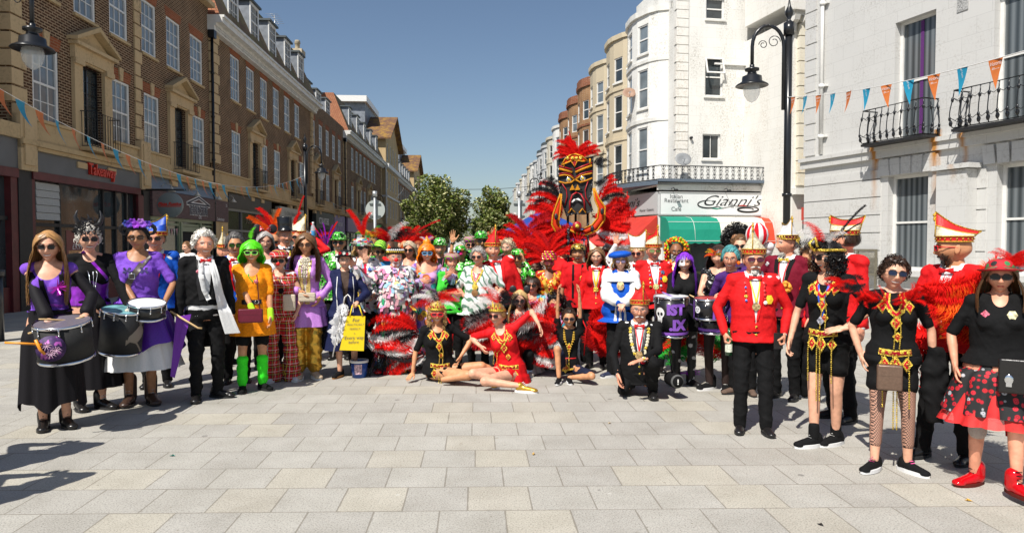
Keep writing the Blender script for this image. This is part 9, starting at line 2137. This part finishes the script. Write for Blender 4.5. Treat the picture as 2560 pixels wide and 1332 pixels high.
top(P,C_blk,.38,.50,.010,'tshirt',scoop=(.07,.07));trousers(P,C_blk,hem=.24,e=.016);dancer(P,ext=1);lanyard(P,mat('blue ribbon',(.03,.08,.5),.5,noise=0),.64,.007,.05,None);disc(P,-.01,.62,.03,cm('printed pass',(.3,.3,.35),.4,noise=.9,scale=50),'pass',.03,4,1.3)
put_hair(P,'curly','black',length=.035,n=1600,thick=.022);glasses(P,w=.03,h=.022);mb=MB();mb.tube([(math.sin(a)*.095,-math.cos(a)*.115+.01,.055)for a in[i*.3-2.4 for i in range(17)]],.013,6);mb.tube([(-.02,-.11,.06),(-.03,-.14,.11),(-.0,-.11,.15),(.02,-.10,.08)],.012,6);add(P,mb,'gold_headband',M_gold,P.Mh)
fan(P.e,P.Mh@Vector((0,-.05,.08)),8,60,170,.20,['white','red','black','white'],RG,kind='fluff');feather(P.e,P.Mh@Vector((.03,0,.10)),(.55,0,.8),.40,'black','quill');feather(P.e,P.Mh@Vector((.03,0,.10)),(.65,0,.6),.28,'black','quill')
shoes(P,C_blk,'sneaker',M_sole,lace=M_white,rot=(30,-20),sz=1.08)
for hp,kn,an in P.legs:mb=MB();capsule(mb,an+Vector((0,0,.08)),.043,an,.043);vv,ff=remesh(mb,P.vox,1);part(P,'sock',vv,ff,C_blk)
finish(P)
P=who('bald bearded man in profile with red sunglasses, white and red cap and red jacket',2385,5.15,620,skin_='tan',w=1.22,turn=-34,head=(0,-52,0),arms=[(-.20,-.22,.95),'down'],hands=('grip','relax'),mouth='closed',eyes=False,feet=((-.12,-.15),(.12,.0)))
jacket(P,C_red,hem=.48,vb=.6);carnival_cap(P,'gold','red',h=.135,z0=.042,back=.02,upper='red',fr=1.1);beard(P,'dgrey',True,600);glasses(P,(.55,.01,.015),w=.028,h=.017,thick=.004);mb=MB();mb.tube([P.Mh@Vector((-.080,.018+.010*math.cos(t),-.048+.010*math.sin(t)))for t in[i*.7 for i in range(10)]],.0018,4);mb.build('earring',M_silver,P.e);finish(P)
b_=hold(P,0);beer(P,0,'green bottle held by the bearded man in profile')
P=who('smiling dancer in black T-shirt and fishnet tights with red feather boa and gold beads',2236,4.95,684,fem=True,skin_='fair',w=1.12,turn=4,arms=[(-.20,.02,.80),(.26,.02,.78)],eyes=False,mouth='smile',head=(-4,6,7),feet=((-.12,-.12),(.10,-.06)))
top(P,C_blk,.40,.50,.010,'tshirt');trousers(P,C_blk,hem=.20,e=.018)
def fishnet():
 m,n,l,b=nodes('black fishnet over skin');tc=n.new('ShaderNodeTexCoord');sp=n.new('ShaderNodeSeparateXYZ');l.new(tc.outputs['Object'],sp.inputs[0]);s1=math_(n,l,'ADD',sp.outputs[0],sp.outputs[1]);k=None
 for sg in(1,-1):
  v=math_(n,l,'FRACT',math_(n,l,'ADD',math_(n,l,'MULTIPLY',math_(n,l,'ADD',s1,math_(n,l,'MULTIPLY',sp.outputs[2],sg*.62)),72),50));h_=math_(n,l,'LESS_THAN',v,.26);k=h_ if k is None else math_(n,l,'MAXIMUM',k,h_)
 l.new(mixc(n,l,k,(.50,.27,.19),(.02,.012,.012)),b.inputs['Base Color']);b.inputs['Roughness'].default_value=.55;return m
trousers(P,fishnet(),e=.0015,hem=.80,name='fishnet_tights',wr=0,top_=.54);dancer(P,ext=1);put_hair(P,'shortcurl','dbrown',n=900,thick=.014);glasses(P,(.03,.02,.02),lens=mat('dark blue lens',(.01,.015,.04),.05,noise=0),w=.029,h=.020)
for i in range(34):
 t=i/33;a=math.pi*(1.0+t);c=P.tf((0,0,.835*P.H))+Vector((math.cos(a)*.155,.05+math.sin(a)*.14,-.03-.02*math.sin(t*math.pi)))
 feather(P.e,c,(math.cos(a)*.9+RG.uniform(-.3,.3),-.4+RG.uniform(-.3,.3),RG.uniform(-.3,.9)),.12,'red','fluff',RG.uniform(0,6))
for i in range(46):
 t=i/45;feather(P.e,(.14+.22*t,.06,1.32-.22*t+RG.uniform(-.05,.05)),(.9,RG.uniform(-.35,.1),RG.uniform(-1.1,.30)),RG.uniform(.28,.50),RG.choice(['red','red','red','orange']),RG.choice(['plume','plume2','fluff']),RG.uniform(-.5,.5),1.3)
for i in range(12):feather(P.e,(-.16-.015*i,.10,1.33+RG.uniform(-.03,.03)),(-.8,-.1,RG.uniform(-.9,.7)),.13,RG.choice(['red','red','black']),'fluff',math.pi)
shoes(P,C_blk,'sneaker',M_sole,lace=cm('pink lace',(.7,.1,.3)),rot=(35,45),sz=1.05);finish(P)
bag('hip_bag',WM(P)@Vector((-.05,-.24,.70)),(.16,.05,.18),C_bronze,'bronze leather hip bag with a phone in it on the fishnet dancer','bag',P.yaw)
cg=empty('black_cardigan',WM(P)@Vector((.27,-.02,.78)),P.yaw,'black cardigan hanging from the arm of the fishnet dancer','cardigan');k=MB();loft(k,[(-.42,.05,.03,0),(-.2,.09,.05,0),(.0,.085,.06,0),(.12,.05,.05,0)]);vv,ff=remesh(k,.012,3);vv=vv+normals(vv,ff)*wrinkle(vv,.012,14,3)[:,None];link('cloth',mesh_from('cloth',vv,ff,C_blk,None,True),cg)
P=who('woman in red flowered hat, rose print skirt and red boots, far right',2502,4.55,691,fem=True,skin_='red',w=1.25,turn=-2,arms=[(-.24,-.06,.80),(.26,.0,.95)],eyes=False,mouth='closed',lipc=(.3,.005,.02),feet=((-.12,-.02),(.10,-.26)))
top(P,C_blk,.45,.54,.014,'polo_shirt',scoop=(.06,.045));skirt(P,C_roses,.60,.33,.10,9,.016,'rose_skirt');skirt(P,mat('red tulle',(.65,.02,.02),.7,noise=.2,scale=20,alpha=.8),.45,.285,.10,15,.018,'tulle_petticoat',e=.03,seed=4)
put_hair(P,'long','brown',length=.22,n=600,hat=True,fringe=False);bowler(P,C_roses if False else floral('red hat with dark flowers',(.45,.01,.02),[(.02,.02,.02),(.05,.25,.08),(.6,.05,.05)],18,.35),.050,.040,.085,'flowered_hat',tilt=-4);fan(P.e,P.Mh@Vector((.06,-.03,.07)),10,20,110,.16,['red'],RG,kind='fluff');glasses(P,(.02,.01,.01),w=.031,h=.020);disc(P,-.09,.765,.026,cm('flag badge'),'badge',sides=4);disc(P,.07,.765,.03,cm('white gold emblem',(.7,.6,.35),.5,noise=.6,scale=50),'emblem',sides=6)
shoes(P,C_rboot,'boot',sole=cm('dark red sole',(.10,.015,.01)),lace=C_blk,rot=(40,40),sz=1.12);mb=MB()
kn=P.legs[0][1];capsule(mb,kn+Vector((0,0,.05)),.058,kn-Vector((0,0,.05)),.055);vv,ff=remesh(mb,P.vox,2);part(P,'knee_bandage',vv,ff,cm('beige bandage',(.45,.38,.33),.9));finish(P)
bg_=bag('hip_bag',WM(P)@Vector((.10,-.28,.80)),(.23,.05,.22),C_leather,'black belt bag with silver skull patch on the rose skirt','bag',P.yaw);k=MB()
for cx in(-.06,.05):k.m=0;k.ball((cx,-.028,-.02),.026,10,6,(1,.2,1.2));k.box(cx-.015,cx+.015,-.032,-.026,-.065,-.04)
k.build('skull_patch',M_silver,bg_)
q_=at(2585,700,5.0);wings(q_.x,5.0,R(-25),'long red feathers reaching in from the right edge',[(-.2,1.0,170,200,4,.75),(-.1,1.15,150,175,3,.5)],0,['red','red'],seed=15)
for i,(x,Y_,hh)in enumerate(((-4.22,4.36,1.78),(-3.82,3.62,1.66))):
 P=person(['photographer in dark clothes standing outside the left edge','second photographer in dark clothes outside the left edge'][i],H=hh,loc=(x,Y_),w=1.35,turn=145,arms=[(-.05,-.24,1.45),(.05,-.24,1.45)],hands=('grip','grip'),hdir=((0,0,1),(0,0,1)),elbow=((-1,0,-.3),(1,0,-.3)));top(P,C_gry,.9,.48,.02,'jacket');trousers(P,C_nav);put_hair(P,'short','dbrown',n=300);shoes(P,C_leather);finish(P)
for i,(px_,Y_,H_,c_,lb)in enumerate(((468,15.5,1.68,C_wht,'passer-by in white by the gift shop window'),(1000,30,1.7,C_gry,'distant passer-by in grey up the street on the left'),(1130,38,1.7,C_wht,'distant passer-by in white in the middle of the street'),(1345,24,1.7,C_nav,'passer-by in navy beside the blue gazebo'))):
 P=person(lb,px_,Y_,H=H_,turn=RG.uniform(-60,60));top(P,c_,.5,.48,.014,'shirt');trousers(P,C_nav);put_hair(P,'short','brown',n=60);finish(P)
for px_,Y_,ey_,cl_,hc_,fc_,lb in((792,11.0,612,C_red,'black',['black','red','white'],'person in black and red feathered headdress at the back, left of the green sequin hat'),(1046,11.4,622,C_ogem,'red',['red','dred'],'person with small red feather crest behind the orange wig'),(1408,10.4,622,C_red,'dbrown',['red','red','dred'],'person in red feathers just left of the mask float carrier'),(1522,10.6,628,C_blu,'grey',['white','red'],'person with white and red feathers behind the blue beret'),(930,11.2,616,C_gseq,'honey',['green','yellow'],'person with green and yellow plumes behind the patchwork hat')):
 P=who(lb,px_,Y_,ey_,fem=True,skin_='tan',eyes=False);top(P,cl_,.9,.5,.014,'costume');trousers(P,C_blk);put_hair(P,'bob',hc_,length=.06,n=300);glasses(P);fan(P.e,P.Mh@Vector((0,.02,.09)),7,45,135,.24,fc_,RG,kind='fluff');finish(P)
for i,(px_,py_,c_,lb,ct)in enumerate(((430,1140,(.02,.35,.28),'tiny teal foil scrap lying on the paving, left foreground','foil scrap'),(1334,1136,(.45,.28,.08),'tan dried leaf on the paving in the middle','leaf'),(2422,1252,(.6,.35,.05),'orange leaf on the paving near the red boots','leaf'),(1524,1058,(.5,.4,.25),'small pale leaf on the paving, right of centre','leaf'),(2050,1312,(.05,.045,.04),'dark leaf on the paving at the bottom right','leaf'))):
 g_=ground(px_,py_);k=MB();k.add([(-.022,0,.004),(0,-.012,.012),(.024,.002,.005),(.004,.014,.010)],[(0,1,2,3)]);k.add([(-.01,-.004,.006),(.012,-.002,.02),(.004,.012,.008)],[(0,1,2)]);o=k.build(ct.replace(' ','_'),cm('litter %d'%i,c_),None);o.location=g_;o.rotation_euler=(0,0,i*1.3);tag(o,lb,ct)
